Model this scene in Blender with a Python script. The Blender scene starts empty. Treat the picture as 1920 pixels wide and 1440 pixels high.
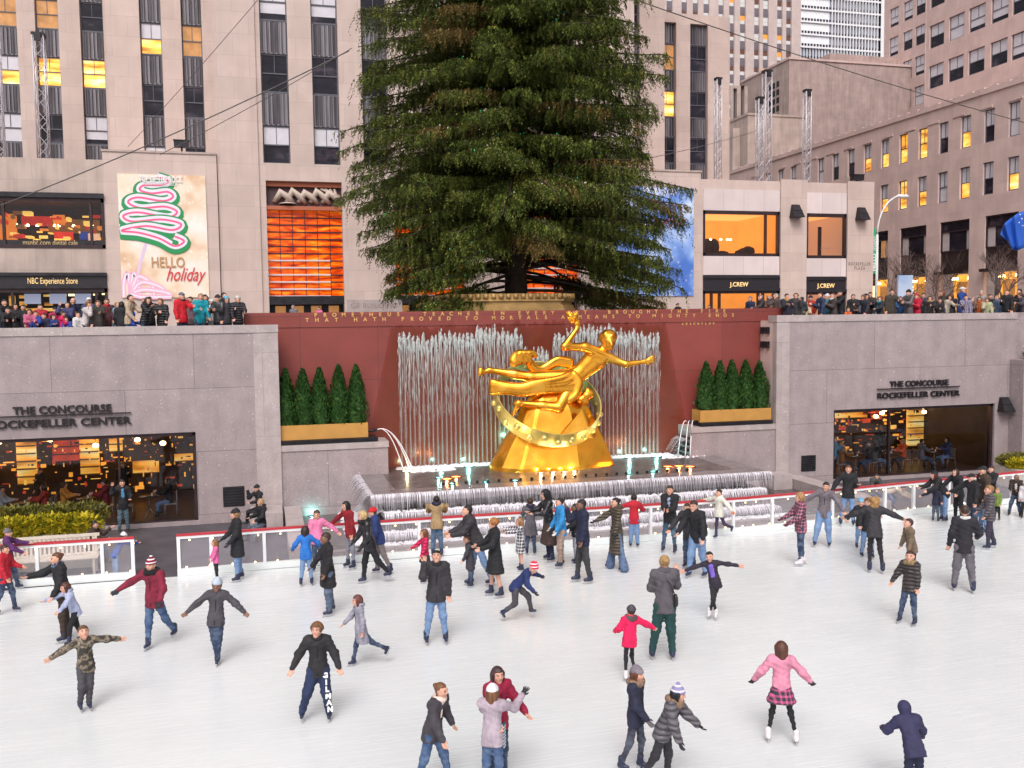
import bpy, bmesh, math, random
import numpy as np
from mathutils import Vector, Matrix, noise as mnoise
from math import sin, cos, tan, pi, radians, sqrt, atan2
random.seed(7); rng = np.random.default_rng(7)
S = bpy.context.scene
COL = S.collection
# ------------------------------------------------------------------ camera
F = 1750.0                      # focal length in pixels of the 1920x1440 photograph
CAM = Vector((0.0, -34.5, 7.1))
YAW, PITCH, ROLL = radians(15), math.atan(122 / F), 0.012
_fw = Vector((sin(YAW) * cos(PITCH), cos(YAW) * cos(PITCH), -sin(PITCH)))
_r = Vector((cos(YAW), -sin(YAW), 0)); _u = _r.cross(_fw)
_r2 = _r * cos(ROLL) - _u * sin(ROLL); _u2 = _u * cos(ROLL) + _r * sin(ROLL)
cd = bpy.data.cameras.new('camera'); cam = bpy.data.objects.new('camera', cd); COL.objects.link(cam)
cd.sensor_width = 36; cd.lens = F / 1920 * 36; cd.clip_end = 2000; cd.clip_start = 0.1
M_ = Matrix((_r2, _u2, -_fw)).transposed().to_4x4(); M_.translation = CAM; cam.matrix_world = M_
S.camera = cam
# ------------------------------------------------------------------ daylight: flat overcast late afternoon
SUN_EL, SUN_AZ = 50, 200        # degrees; azimuth clockwise from +Y
w = bpy.data.worlds.new('World'); S.world = w; w.use_nodes = True
nt = w.node_tree; bg = nt.nodes['Background']
sky = nt.nodes.new('ShaderNodeTexSky'); sky.sky_type = 'NISHITA'; sky.sun_disc = False
sky.sun_elevation = radians(SUN_EL); sky.sun_rotation = radians(SUN_AZ)
sky.air_density = 1.0; sky.dust_density = 6.0; sky.ozone_density = 1.0
hs = nt.nodes.new('ShaderNodeHueSaturation'); hs.inputs['Saturation'].default_value = 0.18
tint = nt.nodes.new('ShaderNodeMix'); tint.data_type = 'RGBA'; tint.blend_type = 'MULTIPLY'
tint.inputs[0].default_value = 1.0; tint.inputs[7].default_value = (1.0, 0.968, 0.955, 1)
nt.links.new(sky.outputs[0], hs.inputs['Color']); nt.links.new(hs.outputs[0], tint.inputs[6])
nt.links.new(tint.outputs[2], bg.inputs[0]); bg.inputs[1].default_value = 0.15
sd = bpy.data.lights.new('sun', 'SUN'); sd.energy = 0.9; sd.angle = radians(25); sd.color = (1, 0.955, 0.91)
sun = bpy.data.objects.new('sun', sd); COL.objects.link(sun)
sun.rotation_euler = (radians(90 - SUN_EL), 0, radians(180 - SUN_AZ))
S.view_settings.view_transform = 'Standard'; S.view_settings.look = 'None'; S.view_settings.gamma = 1
S.view_settings.exposure = 0.18
S.cycles.max_bounces = 6; S.cycles.diffuse_bounces = 2; S.cycles.glossy_bounces = 3
S.cycles.transparent_max_bounces = 12; S.cycles.transmission_bounces = 3
S.cycles.use_denoising = True; S.cycles.caustics_reflective = False; S.cycles.caustics_refractive = False
S.cycles.sample_clamp_indirect = 4

# ------------------------------------------------------------------ measuring rays (layout was measured off the photograph, on known planes)
def ray(x, y):
    return _fw + _r2 * ((x - 960) / F) - _u2 * ((y - 720) / F)
def onY(x, y, Y):
    d = ray(x, y); return CAM + d * ((Y - CAM.y) / d.y)
def onX(x, y, X):
    d = ray(x, y); return CAM + d * ((X - CAM.x) / d.x)
def onZ(x, y, Z):
    d = ray(x, y); return CAM + d * ((Z - CAM.z) / d.z)
def px(X, Y, Z):
    v = Vector((X, Y, Z)) - CAM; z = v.dot(_fw); return 960 + F * v.dot(_r2) / z, 720 - F * v.dot(_u2) / z

# ------------------------------------------------------------------ materials
def mat(name, col=(.5, .5, .5), rough=.6, metal=0, emit=None, es=1, var=0.0, vscale=3.0, bump=0, bscale=20, spec=.5,
        alpha=None, trans=0, objcol=False, pattern=None, coords='Object', stretch=(1, 1, 1), coat=0):
    m = bpy.data.materials.new(name); m.use_nodes = True
    N = m.node_tree.nodes; L = m.node_tree.links; b = N['Principled BSDF']
    b.inputs['Roughness'].default_value = rough; b.inputs['Metallic'].default_value = metal
    b.inputs['Specular IOR Level'].default_value = spec
    if coat: b.inputs['Coat Weight'].default_value = coat
    if trans: b.inputs['Transmission Weight'].default_value = trans
    if alpha is not None: b.inputs['Alpha'].default_value = alpha
    tc = N.new('ShaderNodeTexCoord')
    if coords == 'World':
        g = N.new('ShaderNodeNewGeometry'); src = g.outputs['Position']
    else: src = tc.outputs[coords]
    mp = N.new('ShaderNodeMapping'); mp.inputs['Scale'].default_value = stretch; L.new(src, mp.inputs[0]); src = mp.outputs[0]
    if objcol:
        oi = N.new('ShaderNodeObjectInfo'); cur = oi.outputs['Color']
    else:
        rgb = N.new('ShaderNodeRGB'); rgb.outputs[0].default_value = (*col, 1); cur = rgb.outputs[0]
    if pattern: cur = pattern(m, N, L, cur, src, b) or cur
    if var:
        n = N.new('ShaderNodeTexNoise'); n.inputs['Scale'].default_value = vscale; n.inputs['Detail'].default_value = 6
        L.new(src, n.inputs['Vector'])
        mr = N.new('ShaderNodeMapRange'); mr.inputs[1].default_value = .3; mr.inputs[2].default_value = .7
        mr.inputs[3].default_value = 1 - var; mr.inputs[4].default_value = 1 + var; L.new(n.outputs[0], mr.inputs[0])
        mx = N.new('ShaderNodeMix'); mx.data_type = 'RGBA'; mx.blend_type = 'MULTIPLY'; mx.inputs[0].default_value = 1
        cr = N.new('ShaderNodeCombineColor'); [L.new(mr.outputs[0], cr.inputs[i]) for i in range(3)]
        L.new(cur, mx.inputs[6]); L.new(cr.outputs[0], mx.inputs[7]); cur = mx.outputs[2]
    L.new(cur, b.inputs['Base Color'])
    if emit is not None:
        if emit == 'base': L.new(cur, b.inputs['Emission Color'])
        else: b.inputs['Emission Color'].default_value = (*emit, 1)
        b.inputs['Emission Strength'].default_value = es
    if bump:
        n2 = N.new('ShaderNodeTexNoise'); n2.inputs['Scale'].default_value = bscale; n2.inputs['Detail'].default_value = 5
        L.new(src, n2.inputs['Vector'])
        bp = N.new('ShaderNodeBump'); bp.inputs['Strength'].default_value = bump; bp.inputs['Distance'].default_value = .03
        L.new(n2.outputs[0], bp.inputs['Height']); L.new(bp.outputs[0], b.inputs['Normal'])
    return m

def mixc(N, L, fac, a, b_, blend='MIX'):
    mx = N.new('ShaderNodeMix'); mx.data_type = 'RGBA'; mx.blend_type = blend
    for s, i in ((fac, 0), (a, 6), (b_, 7)):
        if hasattr(s, 'links'): L.new(s, mx.inputs[i])
        elif isinstance(s, (int, float)): mx.inputs[i].default_value = s
        else: mx.inputs[i].default_value = (*s, 1)
    return mx.outputs[2]
def ramp(N, L, src, stops, interp='LINEAR'):
    r = N.new('ShaderNodeValToRGB'); L.new(src, r.inputs[0]); r.color_ramp.interpolation = interp
    e = r.color_ramp.elements
    while len(e) < len(stops): e.new(.5)
    for el, (p, c) in zip(e, stops): el.position = p; el.color = (*c, 1) if len(c) == 3 else c
    return r.outputs[0]
def noise(N, L, src, scale, detail=5, rough=.5, dist=0):
    n = N.new('ShaderNodeTexNoise'); n.inputs['Scale'].default_value = scale; n.inputs['Detail'].default_value = detail
    n.inputs['Roughness'].default_value = rough; n.inputs['Distortion'].default_value = dist
    L.new(src, n.inputs['Vector']); return n.outputs[0]
def remap(N, L, src, sc=(1, 1, 1), loc=(0, 0, 0), rot=(0, 0, 0)):
    mp = N.new('ShaderNodeMapping'); mp.inputs['Scale'].default_value = sc; mp.inputs['Location'].default_value = loc
    mp.inputs['Rotation'].default_value = rot; L.new(src, mp.inputs[0]); return mp.outputs[0]
def math_(N, L, op, a, b_=None):
    n = N.new('ShaderNodeMath'); n.operation = op
    for i, s in ((0, a), (1, b_)):
        if s is None: continue
        if hasattr(s, 'links'): L.new(s, n.inputs[i])
        else: n.inputs[i].default_value = s
    return n.outputs[0]
def wallvec(N, L, src):      # (x + y, z) so that masonry courses run level on both wall directions
    sx = N.new('ShaderNodeSeparateXYZ'); L.new(src, sx.inputs[0])
    c = N.new('ShaderNodeCombineXYZ'); L.new(math_(N, L, 'ADD', sx.outputs[0], sx.outputs[1]), c.inputs[0]); L.new(sx.outputs[2], c.inputs[1])
    return c.outputs[0]

def stone(name, col, bw=1.6, bh=.75, joint=.012, jdark=.72, var=.10, vs=.8, streak=.25, speck=0, rough=.75, tint2=None, offs=.5, zoff=0):
    def pat(m, N, L, cur, src, b):
        v = wallvec(N, L, src)
        br = N.new('ShaderNodeTexBrick'); br.offset = offs; br.squash = 1
        br.inputs['Scale'].default_value = 1; br.inputs['Brick Width'].default_value = bw; br.inputs['Row Height'].default_value = bh
        br.inputs['Mortar Size'].default_value = joint; br.inputs['Mortar Smooth'].default_value = .3; br.inputs['Bias'].default_value = 0
        c = col; t2 = tint2 or tuple(x * .9 for x in c)
        br.inputs['Color1'].default_value = (*c, 1); br.inputs['Color2'].default_value = (*t2, 1)
        br.inputs['Mortar'].default_value = (*[x * jdark for x in c], 1)
        L.new(remap(N, L, v, loc=(0, zoff, 0)), br.inputs['Vector']); cur = br.outputs[0]
        if streak:      # rain streaks and soot, narrow and tall
            n = noise(N, L, remap(N, L, v, sc=(1.6, .12, 1)), 1.4, 6, .6)
            f = ramp(N, L, n, [(.42, (0, 0, 0)), (.72, (1, 1, 1))])
            cur = mixc(N, L, math_(N, L, 'MULTIPLY', f, streak), cur, tuple(x * .55 for x in c))
        if speck:
            n = noise(N, L, src, 15, 2, .5)
            cur = mixc(N, L, math_(N, L, 'MULTIPLY', ramp(N, L, n, [(.66, (0, 0, 0)), (.72, (1, 1, 1))]), speck), cur, (.80, .74, .77))
            n = noise(N, L, src, 13, 3, .7)
            cur = mixc(N, L, math_(N, L, 'MULTIPLY', ramp(N, L, n, [(.3, (1, 1, 1)), (.42, (0, 0, 0))]), speck), cur, tuple(x * .5 for x in c))
        return cur
    return mat(name, col, rough=rough, var=var, vscale=vs, pattern=pat, coords='World', bump=.15, bscale=14)

LIME = stone('limestone', (.60, .475, .435), bw=1.9, bh=1.28, var=.07, streak=.18)
LIME2 = stone('limestone_weathered', (.50, .40, .36), bw=1.9, bh=1.28, var=.12, streak=.5)
LIMED = stone('limestone_brown', (.66, .49, .46), bw=1.7, bh=.86, var=.08, streak=.22, joint=.010, jdark=.85)
LIMEF = stone('limestone_far', (.62, .50, .48), bw=2.4, bh=2, var=.06, streak=.1)
GRAN = stone('granite', (.35, .285, .295), bw=4.6, bh=2.25, joint=.014, jdark=.55, var=.11, vs=1.6, streak=.30, speck=.7, rough=.55, zoff=-.30, tint2=(.32, .26, .27))
GRANL = stone('granite_light', (.43, .365, .365), bw=2.6, bh=3, joint=.01, jdark=.7, var=.12, vs=2, streak=.15, speck=.45, rough=.5)
MARB = stone('spandrel_marble', (.70, .60, .60), bw=1.55, bh=4, joint=.02, jdark=.72, var=.05, streak=.1, offs=0)
METAL = mat('dark_metal', (.035, .033, .040), .45, .6, var=.3)
BRZ = mat('bronze_frame', (.050, .032, .038), .4, .5, var=.2)
ALU = mat('aluminium', (.62, .63, .66), .35, .9)
def fluted(m, N, L, cur, src, b):
    v = wallvec(N, L, src)
    wv = N.new('ShaderNodeTexWave'); wv.inputs['Scale'].default_value = 1.1; wv.inputs['Distortion'].default_value = 0.0; L.new(v, wv.inputs['Vector'])
    n = noise(N, L, remap(N, L, v, sc=(9, .25, 1)), 1.2, 4, .7)
    f = math_(N, L, 'ADD', math_(N, L, 'MULTIPLY', wv.outputs[0], .45), math_(N, L, 'MULTIPLY', n, .8))
    return ramp(N, L, f, [(.25, (.02, .018, .022)), (.55, (.09, .08, .095)), (.95, (.27, .25, .28))])
SPAN = mat('fluted_spandrel', (.1, .1, .1), .5, .3, pattern=fluted, coords='World')
FRAME = mat('window_frame', (.10, .10, .13), .5)
FRAMEL = mat('window_frame_grey', (.22, .22, .25), .5)
def glassdark(m, N, L, cur, src, b):
    n = noise(N, L, remap(N, L, src, sc=(.5, .5, .9)), 1.0, 4, .6)
    return ramp(N, L, n, [(.3, (.004, .004, .008)), (.55, (.020, .018, .03)), (.75, (.12, .09, .12))])
GLD = mat('glass_dark', rough=.06, pattern=glassdark, coords='World', spec=.25)
BLIND = mat('window_blind', (.62, .60, .66), .5, var=.06, vscale=2, coat=.4)
BLINDW = mat('window_blind_warm', (.50, .44, .44), .6, var=.1, vscale=2)
def litwin(m, N, L, cur, src, b):
    n = noise(N, L, remap(N, L, src, sc=(.35, .35, 1.6)), 1.5, 3, .5)
    return ramp(N, L, n, [(.30, (.30, .10, .01)), (.46, (.95, .42, .05)), (.58, (1, .62, .14)), (.68, (1, .85, .4))])
LIT = mat('lit_window', rough=.3, pattern=litwin, coords='World', emit='base', es=.85)
LITD = mat('lit_window_dim', (.35, .17, .06), rough=.3, emit=(.55, .25, .08), es=.5, var=.5, vscale=1.5, coords='World')
BULBW = mat('warm_bulb', (1, .8, .5), emit=(1, .72, .36), es=7)
TUBEW = mat('ceiling_light_glow', (1, .9, .6), emit=(1, .75, .35), es=2.5)
WHITE = mat('white_paint', (.72, .73, .76), .4, var=.05, vscale=4)
RED = mat('red_rail', (.46, .03, .045), .35)
ASPH = mat('dark_paving', (.075, .068, .082), .6, var=.3, vscale=1.2, coords='World', bump=.2)
PAVE = mat('plaza_paving', (.25, .23, .23), .7, var=.2, coords='World')
SOIL = mat('soil', (.03, .022, .018), .9)

# ------------------------------------------------------------------ mesh building
class MB:
    def __init__(s): s.v = []; s.f = []; s.m = []; s.sm = []
    def add(s, vs, fs, mi=0, smooth=False):
        o = len(s.v); s.v += [tuple(v) for v in vs]
        for f in fs: s.f.append(tuple(i + o for i in f)); s.m.append(mi); s.sm.append(smooth)
    def box(s, a, b, mi=0, top=None):
        x0, x1 = sorted((a[0], b[0])); y0, y1 = sorted((a[1], b[1])); z0, z1 = sorted((a[2], b[2]))
        s.add([(x0, y0, z0), (x1, y0, z0), (x1, y1, z0), (x0, y1, z0), (x0, y0, z1), (x1, y0, z1), (x1, y1, z1), (x0, y1, z1)],
              [(0, 3, 2, 1), (4, 5, 6, 7), (0, 1, 5, 4), (1, 2, 6, 5), (2, 3, 7, 6), (3, 0, 4, 7)], mi)
    def quad(s, a, b, c, d, mi=0): s.add([a, b, c, d], [(0, 1, 2, 3)], mi)
    def prism(s, pts, z0, z1, mi=0):          # convex or simple polygon in plan
        n = len(pts)
        s.add([(p[0], p[1], z0) for p in pts] + [(p[0], p[1], z1) for p in pts],
              [tuple(range(n - 1, -1, -1)), tuple(range(n, 2 * n))] + [(i, (i + 1) % n, n + (i + 1) % n, n + i) for i in range(n)], mi)
    def tube(s, pts, r, n=6, mi=0, cap=True, smooth=True):
        pts = [Vector(p) for p in pts]; rs = r if isinstance(r, (list, tuple)) else [r] * len(pts)
        vs = []; fs = []; up = None
        for i, p in enumerate(pts):
            t = (pts[min(i + 1, len(pts) - 1)] - pts[max(i - 1, 0)]).normalized()
            if up is None: up = t.orthogonal().normalized()
            a = (up - t * up.dot(t)); a = a.normalized() if a.length > 1e-6 else t.orthogonal().normalized(); up = a; b = t.cross(a)
            for k in range(n):
                an = 2 * pi * k / n; vs.append(p + (a * cos(an) + b * sin(an)) * rs[i])
        for i in range(len(pts) - 1):
            for k in range(n):
                k2 = (k + 1) % n; fs.append((i * n + k, i * n + k2, (i + 1) * n + k2, (i + 1) * n + k))
        if cap: fs.append(tuple(range(n - 1, -1, -1))); e = (len(pts) - 1) * n; fs.append(tuple(e + k for k in range(n)))
        s.add(vs, fs, mi, smooth)
    def lathe(s, prof, c=(0, 0, 0), n=12, mi=0, smooth=True):
        vs = [(c[0] + r * cos(2 * pi * k / n), c[1] + r * sin(2 * pi * k / n), c[2] + z) for r, z in prof for k in range(n)]
        fs = [(i * n + k, i * n + (k + 1) % n, (i + 1) * n + (k + 1) % n, (i + 1) * n + k) for i in range(len(prof) - 1) for k in range(n)]
        s.add(vs, fs, mi, smooth)
    def build(s, name, mats, parent=None, loc=None):
        me = bpy.data.meshes.new(name); me.from_pydata(s.v, [], s.f)
        ms = mats if isinstance(mats, (list, tuple)) else [mats]
        for m in ms: me.materials.append(m)
        if me.polygons:
            me.polygons.foreach_set('material_index', s.m); me.polygons.foreach_set('use_smooth', s.sm)
        me.update(); o = bpy.data.objects.new(name, me); COL.objects.link(o)
        if loc is not None:
            L_ = Vector(loc); me.transform(Matrix.Translation(-L_)); o.location = L_
        if parent is not None: par(o, parent)
        return o
def par(o, parent):
    o.parent = parent; o.matrix_parent_inverse = parent.matrix_basis.inverted() if parent.parent is None else (parent.parent.matrix_basis @ parent.matrix_parent_inverse @ parent.matrix_basis).inverted()
def box(name, a, b, m, parent=None):
    q = MB(); q.box(a, b); return q.build(name, m, parent)
def tag(o, label=None, cat=None, group=None, kind=None):
    if label: o['label'] = label
    if cat: o['category'] = cat
    if group: o['group'] = group
    if kind: o['kind'] = kind
    return o
def thing(name, label, cat, loc=(0, 0, 0), rz=0, group=None):
    o = bpy.data.objects.new(name, None); COL.objects.link(o); o.location = loc; o.rotation_euler = (0, 0, rz)
    o.empty_display_size = .2
    return tag(o, label, cat, group)
def copy_tree(o, parent=None):
    c = o.copy(); COL.objects.link(c)
    if parent is not None: c.parent = parent
    for ch in list(o.children): copy_tree(ch, c)
    return c
def text(name, s, loc, size, m, parent=None, rot=(pi / 2, 0, 0), ext=.02, align='LEFT', spacing=1.0, bold=0.0, shear=0, width=None, alignz='BOTTOM_BASELINE', xs=1):
    cu = bpy.data.curves.new(name, 'FONT'); cu.body = s; cu.size = size; cu.extrude = ext; cu.align_x = align; cu.align_y = alignz
    cu.space_character = spacing; cu.offset = bold; cu.shear = shear; cu.resolution_u = 3
    t = bpy.data.objects.new('tmp_text', cu); COL.objects.link(t); bpy.context.view_layer.update()
    me = bpy.data.meshes.new_from_object(t.evaluated_get(bpy.context.evaluated_depsgraph_get()))
    bpy.data.objects.remove(t)
    if width:
        xs_ = [v.co.x for v in me.vertices]; wd = max(xs_) - min(xs_); k = width / wd
        me.transform(Matrix.Diagonal((k, 1, 1, 1)))
    me.materials.clear(); me.materials.append(m)
    o = bpy.data.objects.new(name, me); COL.objects.link(o); o.location = loc; o.rotation_euler = rot
    if parent is not None: bpy.context.view_layer.update(); par(o, parent)
    return o

class Face:
    """a wall plane: origin, horizontal unit vector u, outward normal n"""
    def __init__(s, o, u, n): s.o = Vector(o); s.u = Vector(u); s.n = Vector(n)
    def p(s, u, z, d=0): return s.o + s.u * u + s.n * d + Vector((0, 0, z))
    def boxf(s, mb, u0, u1, z0, z1, d0, d1, mi=0):
        pts = [s.p(u, z, d) for d in (d0, d1) for (u, z) in ((u0, z0), (u1, z0), (u1, z1), (u0, z1))]
        mb.add(pts, [(0, 1, 2, 3), (7, 6, 5, 4), (0, 4, 5, 1), (1, 5, 6, 2), (2, 6, 7, 3), (3, 7, 4, 0)], mi)
    def wall(s, mb, u0, u1, z0, z1, holes, depth=.35, mi=0, d=0):
        us = sorted({u0, u1, *[h[0] for h in holes], *[h[1] for h in holes]}); zs = sorted({z0, z1, *[h[2] for h in holes], *[h[3] for h in holes]})
        us = [u for u in us if u0 - 1e-6 <= u <= u1 + 1e-6]; zs = [z for z in zs if z0 - 1e-6 <= z <= z1 + 1e-6]
        for i in range(len(us) - 1):
            j = 0
            while j < len(zs) - 1:
                def inh(jj):
                    uc = (us[i] + us[i + 1]) / 2; zc = (zs[jj] + zs[jj + 1]) / 2
                    return any(h[0] < uc < h[1] and h[2] < zc < h[3] for h in holes)
                if inh(j): j += 1; continue
                k = j
                while k + 1 < len(zs) - 1 and not inh(k + 1): k += 1
                mb.quad(s.p(us[i], zs[j], d), s.p(us[i + 1], zs[j], d), s.p(us[i + 1], zs[k + 1], d), s.p(us[i], zs[k + 1], d), mi); j = k + 1
        for (a, b, c, e) in holes:
            P = [(a, c), (b, c), (b, e), (a, e)]
            for q in range(4):
                p1, p2 = P[q], P[(q + 1) % 4]
                mb.quad(s.p(*p1, d), s.p(*p1, d - depth), s.p(*p2, d - depth), s.p(*p2, d), mi)
def window(face, parent, u0, u1, z0, z1, d, style='dark', fr=.06, frm=None, split=.5, drop=None):
    """double-hung window: frame mesh, pane child, and a blind where there is one"""
    frm = frm or FRAME; q = MB(); zm = z0 + (z1 - z0) * split; um = (u0 + u1) / 2
    for (a, b, c, e) in ((u0, u1, z0, z0 + fr * 1.4), (u0, u1, z1 - fr, z1), (u0, u0 + fr, z0 + fr * 1.4, z1 - fr), (u1 - fr, u1, z0 + fr * 1.4, z1 - fr)):
        face.boxf(q, a, b, c, e, d - .06, d + .04)
    face.boxf(q, u0 + fr, u1 - fr, zm - fr * .5, zm + fr * .5, d - .05, d + .05)
    face.boxf(q, um - fr * .25, um + fr * .25, zm + fr * .5, z1 - fr, d - .04, d + .03)
    o = q.build('window', frm, parent)
    m = {'dark': GLD, 'lit': LIT, 'dim': LITD, 'blind': GLD, 'half': GLD, 'halflit': LIT, 'full': BLIND, 'low': GLD}[style]
    g = MB(); g.quad(face.p(u0 + fr, z0 + fr, d - .02), face.p(u1 - fr, z0 + fr, d - .02), face.p(u1 - fr, z1 - fr, d - .02), face.p(u0 + fr, z1 - fr, d - .02))
    g.build('pane', m, o)
    zb = {'blind': z0 + fr, 'half': zm, 'halflit': zm, 'low': z0 + (z1 - z0) * .2}.get(style)
    if drop is not None: zb = z1 - (z1 - z0) * drop
    if zb is not None:
        g = MB(); face.boxf(g, u0 + fr, u1 - fr, zb, z1 - fr, d - .018, d - .008); g.build('blind', BLIND, o)
    return o
# ================================================================== GROUND, RINK, PLAZA
def sheet(name, pts, z, m, kind='structure'):
    q = MB(); q.add([(x, y, z) for x, y in pts], [tuple(range(len(pts)))]); o = q.build(name, m); return tag(o, kind=kind)
def icepat(m, N, L, cur, src, b):
    n1 = noise(N, L, src, .35, 4, .6)
    cur = mixc(N, L, ramp(N, L, n1, [(.35, (0, 0, 0)), (.65, (1, 1, 1))]), (.625, .655, .675), (.685, .71, .73))
    for rot, sc in ((.5, 1.0), (-.35, .8), (1.3, 1.3)):        # skate scratches
        n = noise(N, L, remap(N, L, src, sc=(sc * .30, sc * 11, 1), rot=(0, 0, rot)), 1.6, 6, .72, .06)
        f = ramp(N, L, n, [(.56, (0, 0, 0)), (.66, (1, 1, 1))])
        cur = mixc(N, L, math_(N, L, 'MULTIPLY', f, .24), cur, (.79, .82, .84))
        f2 = ramp(N, L, n, [(.30, (1, 1, 1)), (.38, (0, 0, 0))])
        cur = mixc(N, L, math_(N, L, 'MULTIPLY', f2, .07), cur, (.50, .54, .55))
    r = ramp(N, L, n, [(.3, (.16, .16, .16)), (.7, (.34, .34, .34))]); L.new(r, b.inputs['Roughness'])
    return cur
ICE = mat('rink_ice', pattern=icepat, coords='World', spec=.5)
sheet('ground', [(-400, -300), (400, -300), (400, 500), (-400, 500)], -.06, ASPH)
sheet('ice_rink', [(-30, -40), (40, -40), (38, -12), (34, -9.2), (27.47, -6.01), (24.2, -6.45), (21.9, -6.6), (18.6, -7.05), (15.2, -7.3), (11.7, -7.35), (7.9, -7.2), (-30, -7.0)], -.004, ICE)
q = MB(); q.box((-200, 1.9, 5.7), (200, 500, 6.2)); q.box((-200, .6, 5.7), (-.6, 1.9, 6.2)); q.box((21.9, .6, 5.7), (200, 1.9, 6.2))
tag(q.build('plaza', PAVE), kind='structure')

YW = 0.0
FW = Face((0, YW, 0), (1, 0, 0), (0, -1, 0))
def XZ(x, y, Y): p = onY(x, y, Y); return p.x, p.z

# ------------------------------------------------------------------ sunken concourse walls
def concourse(name, label, X0, X1, hole, ztop, capx0=None):
    r = thing(name, label, 'wall', (X0, 0, 0), 0, 'granite walls of the sunken plaza')
    q = MB(); FW.wall(q, X0, X1, -.05, ztop - .28, [hole], .45)
    q.quad((X1, 0, -.05), (X1, .62, -.05), (X1, .62, ztop - .28), (X1, 0, ztop - .28)); q.quad((X0, .62, -.05), (X0, 0, -.05), (X0, 0, ztop - .28), (X0, .62, ztop - .28))
    q.quad((X1, .62, 6.0), (X0, .62, 6.0), (X0, .62, ztop - .28), (X1, .62, ztop - .28)); q.build('wall_face', GRAN, r)
    q = MB(); q.box((X0 - .03, -.035, ztop - .28), (X1 + .03, .66, ztop)); q.build('coping', GRANL, r)
    return r
wl = concourse('granite_wall', 'grey granite wall with a wide restaurant window behind the yellow shrubs and slatted bench', -17, .57, (-13.5, -2.33, .1, 3.26), 7.0)
box('edge_strip', (-.28, -.02, -.05), (.58, .3, 6.70), GRANL, wl)
wr = concourse('granite_wall', 'grey granite wall with a restaurant window right of the fountain', 20.62, 32.6, (23.35, 31.55, .1, 3.08), 7.12)
box('edge_strip', (20.60, -.02, -.05), (21.2, .3, 6.82), GRANL, wr)
q = MB(); q.box((20.61, .3, -.05), (20.9, 1.5, 6.9)); q.build('return_wall', LIMED, wr)
for zz in (6.35, 5.75):
    q = MB(); q.box((20.50, .55, zz), (20.62, .75, zz + .28)); q.box((20.50, .95, zz), (20.62, 1.15, zz + .28)); q.box((20.52, .55, zz + .2), (20.60, 1.15, zz + .24)); q.build('bracket', METAL, wr)
r = thing('granite_wall', 'lower grey granite wall stepping forward at the right edge, with a plant bed on top', 'wall', (34, 0, 0), 0, 'granite walls of the sunken plaza')
zst = onY(1900, 676, -.8).z
q = MB(); q.box((32.3, -.8, -.05), (40, .8, zst)); q.build('wall_face', GRAN, r)
q = MB(); q.box((32.65, .1, zst + .003), (44, .8, 7.12)); q.build('rear_wall', GRAN, r)
q = MB(); q.box((32.5, -.82, zst), (40, -.6, zst + .12)); q.build('planter_kerb', METAL, r)
SIGNL = mat('sign_letter', (.012, .008, .012), .5)
def concsign(xa, xb, ya, yb, la_, lb_, yl, l2a, l2b, y2, size, label):
    a = onY(la_, yl, 0); b = onY(lb_, yl, 0); c_ = onY(l2a, y2, 0); d_ = onY(l2b, y2, 0); r0 = onY(xa, ya, 0); r1 = onY(xb, yb, 0); zr = (r0.z + r1.z) / 2
    r = thing('wall_sign', label, 'sign', ((a.x + b.x) / 2, -.05, zr), 0, 'black lettering on the concourse walls')
    q = MB(); q.box((r0.x, -.10, zr - .022), (r1.x, -.05, zr + .022)); q.build('sign_rule', SIGNL, r)
    z1 = onY((la_ + lb_) / 2, yl, 0).z; z2 = onY((l2a + l2b) / 2, y2, 0).z
    text('sign_text', 'THE CONCOURSE', (a.x, -.06, z1), size, SIGNL, r, ext=.03, width=b.x - a.x, bold=.008); text('sign_text', 'ROCKEFELLER CENTER', (c_.x, -.06, z2), size, SIGNL, r, ext=.03, width=d_.x - c_.x, bold=.008)
concsign(-24, 246, 781, 775, 25, 210, 774, -24, 246, 799, .36, 'black raised lettering over the left restaurant window, cut by the photo edge')
concsign(1643, 1797, 729, 725, 1667, 1777, 723, 1643, 1797, 744, .33, 'black raised lettering over the right restaurant window')
# dark vents and wall lamps
def vent(x0, y0, x1, y1, label):
    a = onY(x0, y1, 0); b = onY(x1, y0, 0); q = MB(); q.box((a.x, -.03, a.z), (b.x, .1, b.z)); n = 7
    for k in range(n):
        z = a.z + (b.z - a.z) * (k + .5) / n; q.box((a.x + .04, -.05, z - .02), (b.x - .04, -.03, z + .02))
    tag(q.build('wall_vent', METAL), label, 'vent', 'square vents in the granite walls')
vent(419, 911, 458, 950, 'dark square vent low in the granite wall left of the fountain')
vent(1502, 853, 1529, 884, 'dark square vent low in the granite wall right of the fountain')

# ------------------------------------------------------------------ restaurant interiors behind the big windows
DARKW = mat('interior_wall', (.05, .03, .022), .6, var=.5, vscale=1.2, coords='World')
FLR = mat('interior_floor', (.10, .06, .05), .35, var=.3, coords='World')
WARMP = mat('warm_backlit_panel', rough=.5, pattern=litwin, coords='World', emit='base', es=.55)
AMB = mat('amber_lit_panel', (.75, .33, .04), emit=(1, .40, .05), es=.75, var=.5, vscale=2, coords='World')
AMBR = mat('red_lit_panel', (.5, .05, .03), emit=(.8, .08, .03), es=.35, var=.5, vscale=2, coords='World')
GLASS = bpy.data.materials.new('window_glass'); GLASS.use_nodes = True
_n = GLASS.node_tree.nodes; _l = GLASS.node_tree.links; _n.clear()
_o = _n.new('ShaderNodeOutputMaterial'); _t = _n.new('ShaderNodeBsdfTransparent'); _g = _n.new('ShaderNodeBsdfGlossy'); _g.inputs['Roughness'].default_value = .03
_t.inputs[0].default_value = (.88, .88, .90, 1); _g.inputs[0].default_value = (.9, .9, 1, 1)
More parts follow.
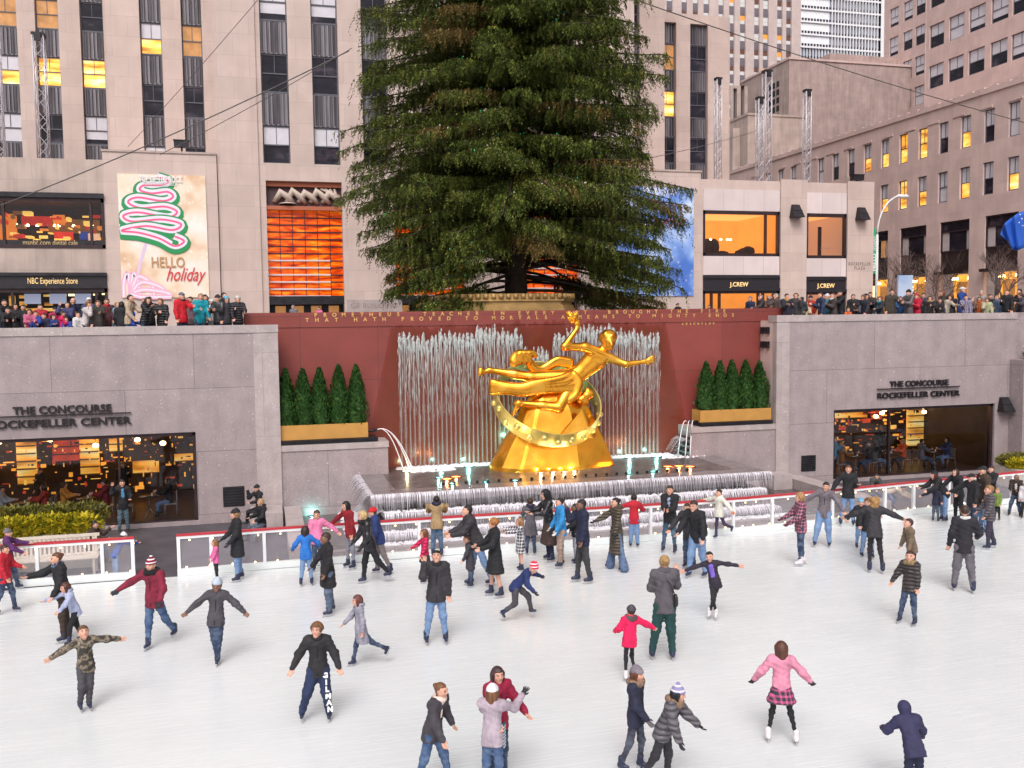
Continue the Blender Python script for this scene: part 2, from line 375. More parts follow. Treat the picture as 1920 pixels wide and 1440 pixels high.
_f = _n.new('ShaderNodeFresnel'); _f.inputs[0].default_value = 1.45; _mx = _n.new('ShaderNodeMixShader')
_m2 = _n.new('ShaderNodeMath'); _m2.operation = 'ADD'; _m2.inputs[1].default_value = .0; _l.new(_f.outputs[0], _m2.inputs[0]); _l.new(_m2.outputs[0], _mx.inputs[0])
_l.new(_t.outputs[0], _mx.inputs[1]); _l.new(_g.outputs[0], _mx.inputs[2]); _l.new(_mx.outputs[0], _o.inputs[0])
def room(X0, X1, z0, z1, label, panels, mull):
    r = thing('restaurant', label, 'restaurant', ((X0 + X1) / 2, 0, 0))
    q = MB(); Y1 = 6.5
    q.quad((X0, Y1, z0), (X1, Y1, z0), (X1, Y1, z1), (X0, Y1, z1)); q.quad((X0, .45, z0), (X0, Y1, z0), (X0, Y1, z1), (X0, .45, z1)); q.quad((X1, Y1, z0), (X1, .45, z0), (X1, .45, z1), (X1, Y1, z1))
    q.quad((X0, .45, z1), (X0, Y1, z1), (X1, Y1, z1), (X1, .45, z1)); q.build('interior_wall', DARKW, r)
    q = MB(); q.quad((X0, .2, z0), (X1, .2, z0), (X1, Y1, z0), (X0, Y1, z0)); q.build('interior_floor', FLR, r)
    q = MB(); fw = .12
    for (a, b, c, d) in ((X0, X1, z0 - .06, z0 + .05), (X0, X1, z1 - fw, z1), (X0, X0 + fw, z0, z1), (X1 - fw, X1, z0, z1)): q.box((a, .10, c), (b, .30, d))
    for x in mull: q.box((x - .03, .12, z0), (x + .03, .27, z1))
    f = q.build('window_frame', BRZ, r)
    q = MB(); q.quad((X0 + fw, .2, z0), (X1 - fw, .2, z0), (X1 - fw, .2, z1 - fw), (X0 + fw, .2, z1 - fw)); q.build('pane', GLASS, f)
    for (a, b, c, d, y, m) in panels:
        q = MB(); q.box((a, y, c), (b, y + .08, d))
        if m is not AMB:
            for k in range(int((d - c) / .3)): q.box((a, y - .25, c + .3 * k), (b, y, c + .3 * k + .03), 1)
        q.build('lit_shelf', [m, BRZ], r)
    rr = random.Random(int(X0 * 10)); q = MB()
    for k in range(420):
        x = rr.uniform(X0 + .3, X1 - .3); y = rr.uniform(4.2, 6.3); z = z0 + .3 + (z1 - z0 - .6) * rr.random() ** .8; w_ = rr.choice((.03, .04, .05, .08, .16, .3)) * rr.uniform(.6, 1.4); h = rr.choice((.03, .05, .08, .14)) * rr.uniform(.6, 1.4); q.box((x, y, z), (x + w_, y + .05, z + h), rr.choice((0, 0, 1, 2, 3, 3)))
    tag(q.build('lit_display', [AMB, AMBR, WARMP, BRZ], r), kind='stuff')
    for k in range(7):
        x = X0 + (X1 - X0) * (k + .5 + rr.uniform(-.3, .3)) / 7; y = rr.uniform(1.5, 5); q = MB(); q.lathe([(0, .09), (.09, .06), (.11, 0), (.09, -.06), (0, -.09)], (x, y, z1 - .55)); q.tube([(x, y, z1 - .46), (x, y, z1)], .01, 4, 1)
        q.build('pendant_lamp', [BULBW, METAL], r)
    return r
room(-13.5, -2.33, .1, 3.26, 'warm lit restaurant behind the wide window left of the fountain, with amber panels', [(-11, -10.1, 1.2, 3.1, 5.5, WARMP), (-9.3, -8.6, .9, 3.2, 5.2, WARMP), (-8.2, -7.2, 1.6, 3.2, 6.1, AMBR), (-7.0, -6.3, 1.2, 3.2, 5.0, WARMP), (-6.1, -5.6, 1.9, 3.0, 6.2, WARMP), (-5.2, -4.2, 1.0, 1.5, 5.9, WARMP), (-12.8, -11.4, 1.5, 3.0, 6, WARMP), (-3.6, -2.6, 1.4, 1.7, 6, WARMP)], [-9.2, -4.9])
room(23.35, 31.55, .1, 3.08, 'warm lit restaurant behind the window right of the fountain, with amber shelves', [(26.6, 28.8, 2.0, 2.95, 5.6, WARMP), (25.8, 26.5, .9, 1.7, 6.0, AMBR), (26.9, 27.5, 1.0, 1.9, 6.1, WARMP), (30.6, 31.9, .6, 2.9, 4.6, WARMP), (29.6, 30.2, 1.8, 2.9, 6, AMBR), (24.1, 24.5, 1.2, 2.9, 6, WARMP), (24.9, 25.3, 2.2, 2.8, 6, LITD)], [26.2])
for (x, e) in ((-10, 60), (-6, 60), (25.5, 45), (29, 60)):
    ld = bpy.data.lights.new('restaurant_lamp', 'POINT'); ld.energy = e; ld.color = (1, .55, .2); ld.shadow_soft_size = .3
    lo = bpy.data.objects.new('restaurant_lamp', ld); lo.location = (x, 3.8, 2.6); COL.objects.link(lo)

# ------------------------------------------------------------------ red fountain wall with gilded inscription
def redpat(m, N, L, cur, src, b):
    v = wallvec(N, L, src)
    br = N.new('ShaderNodeTexBrick'); br.offset = 0; br.inputs['Scale'].default_value = 1; br.inputs['Brick Width'].default_value = 2.9; br.inputs['Row Height'].default_value = 2.45
    br.inputs['Mortar Size'].default_value = .012; br.inputs['Color1'].default_value = (.235, .046, .038, 1); br.inputs['Color2'].default_value = (.20, .037, .030, 1); br.inputs['Mortar'].default_value = (.10, .03, .03, 1)
    L.new(remap(N, L, v, loc=(.2, .05, 0)), br.inputs['Vector']); cur = br.outputs[0]
    n = noise(N, L, src, 60, 3, .7); cur = mixc(N, L, ramp(N, L, n, [(.5, (0, 0, 0)), (.75, (.45, .45, .45))]), cur, (.36, .10, .085))
    # wet area where the jets run down the stone
    sx = N.new('ShaderNodeSeparateXYZ'); L.new(src, sx.inputs[0])
    ctr = math_(N, L, 'ABSOLUTE', math_(N, L, 'SUBTRACT', sx.outputs[0], 10.5))
    wob = math_(N, L, 'MULTIPLY', math_(N, L, 'SUBTRACT', noise(N, L, remap(N, L, src, sc=(2.2, 1, .5)), 1.3, 4, .6), .5), .9)
    hgt = math_(N, L, 'ADD', math_(N, L, 'SUBTRACT', 6.95, sx.outputs[2]), wob)
    side = math_(N, L, 'SUBTRACT', math_(N, L, 'ADD', math_(N, L, 'MULTIPLY', hgt, .22), 5.75), ctr)
    mk = math_(N, L, 'MINIMUM', hgt, side)
    f = ramp(N, L, mk, [(.0, (0, 0, 0)), (.25, (.8, .8, .8)), (.6, (1, 1, 1))])
    cur = mixc(N, L, f, cur, (.155, .034, .020))
    L.new(ramp(N, L, mk, [(0, (.5, .5, .5)), (.1, (.16, .16, .16))]), b.inputs['Roughness'])
    return cur
REDG = mat('red_granite', pattern=redpat, coords='World', var=.1, vscale=1.2)
GOLDL = mat('gilt_letter', (.75, .45, .16), .4, .5)
rw = thing('fountain_wall', 'tall polished red granite wall with a gilded two line inscription behind the gold statue', 'wall', (10.5, 1.3, 0))
q = MB(); q.box((-.6, 1.3, -.05), (21.9, 1.9, 6.88)); q.build('wall_face', REDG, rw)
q = MB(); q.box((-.6, 1.27, 6.88), (21.9, 1.95, 7.43)); q.build('top_band', REDG, rw)
# every carved word is one part
def inscr_words(s, xa, xb, y, size, Yp):
    a = onY(xa, y, Yp); b = onY(xb, y, Yp); n = len(s); step = (b.x - a.x) / (n - 1); k = 0
    for wd in s.split(' '):
        if wd:
            sub = []
            for j, ch in enumerate(wd):
                cu = bpy.data.curves.new('c', 'FONT'); cu.body = ch; cu.size = size; cu.extrude = .008; cu.align_x = 'CENTER'; cu.offset = .006
                t = bpy.data.objects.new('c', cu); COL.objects.link(t); bpy.context.view_layer.update()
                me = bpy.data.meshes.new_from_object(t.evaluated_get(bpy.context.evaluated_depsgraph_get())); bpy.data.objects.remove(t)
                me.transform(Matrix.Translation((a.x + step * (k + j), Yp, a.z)) @ Matrix.Rotation(pi / 2, 4, 'X')); sub.append(me)
            q = MB()
            for me in sub: q.add([v.co for v in me.vertices], [tuple(p.vertices) for p in me.polygons])
            q.build('gilded_word', GOLDL, rw)
        k += len(wd) + 1
inscr_words('PROMETHEUS  TEACHER IN EVERY ART  BROUGHT THE FIRE', 592, 1358, 594, .20, 1.262)
inscr_words('THAT HATH PROVED TO MORTALS A MEANS TO MIGHTY ENDS', 576, 1374, 603.5, .20, 1.262)
inscr_words('AESCHYLUS', 1280, 1338, 609, .12, 1.292)

# niche blocks with planters of arborvitae
def niche(label, X0, X1, ztop, cas=False):
    r = thing('granite_ledge', label, 'ledge', ((X0 + X1) / 2, .6, 0), 0, 'granite ledges beside the fountain')
    q = MB(); q.box((X0, .06, -.05), (X1, 1.28, ztop - .22)); q.build('ledge_block', GRAN, r)
    q = MB(); q.box((X0, .02, ztop - .22), (X1 + (.03 if not cas else 0), 1.28, ztop)); q.build('ledge_top', GRANL, r)
    return r
ztl = onY(620, 832, .05).z; Xn = onY(728, 860, .05).x
nl = niche('granite ledge left of the fountain carrying a gold planter of five evergreens', .585, Xn, ztl)
ztr = onY(1400, 797, .05).z; Xr = onY(1296, 830, .05).x
nr = niche('granite ledge right of the fountain carrying a gold planter of five evergreens', Xr, 20.6, ztr, True)
GOLDP = mat('gold_painted_metal', (.56, .29, .075), .5, .25, var=.07, vscale=3)
def leafmat(name, c1, c2, c3, sc=6):
    def p(m, N, L, cur, src, b):
        n = noise(N, L, src, sc, 3, .7); return ramp(N, L, n, [(.35, c1), (.52, c2), (.68, c3)])
    return mat(name, rough=.6, pattern=p, coords='World', spec=.3)
ARB = leafmat('arborvitae_leaf', (.012, .04, .012), (.03, .095, .018), (.10, .20, .04), 9)
def leafblob(q, c, r, n, size, rr, shape=None, mi=0, up=.4):
    for _ in range(n):
        while True:
            p = Vector((rr.uniform(-1, 1), rr.uniform(-1, 1), rr.uniform(-1, 1)))
            if p.length < 1: break
        p = p.normalized() * (p.length ** .45)
        P = Vector((c[0] + p.x * r[0], c[1] + p.y * r[1], c[2] + p.z * r[2]))
        d = Vector((p.x + rr.uniform(-.6, .6), p.y + rr.uniform(-.6, .6), abs(p.z) * .4 + up + rr.uniform(-.4, .4))).normalized()
        s_ = d.cross(Vector((rr.uniform(-1, 1), rr.uniform(-1, 1), rr.uniform(-1, 1)))).normalized(); L_ = size * rr.uniform(.6, 1.4)
        q.add([P - s_ * L_ * .25, P + s_ * L_ * .25, P + d * L_ + s_ * L_ * .1, P + d * L_ - s_ * L_ * .1], [(0, 1, 2, 3)], mi)
def arbor(x, y, z0, h, w_, label, seed):
    rr = random.Random(seed); r = thing('evergreen_shrub', label, 'shrub', (x, y, z0), 0, 'conical evergreens in the gold planters')
    q = MB(); q.tube([(x, y, z0), (x, y, z0 + h * .8)], .03, 5); q.build('trunk', SOIL, r)
    q = MB(); q.lathe([(w_ * .34, 0), (w_ * .38, h * .2), (w_ * .28, h * .55), (w_ * .10, h * .82), (0.01, h * .9)], (x, y, z0), 9)
    for k in range(2000):
        t = rr.random() ** .8; R = w_ * .53 * (1 - t ** 1.7) ** .85 * (.78 + .34 * rr.random()) * (.8 + .2 * min(1, t * 5 + .3)); a = rr.uniform(0, 2 * pi)
        R *= 1 + .16 * sin(a * 3 + t * 9 + seed)
        P = Vector((x + R * cos(a), y + R * sin(a), z0 + h * t * .98)); d = Vector((cos(a) * .5, sin(a) * .5, rr.uniform(.5, 1.3))).normalized()
        s_ = d.cross(Vector((cos(a + rr.uniform(-1, 1)), sin(a), rr.uniform(-.5, .5)))).normalized(); L_ = rr.uniform(.05, .12)
        q.add([P - s_ * L_ * .3, P + s_ * L_ * .3, P + d * L_ + s_ * L_ * .18, P + d * L_ - s_ * L_ * .18], [(0, 1, 2, 3)])
    q.build('crown', ARB, r)
def planter(x0, x1, ytop, ybot, Yf, ztop_ledge, name_label, side):
    a = onY(x0, ytop, Yf); b = onY(x1, ytop, Yf); zb = ztop_ledge + .17; zt = a.z
    r = thing('planter_box', name_label, 'planter', ((a.x + b.x) / 2, Yf + .4, ztop_ledge), 0, 'gold planter boxes')
    q = MB(); X0, X1 = a.x, b.x; Y0, Y1 = Yf, Yf + .78; t = .04
    q.box((X0, Y0, zb), (X1, Y0 + t, zt)); q.box((X0, Y1 - t, zb), (X1, Y1, zt)); q.box((X0, Y0 + t, zb), (X0 + t, Y1 - t, zt)); q.box((X1 - t, Y0 + t, zb), (X1, Y1 - t, zt)); q.build('box', GOLDP, r)
    q = MB(); q.box((X0 + t, Y0 + t, zb), (X1 - t, Y1 - t, zt - .05)); q.build('soil', SOIL, r)
    q = MB()
    for k in range(3): q.box((X0 - .02, Y0 - .12, ztop_ledge + .005 + .055 * k), (X1 + (.35 if side == 'l' else .02), Y1, ztop_ledge + .045 + .055 * k))
    q.build('base_rails', METAL, r)
    return zt - .06, X0, X1
zt, X0, X1 = planter(522, 690, 799, 828, .2, ztl, 'gold planter box on the left ledge of the fountain', 'l')
for k, (px_, py_) in enumerate(((531, 694), (567, 694), (598, 692), (634, 686), (667, 686))):
    p = onY(px_, py_, .6); arbor(min(max(p.x, X0 + .3), X1 - .3), .6, zt, p.z - zt + .04, .80, ['conical evergreen left of the statue, %s of the five' % s for s in ('leftmost', 'second from left', 'middle', 'fourth and tallest', 'rightmost')][k], k + 3)
zt, X0, X1 = planter(1313, 1446, 770, 790, .2, ztr, 'gold planter box on the right ledge of the fountain', 'r')
for k, (px_, py_) in enumerate(((1324, 681), (1350, 679), (1372, 677), (1398, 677), (1424, 679))):
    p = onY(px_, py_, .6); arbor(min(max(p.x, X0 + .3), X1 - .25), .6, zt, p.z - zt + .04, .80, ['conical evergreen right of the statue, %s of the five' % s for s in ('leftmost', 'second from left', 'middle', 'fourth from left', 'rightmost')][k], k + 13)

# ------------------------------------------------------------------ fountain basin
def waterpat(m, N, L, cur, src, b):
    n = noise(N, L, src, 2.6, 5, .6, .6); return ramp(N, L, n, [(.35, (.035, .03, .03)), (.6, (.12, .10, .10)), (.8, (.35, .32, .33))])
WATER = mat('pool_water', rough=.30, pattern=waterpat, coords='World', spec=.35, bump=.25, bscale=5)
FOAM = mat('white_water', (.80, .78, .83), .35, var=.15, vscale=6, coords='World', bump=.6, bscale=20)
WETS = stone('wet_granite', (.20, .17, .175), bw=2.5, bh=2, var=.2, vs=2, streak=.3, speck=.3, rough=.2)
ZP = 1.42
fl = onZ(695, 930, ZP); fr_ = onZ(1445, 884, ZP); bl = onZ(679, 887, ZP); br_ = onZ(1355, 860, ZP)
YF = (fl.y + fr_.y) / 2
XL, XR = fl.x, fr_.x
fo = thing('fountain', 'tiered stone fountain basin with sheets of water spilling over its rim below the gold statue', 'fountain', (10.5, -1, 0))
q = MB()
q.box((XL + .7, YF + .5, -.05), (XR - .7, 1.29, ZP - .12))
q.build('basin', WETS, fo)
q = MB()       # broad rim
for (a, b) in (((XL, YF), (XR, YF + .95)), ((XL, YF + .95), (XL + .95, 0.05)), ((XR - .95, YF + .95), (XR, 0.05))): q.box((a[0], a[1], ZP - .30), (b[0], b[1], ZP))
rim = q.build('rim', WETS, fo); bv = rim.modifiers.new('b', 'BEVEL'); bv.width = .06; bv.segments = 3
q = MB(); q.box((XL + .4, YF - .35, .62), (XR - .4, YF + .9, .86)); q.box((XL + .1, YF - .75, .06), (XR - .1, YF + .9, .30)); t2 = q.build('tier', WETS, fo); bv = t2.modifiers.new('b', 'BEVEL'); bv.width = .06; bv.segments = 3
q = MB(); q.add([(XL + .9, YF + .9, ZP - .03), (XR - .9, YF + .9, ZP - .03), (XR - .9, 1.29, ZP - .03), (XL + .9, 1.29, ZP - .03)], [(0, 1, 2, 3)]); q.build('pool_water', WATER, fo)
# sheets of water: rounded lip then fall, split into ragged strands
def fall(x0, x1, yedge, ztop, zbot, out, n, rr, axis='x'):
    q = MB()
    for k in range(n):
        u = x0 + (x1 - x0) * (k + rr.uniform(-.3, .3)) / n; wd = (x1 - x0) / n * rr.uniform(.35, 1.0); zb = zbot + (ztop - zbot) * rr.choice((0, 0, .25, .5, .6)) * rr.random()
        jit = rr.uniform(0, .07)
        prof = [(0.10, ztop + .012), (-.05, ztop + .015), (-.08 - jit, ztop - .03), (-.10 - jit - out * .3, ztop - .11), (-.15 - jit - out, max(zb, zbot))]
        vs = []
        for j, (o_, z_) in enumerate(prof):
            ww = wd * (1.1, 1.1, 1, .45, .12)[j]
            vs += [(u - ww / 2, yedge + o_, z_), (u + ww / 2, yedge + o_, z_)] if axis == 'x' else [(yedge + o_, u - ww / 2, z_), (yedge + o_, u + ww / 2, z_)]
        q.add(vs, [(2 * j, 2 * j + 1, 2 * j + 3, 2 * j + 2) for j in range(4)], 0, True)
    return q
rr = random.Random(4)
SHW = mat('falling_water_sheet', (.72, .69, .76), .3, var=.3, vscale=14, coords='World', trans=.0, stretch=(1, 1, .15))
for (e, zt_, zb_, x0, x1, n) in ((YF, ZP, .86, XL, XR, 430), (YF - .35, .86, .30, XL + .4, XR - .4, 430), (YF - .75, .30, .02, XL + .1, XR - .1, 430)):
    q = fall(x0, x1, e, zt_, zb_, .05, n, rr); q.build('water_sheet', SHW, fo)
q = MB()
for lv, (xo, zt_, zb_) in enumerate(((XL, ZP, .86), (XL + .35, .86, .3), (XL + .08, .3, .02))):
    s_ = fall(YF, .0, xo, zt_, zb_, .25, 110, rr, 'y'); q.add(s_.v, s_.f, 0, True)
q.build('water_sheet', SHW, fo)
q = MB()       # foam and splashes: along the wall under the jets, and along the tiers
def foam(q, x0, x1, y0, y1, z, n, s=.06):
    for _ in range(n):
        x = rr.uniform(x0, x1); y = rr.uniform(y0, y1); h = s * rr.uniform(.3, 1.3); w_ = s * rr.uniform(.5, 1.4)
        q.add([(x - w_, y - w_, z), (x + w_, y - w_ * .8, z), (x + w_ * .8, y + w_, z), (x - w_, y + w_, z), (x, y, z + h)], [(0, 1, 4), (1, 2, 4), (2, 3, 4), (3, 0, 4)], 0, True)
foam(q, 4.9, 16.3, .85, 1.25, ZP - .03, 1500, .07); foam(q, 5.2, 7.0, .0, .9, ZP - .03, 160, .07); foam(q, 15.6, 18.0, .0, .9, ZP - .03, 160, .07)
foam(q, XL + .4, XR - .4, YF - .32, YF - .05, .86, 900, .05); foam(q, XL + .2, XR - .2, YF - .72, YF - .4, .30, 1000, .05); foam(q, XL - .3, XR + .3, YF - 1.2, YF - .8, .02, 900, .06); foam(q, XL - .7, XL, YF - .8, 0, .02, 420, .09)
q.build('foam', FOAM, fo)
# jets up the wall and their falling threads
rr = random.Random(11); q = MB()
xs = []
x = 5.12
while x < 15.95: xs.append(x); x += .178
for k, x in enumerate(xs):
    if 9.6 < x < 11.3 and rr.random() < .15: continue
    ztp = 6.62 + rr.uniform(-.20, .14) - (.12 * sin(x * 1.3)) - (.7 if 10.1 < x < 11.1 else 0)
    y = 1.16
    q.tube([(x, y, ZP - .02), (x + rr.uniform(-.01, .01), y, 3.5), (x, y, ztp - .9), (x, y - .02, ztp - .35)], [.0045, .006, .009, .016], 4)
    # frothy head and broken water falling back
    for j in range(9):
        t = j / 9; zc = ztp - t * .55 + rr.uniform(-.05, .05); r_ = (.05 + .04 * sin(pi * t)) * rr.uniform(.6, 1.2); cx = x + rr.uniform(-.035, .035); cy = y - rr.uniform(0, .06)
        q.add([(cx - r_ * .7, cy, zc), (cx, cy - r_ * .7, zc), (cx + r_ * .7, cy, zc), (cx, cy + r_ * .5, zc), (cx, cy, zc + r_ * 1.5), (cx, cy, zc - r_ * 2)], [(0, 1, 4), (1, 2, 4), (2, 3, 4), (3, 0, 4), (1, 0, 5), (2, 1, 5), (3, 2, 5), (0, 3, 5)])
    for (vw, va, vb) in ((.09, ztp - .15, ztp - rr.uniform(1.0, 2.6)), (.07, ztp - .6, ztp - rr.uniform(2.2, 4.4)), (.05, ztp - .9, ZP)): q.quad((x - vw * .4, y + .03, va), (x + vw * .4, y + .03, va), (x + vw, y + .03, vb), (x - vw, y + .03, vb), 1)
    for j in range(32):
        t = rr.random() ** 1.5; zc = ztp - .3 - t * 2.9; ln = rr.uniform(.10, .40) * (1.2 - t * .5); cx = x + rr.uniform(-.10, .10); ww = rr.uniform(.004, .014) * (1.1 - t * .8); cy = y - .02 - rr.uniform(0, .05)
        q.add([(cx, cy, zc + ln), (cx + ww, cy, zc + ln * .4), (cx, cy, zc - ln), (cx - ww, cy, zc + ln * .4)], [(0, 3, 2, 1)])
tag(q.build('fountain_jets', [mat('jet_water', (.66, .70, .70), .3, alpha=.62), mat('jet_mist', (.58, .64, .62), .6, alpha=.12)]), 'row of white water jets rising and falling against the red wall', 'water', kind='stuff')
q = MB()       # side spouts: three arcs each
def arc(q, p0, p1, top, r=.012):
    P = []
    for k in range(11):
        t = k / 10; p = Vector(p0).lerp(Vector(p1), t); p.z += top * 4 * t * (1 - t); P.append(p)
    q.tube(P, [r * (1 + k * .08) for k in range(11)], 5)
s0 = onY(706, 806, .4)
for e in ((757, 884), (769, 881), (775, 884)):
    p = onZ(e[0], e[1], ZP); arc(q, (s0.x, .4, s0.z), (p.x, p.y, ZP), .55, .014)
tag(q.build('side_spout', mat('spout_water', (.83, .80, .84), .3)), 'thin arcs of water spouting from the left ledge into the pool', 'water spout', 'side water spouts')
q = MB(); s1 = onY(1300, 788, .4)
for k, e in enumerate(((1271, 855), (1285, 857), (1294, 857))):
    p = onZ(e[0], e[1], ZP); arc(q, (s1.x - .3 + .15 * k, .4, s1.z - .05), (p.x, p.y, ZP), .5, .014)
tag(q.build('side_spout', bpy.data.materials['spout_water']), 'thin arcs of water spouting from the right ledge into the pool', 'water spout', 'side water spouts')
q = MB(); s2 = fall(.15, 1.15, Xr - .05, ztr - .45, ZP, .45, 60, rr, 'y'); q.add(s2.v, s2.f, 0, True); q.build('cascade', SHW, fo)
q = MB()
for k in range(5): q.box((Xr - .12 - .04 * k, .15, ztr - .5 - .24 * k), (Xr - .001, 1.2, ztr - .42 - .24 * k))
q.build('cascade_steps', METAL, fo)
q = MB(); q.tube([(s0.x - .4, .4, s0.z - .05), (s0.x + .02, .4, s0.z)], .05, 8); q.build('spout_nozzle', METAL, fo)
q = MB(); q.tube([(s1.x + .2, .4, s1.z - .06), (s1.x - .2, .4, s1.z - .03)], .05, 8); q.build('spout_nozzle', METAL, fo)
# small dark overflow slots along the pool edge
for k in range(24): x = 5.9 + k * .40 + rr.uniform(-.03, .03); box('overflow_slot', (x, YF + 1.30, ZP - .03), (x + .09, YF + 1.36, ZP + .06), METAL, fo)
# underwater lamps
CY = mat('cyan_lamp_glow', (.3, .9, .85), emit=(.25, 1, .9), es=5); OR = mat('orange_lamp_glow', (1, .35, .1), emit=(1, .22, .05), es=6); WHL = mat('white_lamp_glow', (1, 1, 1), emit=(1, .9, .7), es=7)
def poollamp(x, y, c, e, z=ZP, r=.16, en=1, lab=''):
    p = onZ(x, y, z); q = MB(); q.lathe([(r, -.04), (r, .002), (0, .004)], (p.x, p.y, z - .025), 12); q.lathe([(r * 1.15, -.04), (r * 1.15, .0), (r, .0)], (p.x, p.y, z), 12, 1)
    tag(q.build('pool_lamp', [c, METAL], None, (p.x, p.y, z)), lab, 'pool lamp', 'lamps glowing in the fountain pool')
    if en:
        ld = bpy.data.lights.new('pool_light', 'POINT'); ld.energy = e; ld.color = {CY: (.3, 1, .9), OR: (1, .3, .08), WHL: (1, .75, .4)}[c]; ld.shadow_soft_size = .02; ld.specular_factor = .05
        lo = bpy.data.objects.new('pool_light', ld); lo.location = (p.x, p.y, z + .10); COL.objects.link(lo)
for (x, y, c, e, lab) in ((763, 883, WHL, 12, 'white pool lamp where the left spouts land'), (827, 879, CY, 18, 'cyan pool lamp near the left foot of the water jets'), (879, 873, CY, 30, 'bright cyan pool lamp by the left side of the rock base'), (838, 897, OR, 16, 'orange pool lamp, left of two at the left of the pool'), (855, 893, OR, 16, 'orange pool lamp, right of two at the left of the pool'), (822, 895, CY, 6, 'cyan pool lamp touching the orange lamps at the left'),
                       (848, 906, CY, 5, 'cyan pool lamp nearest the rim at the left'), (912, 903, CY, 5, 'small cyan pool lamp in front of the rock base, left'), (966, 900, CY, 4, 'small pale pool lamp at the gold reflection'), (1180, 857, CY, 30, 'bright cyan pool lamp, left of two right of the rock'), (1231, 855, CY, 30, 'bright cyan pool lamp, right of two right of the rock'), (1178, 887, CY, 5, 'small cyan pool lamp near the rim at the right'), (1224, 883, CY, 5, 'small cyan pool lamp under the orange lamps'),
                       (1252, 874, OR, 16, 'orange pool lamp, leftmost of three at the right'), (1273, 873, OR, 16, 'orange pool lamp, middle of three at the right'), (1294, 874, OR, 16, 'orange pool lamp, rightmost of three at the right')):
    poollamp(x, y, c, e, lab=lab, r=.19 if e > 10 else .12)
for (x, y) in ((1014, 886), (1037, 885), (1058, 884), (1077, 883)):
    poollamp(x, y, WHL, 16, en=1, r=.11, lab='warm white lamp at the foot of the gold rock, %s of four' % {1014: 'leftmost', 1037: 'second from left', 1058: 'third from left', 1077: 'rightmost'}[x])
for (x, y, z) in ((585, 967, .03), (1472, 909, .03)):
    poollamp(x, y, CY, 9, z=z, r=.14, lab='cyan lamp under the water left of the fountain steps' if x < 900 else 'cyan lamp under the water right of the fountain steps')
# low catch pools, kerbs
sheet('lower_pool', [(1.2, -6.2), (20.9, -6.2), (20.9, -.02), (1.2, -.02)], .015, WATER)
KERB = GRANL
def kerb(name, label, pts, z):
    q = MB(); q.prism(pts, -.05, z); return tag(q.build(name, KERB), label, 'stone kerb', 'stone kerbs around the lower pool')
kerb('stone_kerb', 'pale stone kerb running from the left granite wall to the rink barrier', [(.62, -.06), (.62, -6.4), (1.2, -6.4), (1.2, -.06)], .42)
kerb('stone_kerb', 'pale stone kerb running from the right granite wall toward the rink barrier', [(20.9, -.06), (20.9, -6.0), (21.7, -6.0), (21.7, -.06)], .42)
kerb('stone_kerb', 'low stone kerb between the lower pool and the rink barrier', [(1.25, -6.25), (20.85, -6.25), (20.85, -6.5), (1.25, -6.5)], .20)
kerb('stone_block', 'stone block at the top of the right kerb under the granite wall', [(20.0, -.06), (20.0, -.9), (20.85, -.9), (20.85, -.06)], .62)
kerb('stone_block', 'stone block with people seated on it beside the left granite wall', [(-.55, -.06), (-.55, -1.6), (.55, -1.6), (.55, -.06)], .50)

# ------------------------------------------------------------------ rink barrier
GLP = mat('acrylic_panel', (.75, .72, .80), .1, alpha=.10, spec=.6)
KICK = mat('kick_board', (.70, .74, .75), .35, var=.04)
ZR = onY(700, 977, -7.1).z
def barrier(pts, label, posts, name='rink_barrier'):
    r = thing(name, label, 'barrier', (pts[0][0], pts[0][1], 0), 0, 'rink barriers with red top rails')
    q1 = MB(); q2 = MB(); q3 = MB(); rail = MB(); bl_ = []
    for i in range(len(pts) - 1):
        a = Vector((*pts[i], 0)); b = Vector((*pts[i + 1], 0)); d = (b - a).normalized(); n = Vector((-d.y, d.x, 0)); Ln = (b - a).length
        def bx(q, s0, s1, o0, o1, z0, z1):
            P = [a + d * s_ + n * o_ for s_, o_ in ((s0, o0), (s1, o0), (s1, o1), (s0, o1))]; q.prism([(p.x, p.y) for p in P], z0, z1)
        bx(q1, 0, Ln, -.05, .06, 0, .20); bx(rail, 0, Ln, -.06, .07, ZR - .055, ZR); bx(q2, 0, Ln, -.045, .045, ZR - .13, ZR - .055); bx(q3, 0, Ln, .0, .012, .20, ZR - .13)
        k = .25
        while k < Ln:
            for z in (.245, ZR - .17): bl_.append((a + d * (k + (.1 if z > 1 else 0)) - n * .07, z))
            k += .62
    q1.build('kick_board', KICK, r); rail.build('top_rail', RED, r); q2.build('under_rail', WHITE, r); q3.build('panel', GLP, r)
    for (x, y) in posts:
        q = MB(); q.box((x - .045, y - .05, .20), (x + .045, y + .05, ZR - .13)); q.build('post', WHITE, r)
    q = MB()
    for p, z in bl_: q.lathe([(0, -.022), (.02, -.01), (.022, .01), (0, .025)], (p.x, p.y, z), 5)
    tag(q.build('string_lights', BULBW, r), kind='stuff')
    return r
def ypoly(pts, x):
    for i in range(len(pts) - 1):
        if pts[i][0] <= x <= pts[i + 1][0]: t = (x - pts[i][0]) / (pts[i + 1][0] - pts[i][0]); return pts[i][1] + t * (pts[i + 1][1] - pts[i][1])
    return pts[-1][1]
PB = [(-2.46, -7.11), (.86, -7.08), (4.97, -7.10), (7.92, -7.2), (11.68, -7.3), (15.18, -7.26), (18.57, -7.0), (21.95, -6.55), (24.22, -6.35), (27.47, -5.95), (31, -5.2)]
pxs = [onY(x, 1000, -7.1).x for x in (334, 395, 495, 592, 690, 786, 878, 968, 1045, 1145, 1215, 1296, 1370, 1445)] + [18.6, 20.9, 22.2, 23.8, 25.2, 26.9, 28.6]
barrier(PB, 'long curving rink barrier with clear panels and red rail in front of the fountain', [(x, ypoly(PB, x)) for x in pxs])
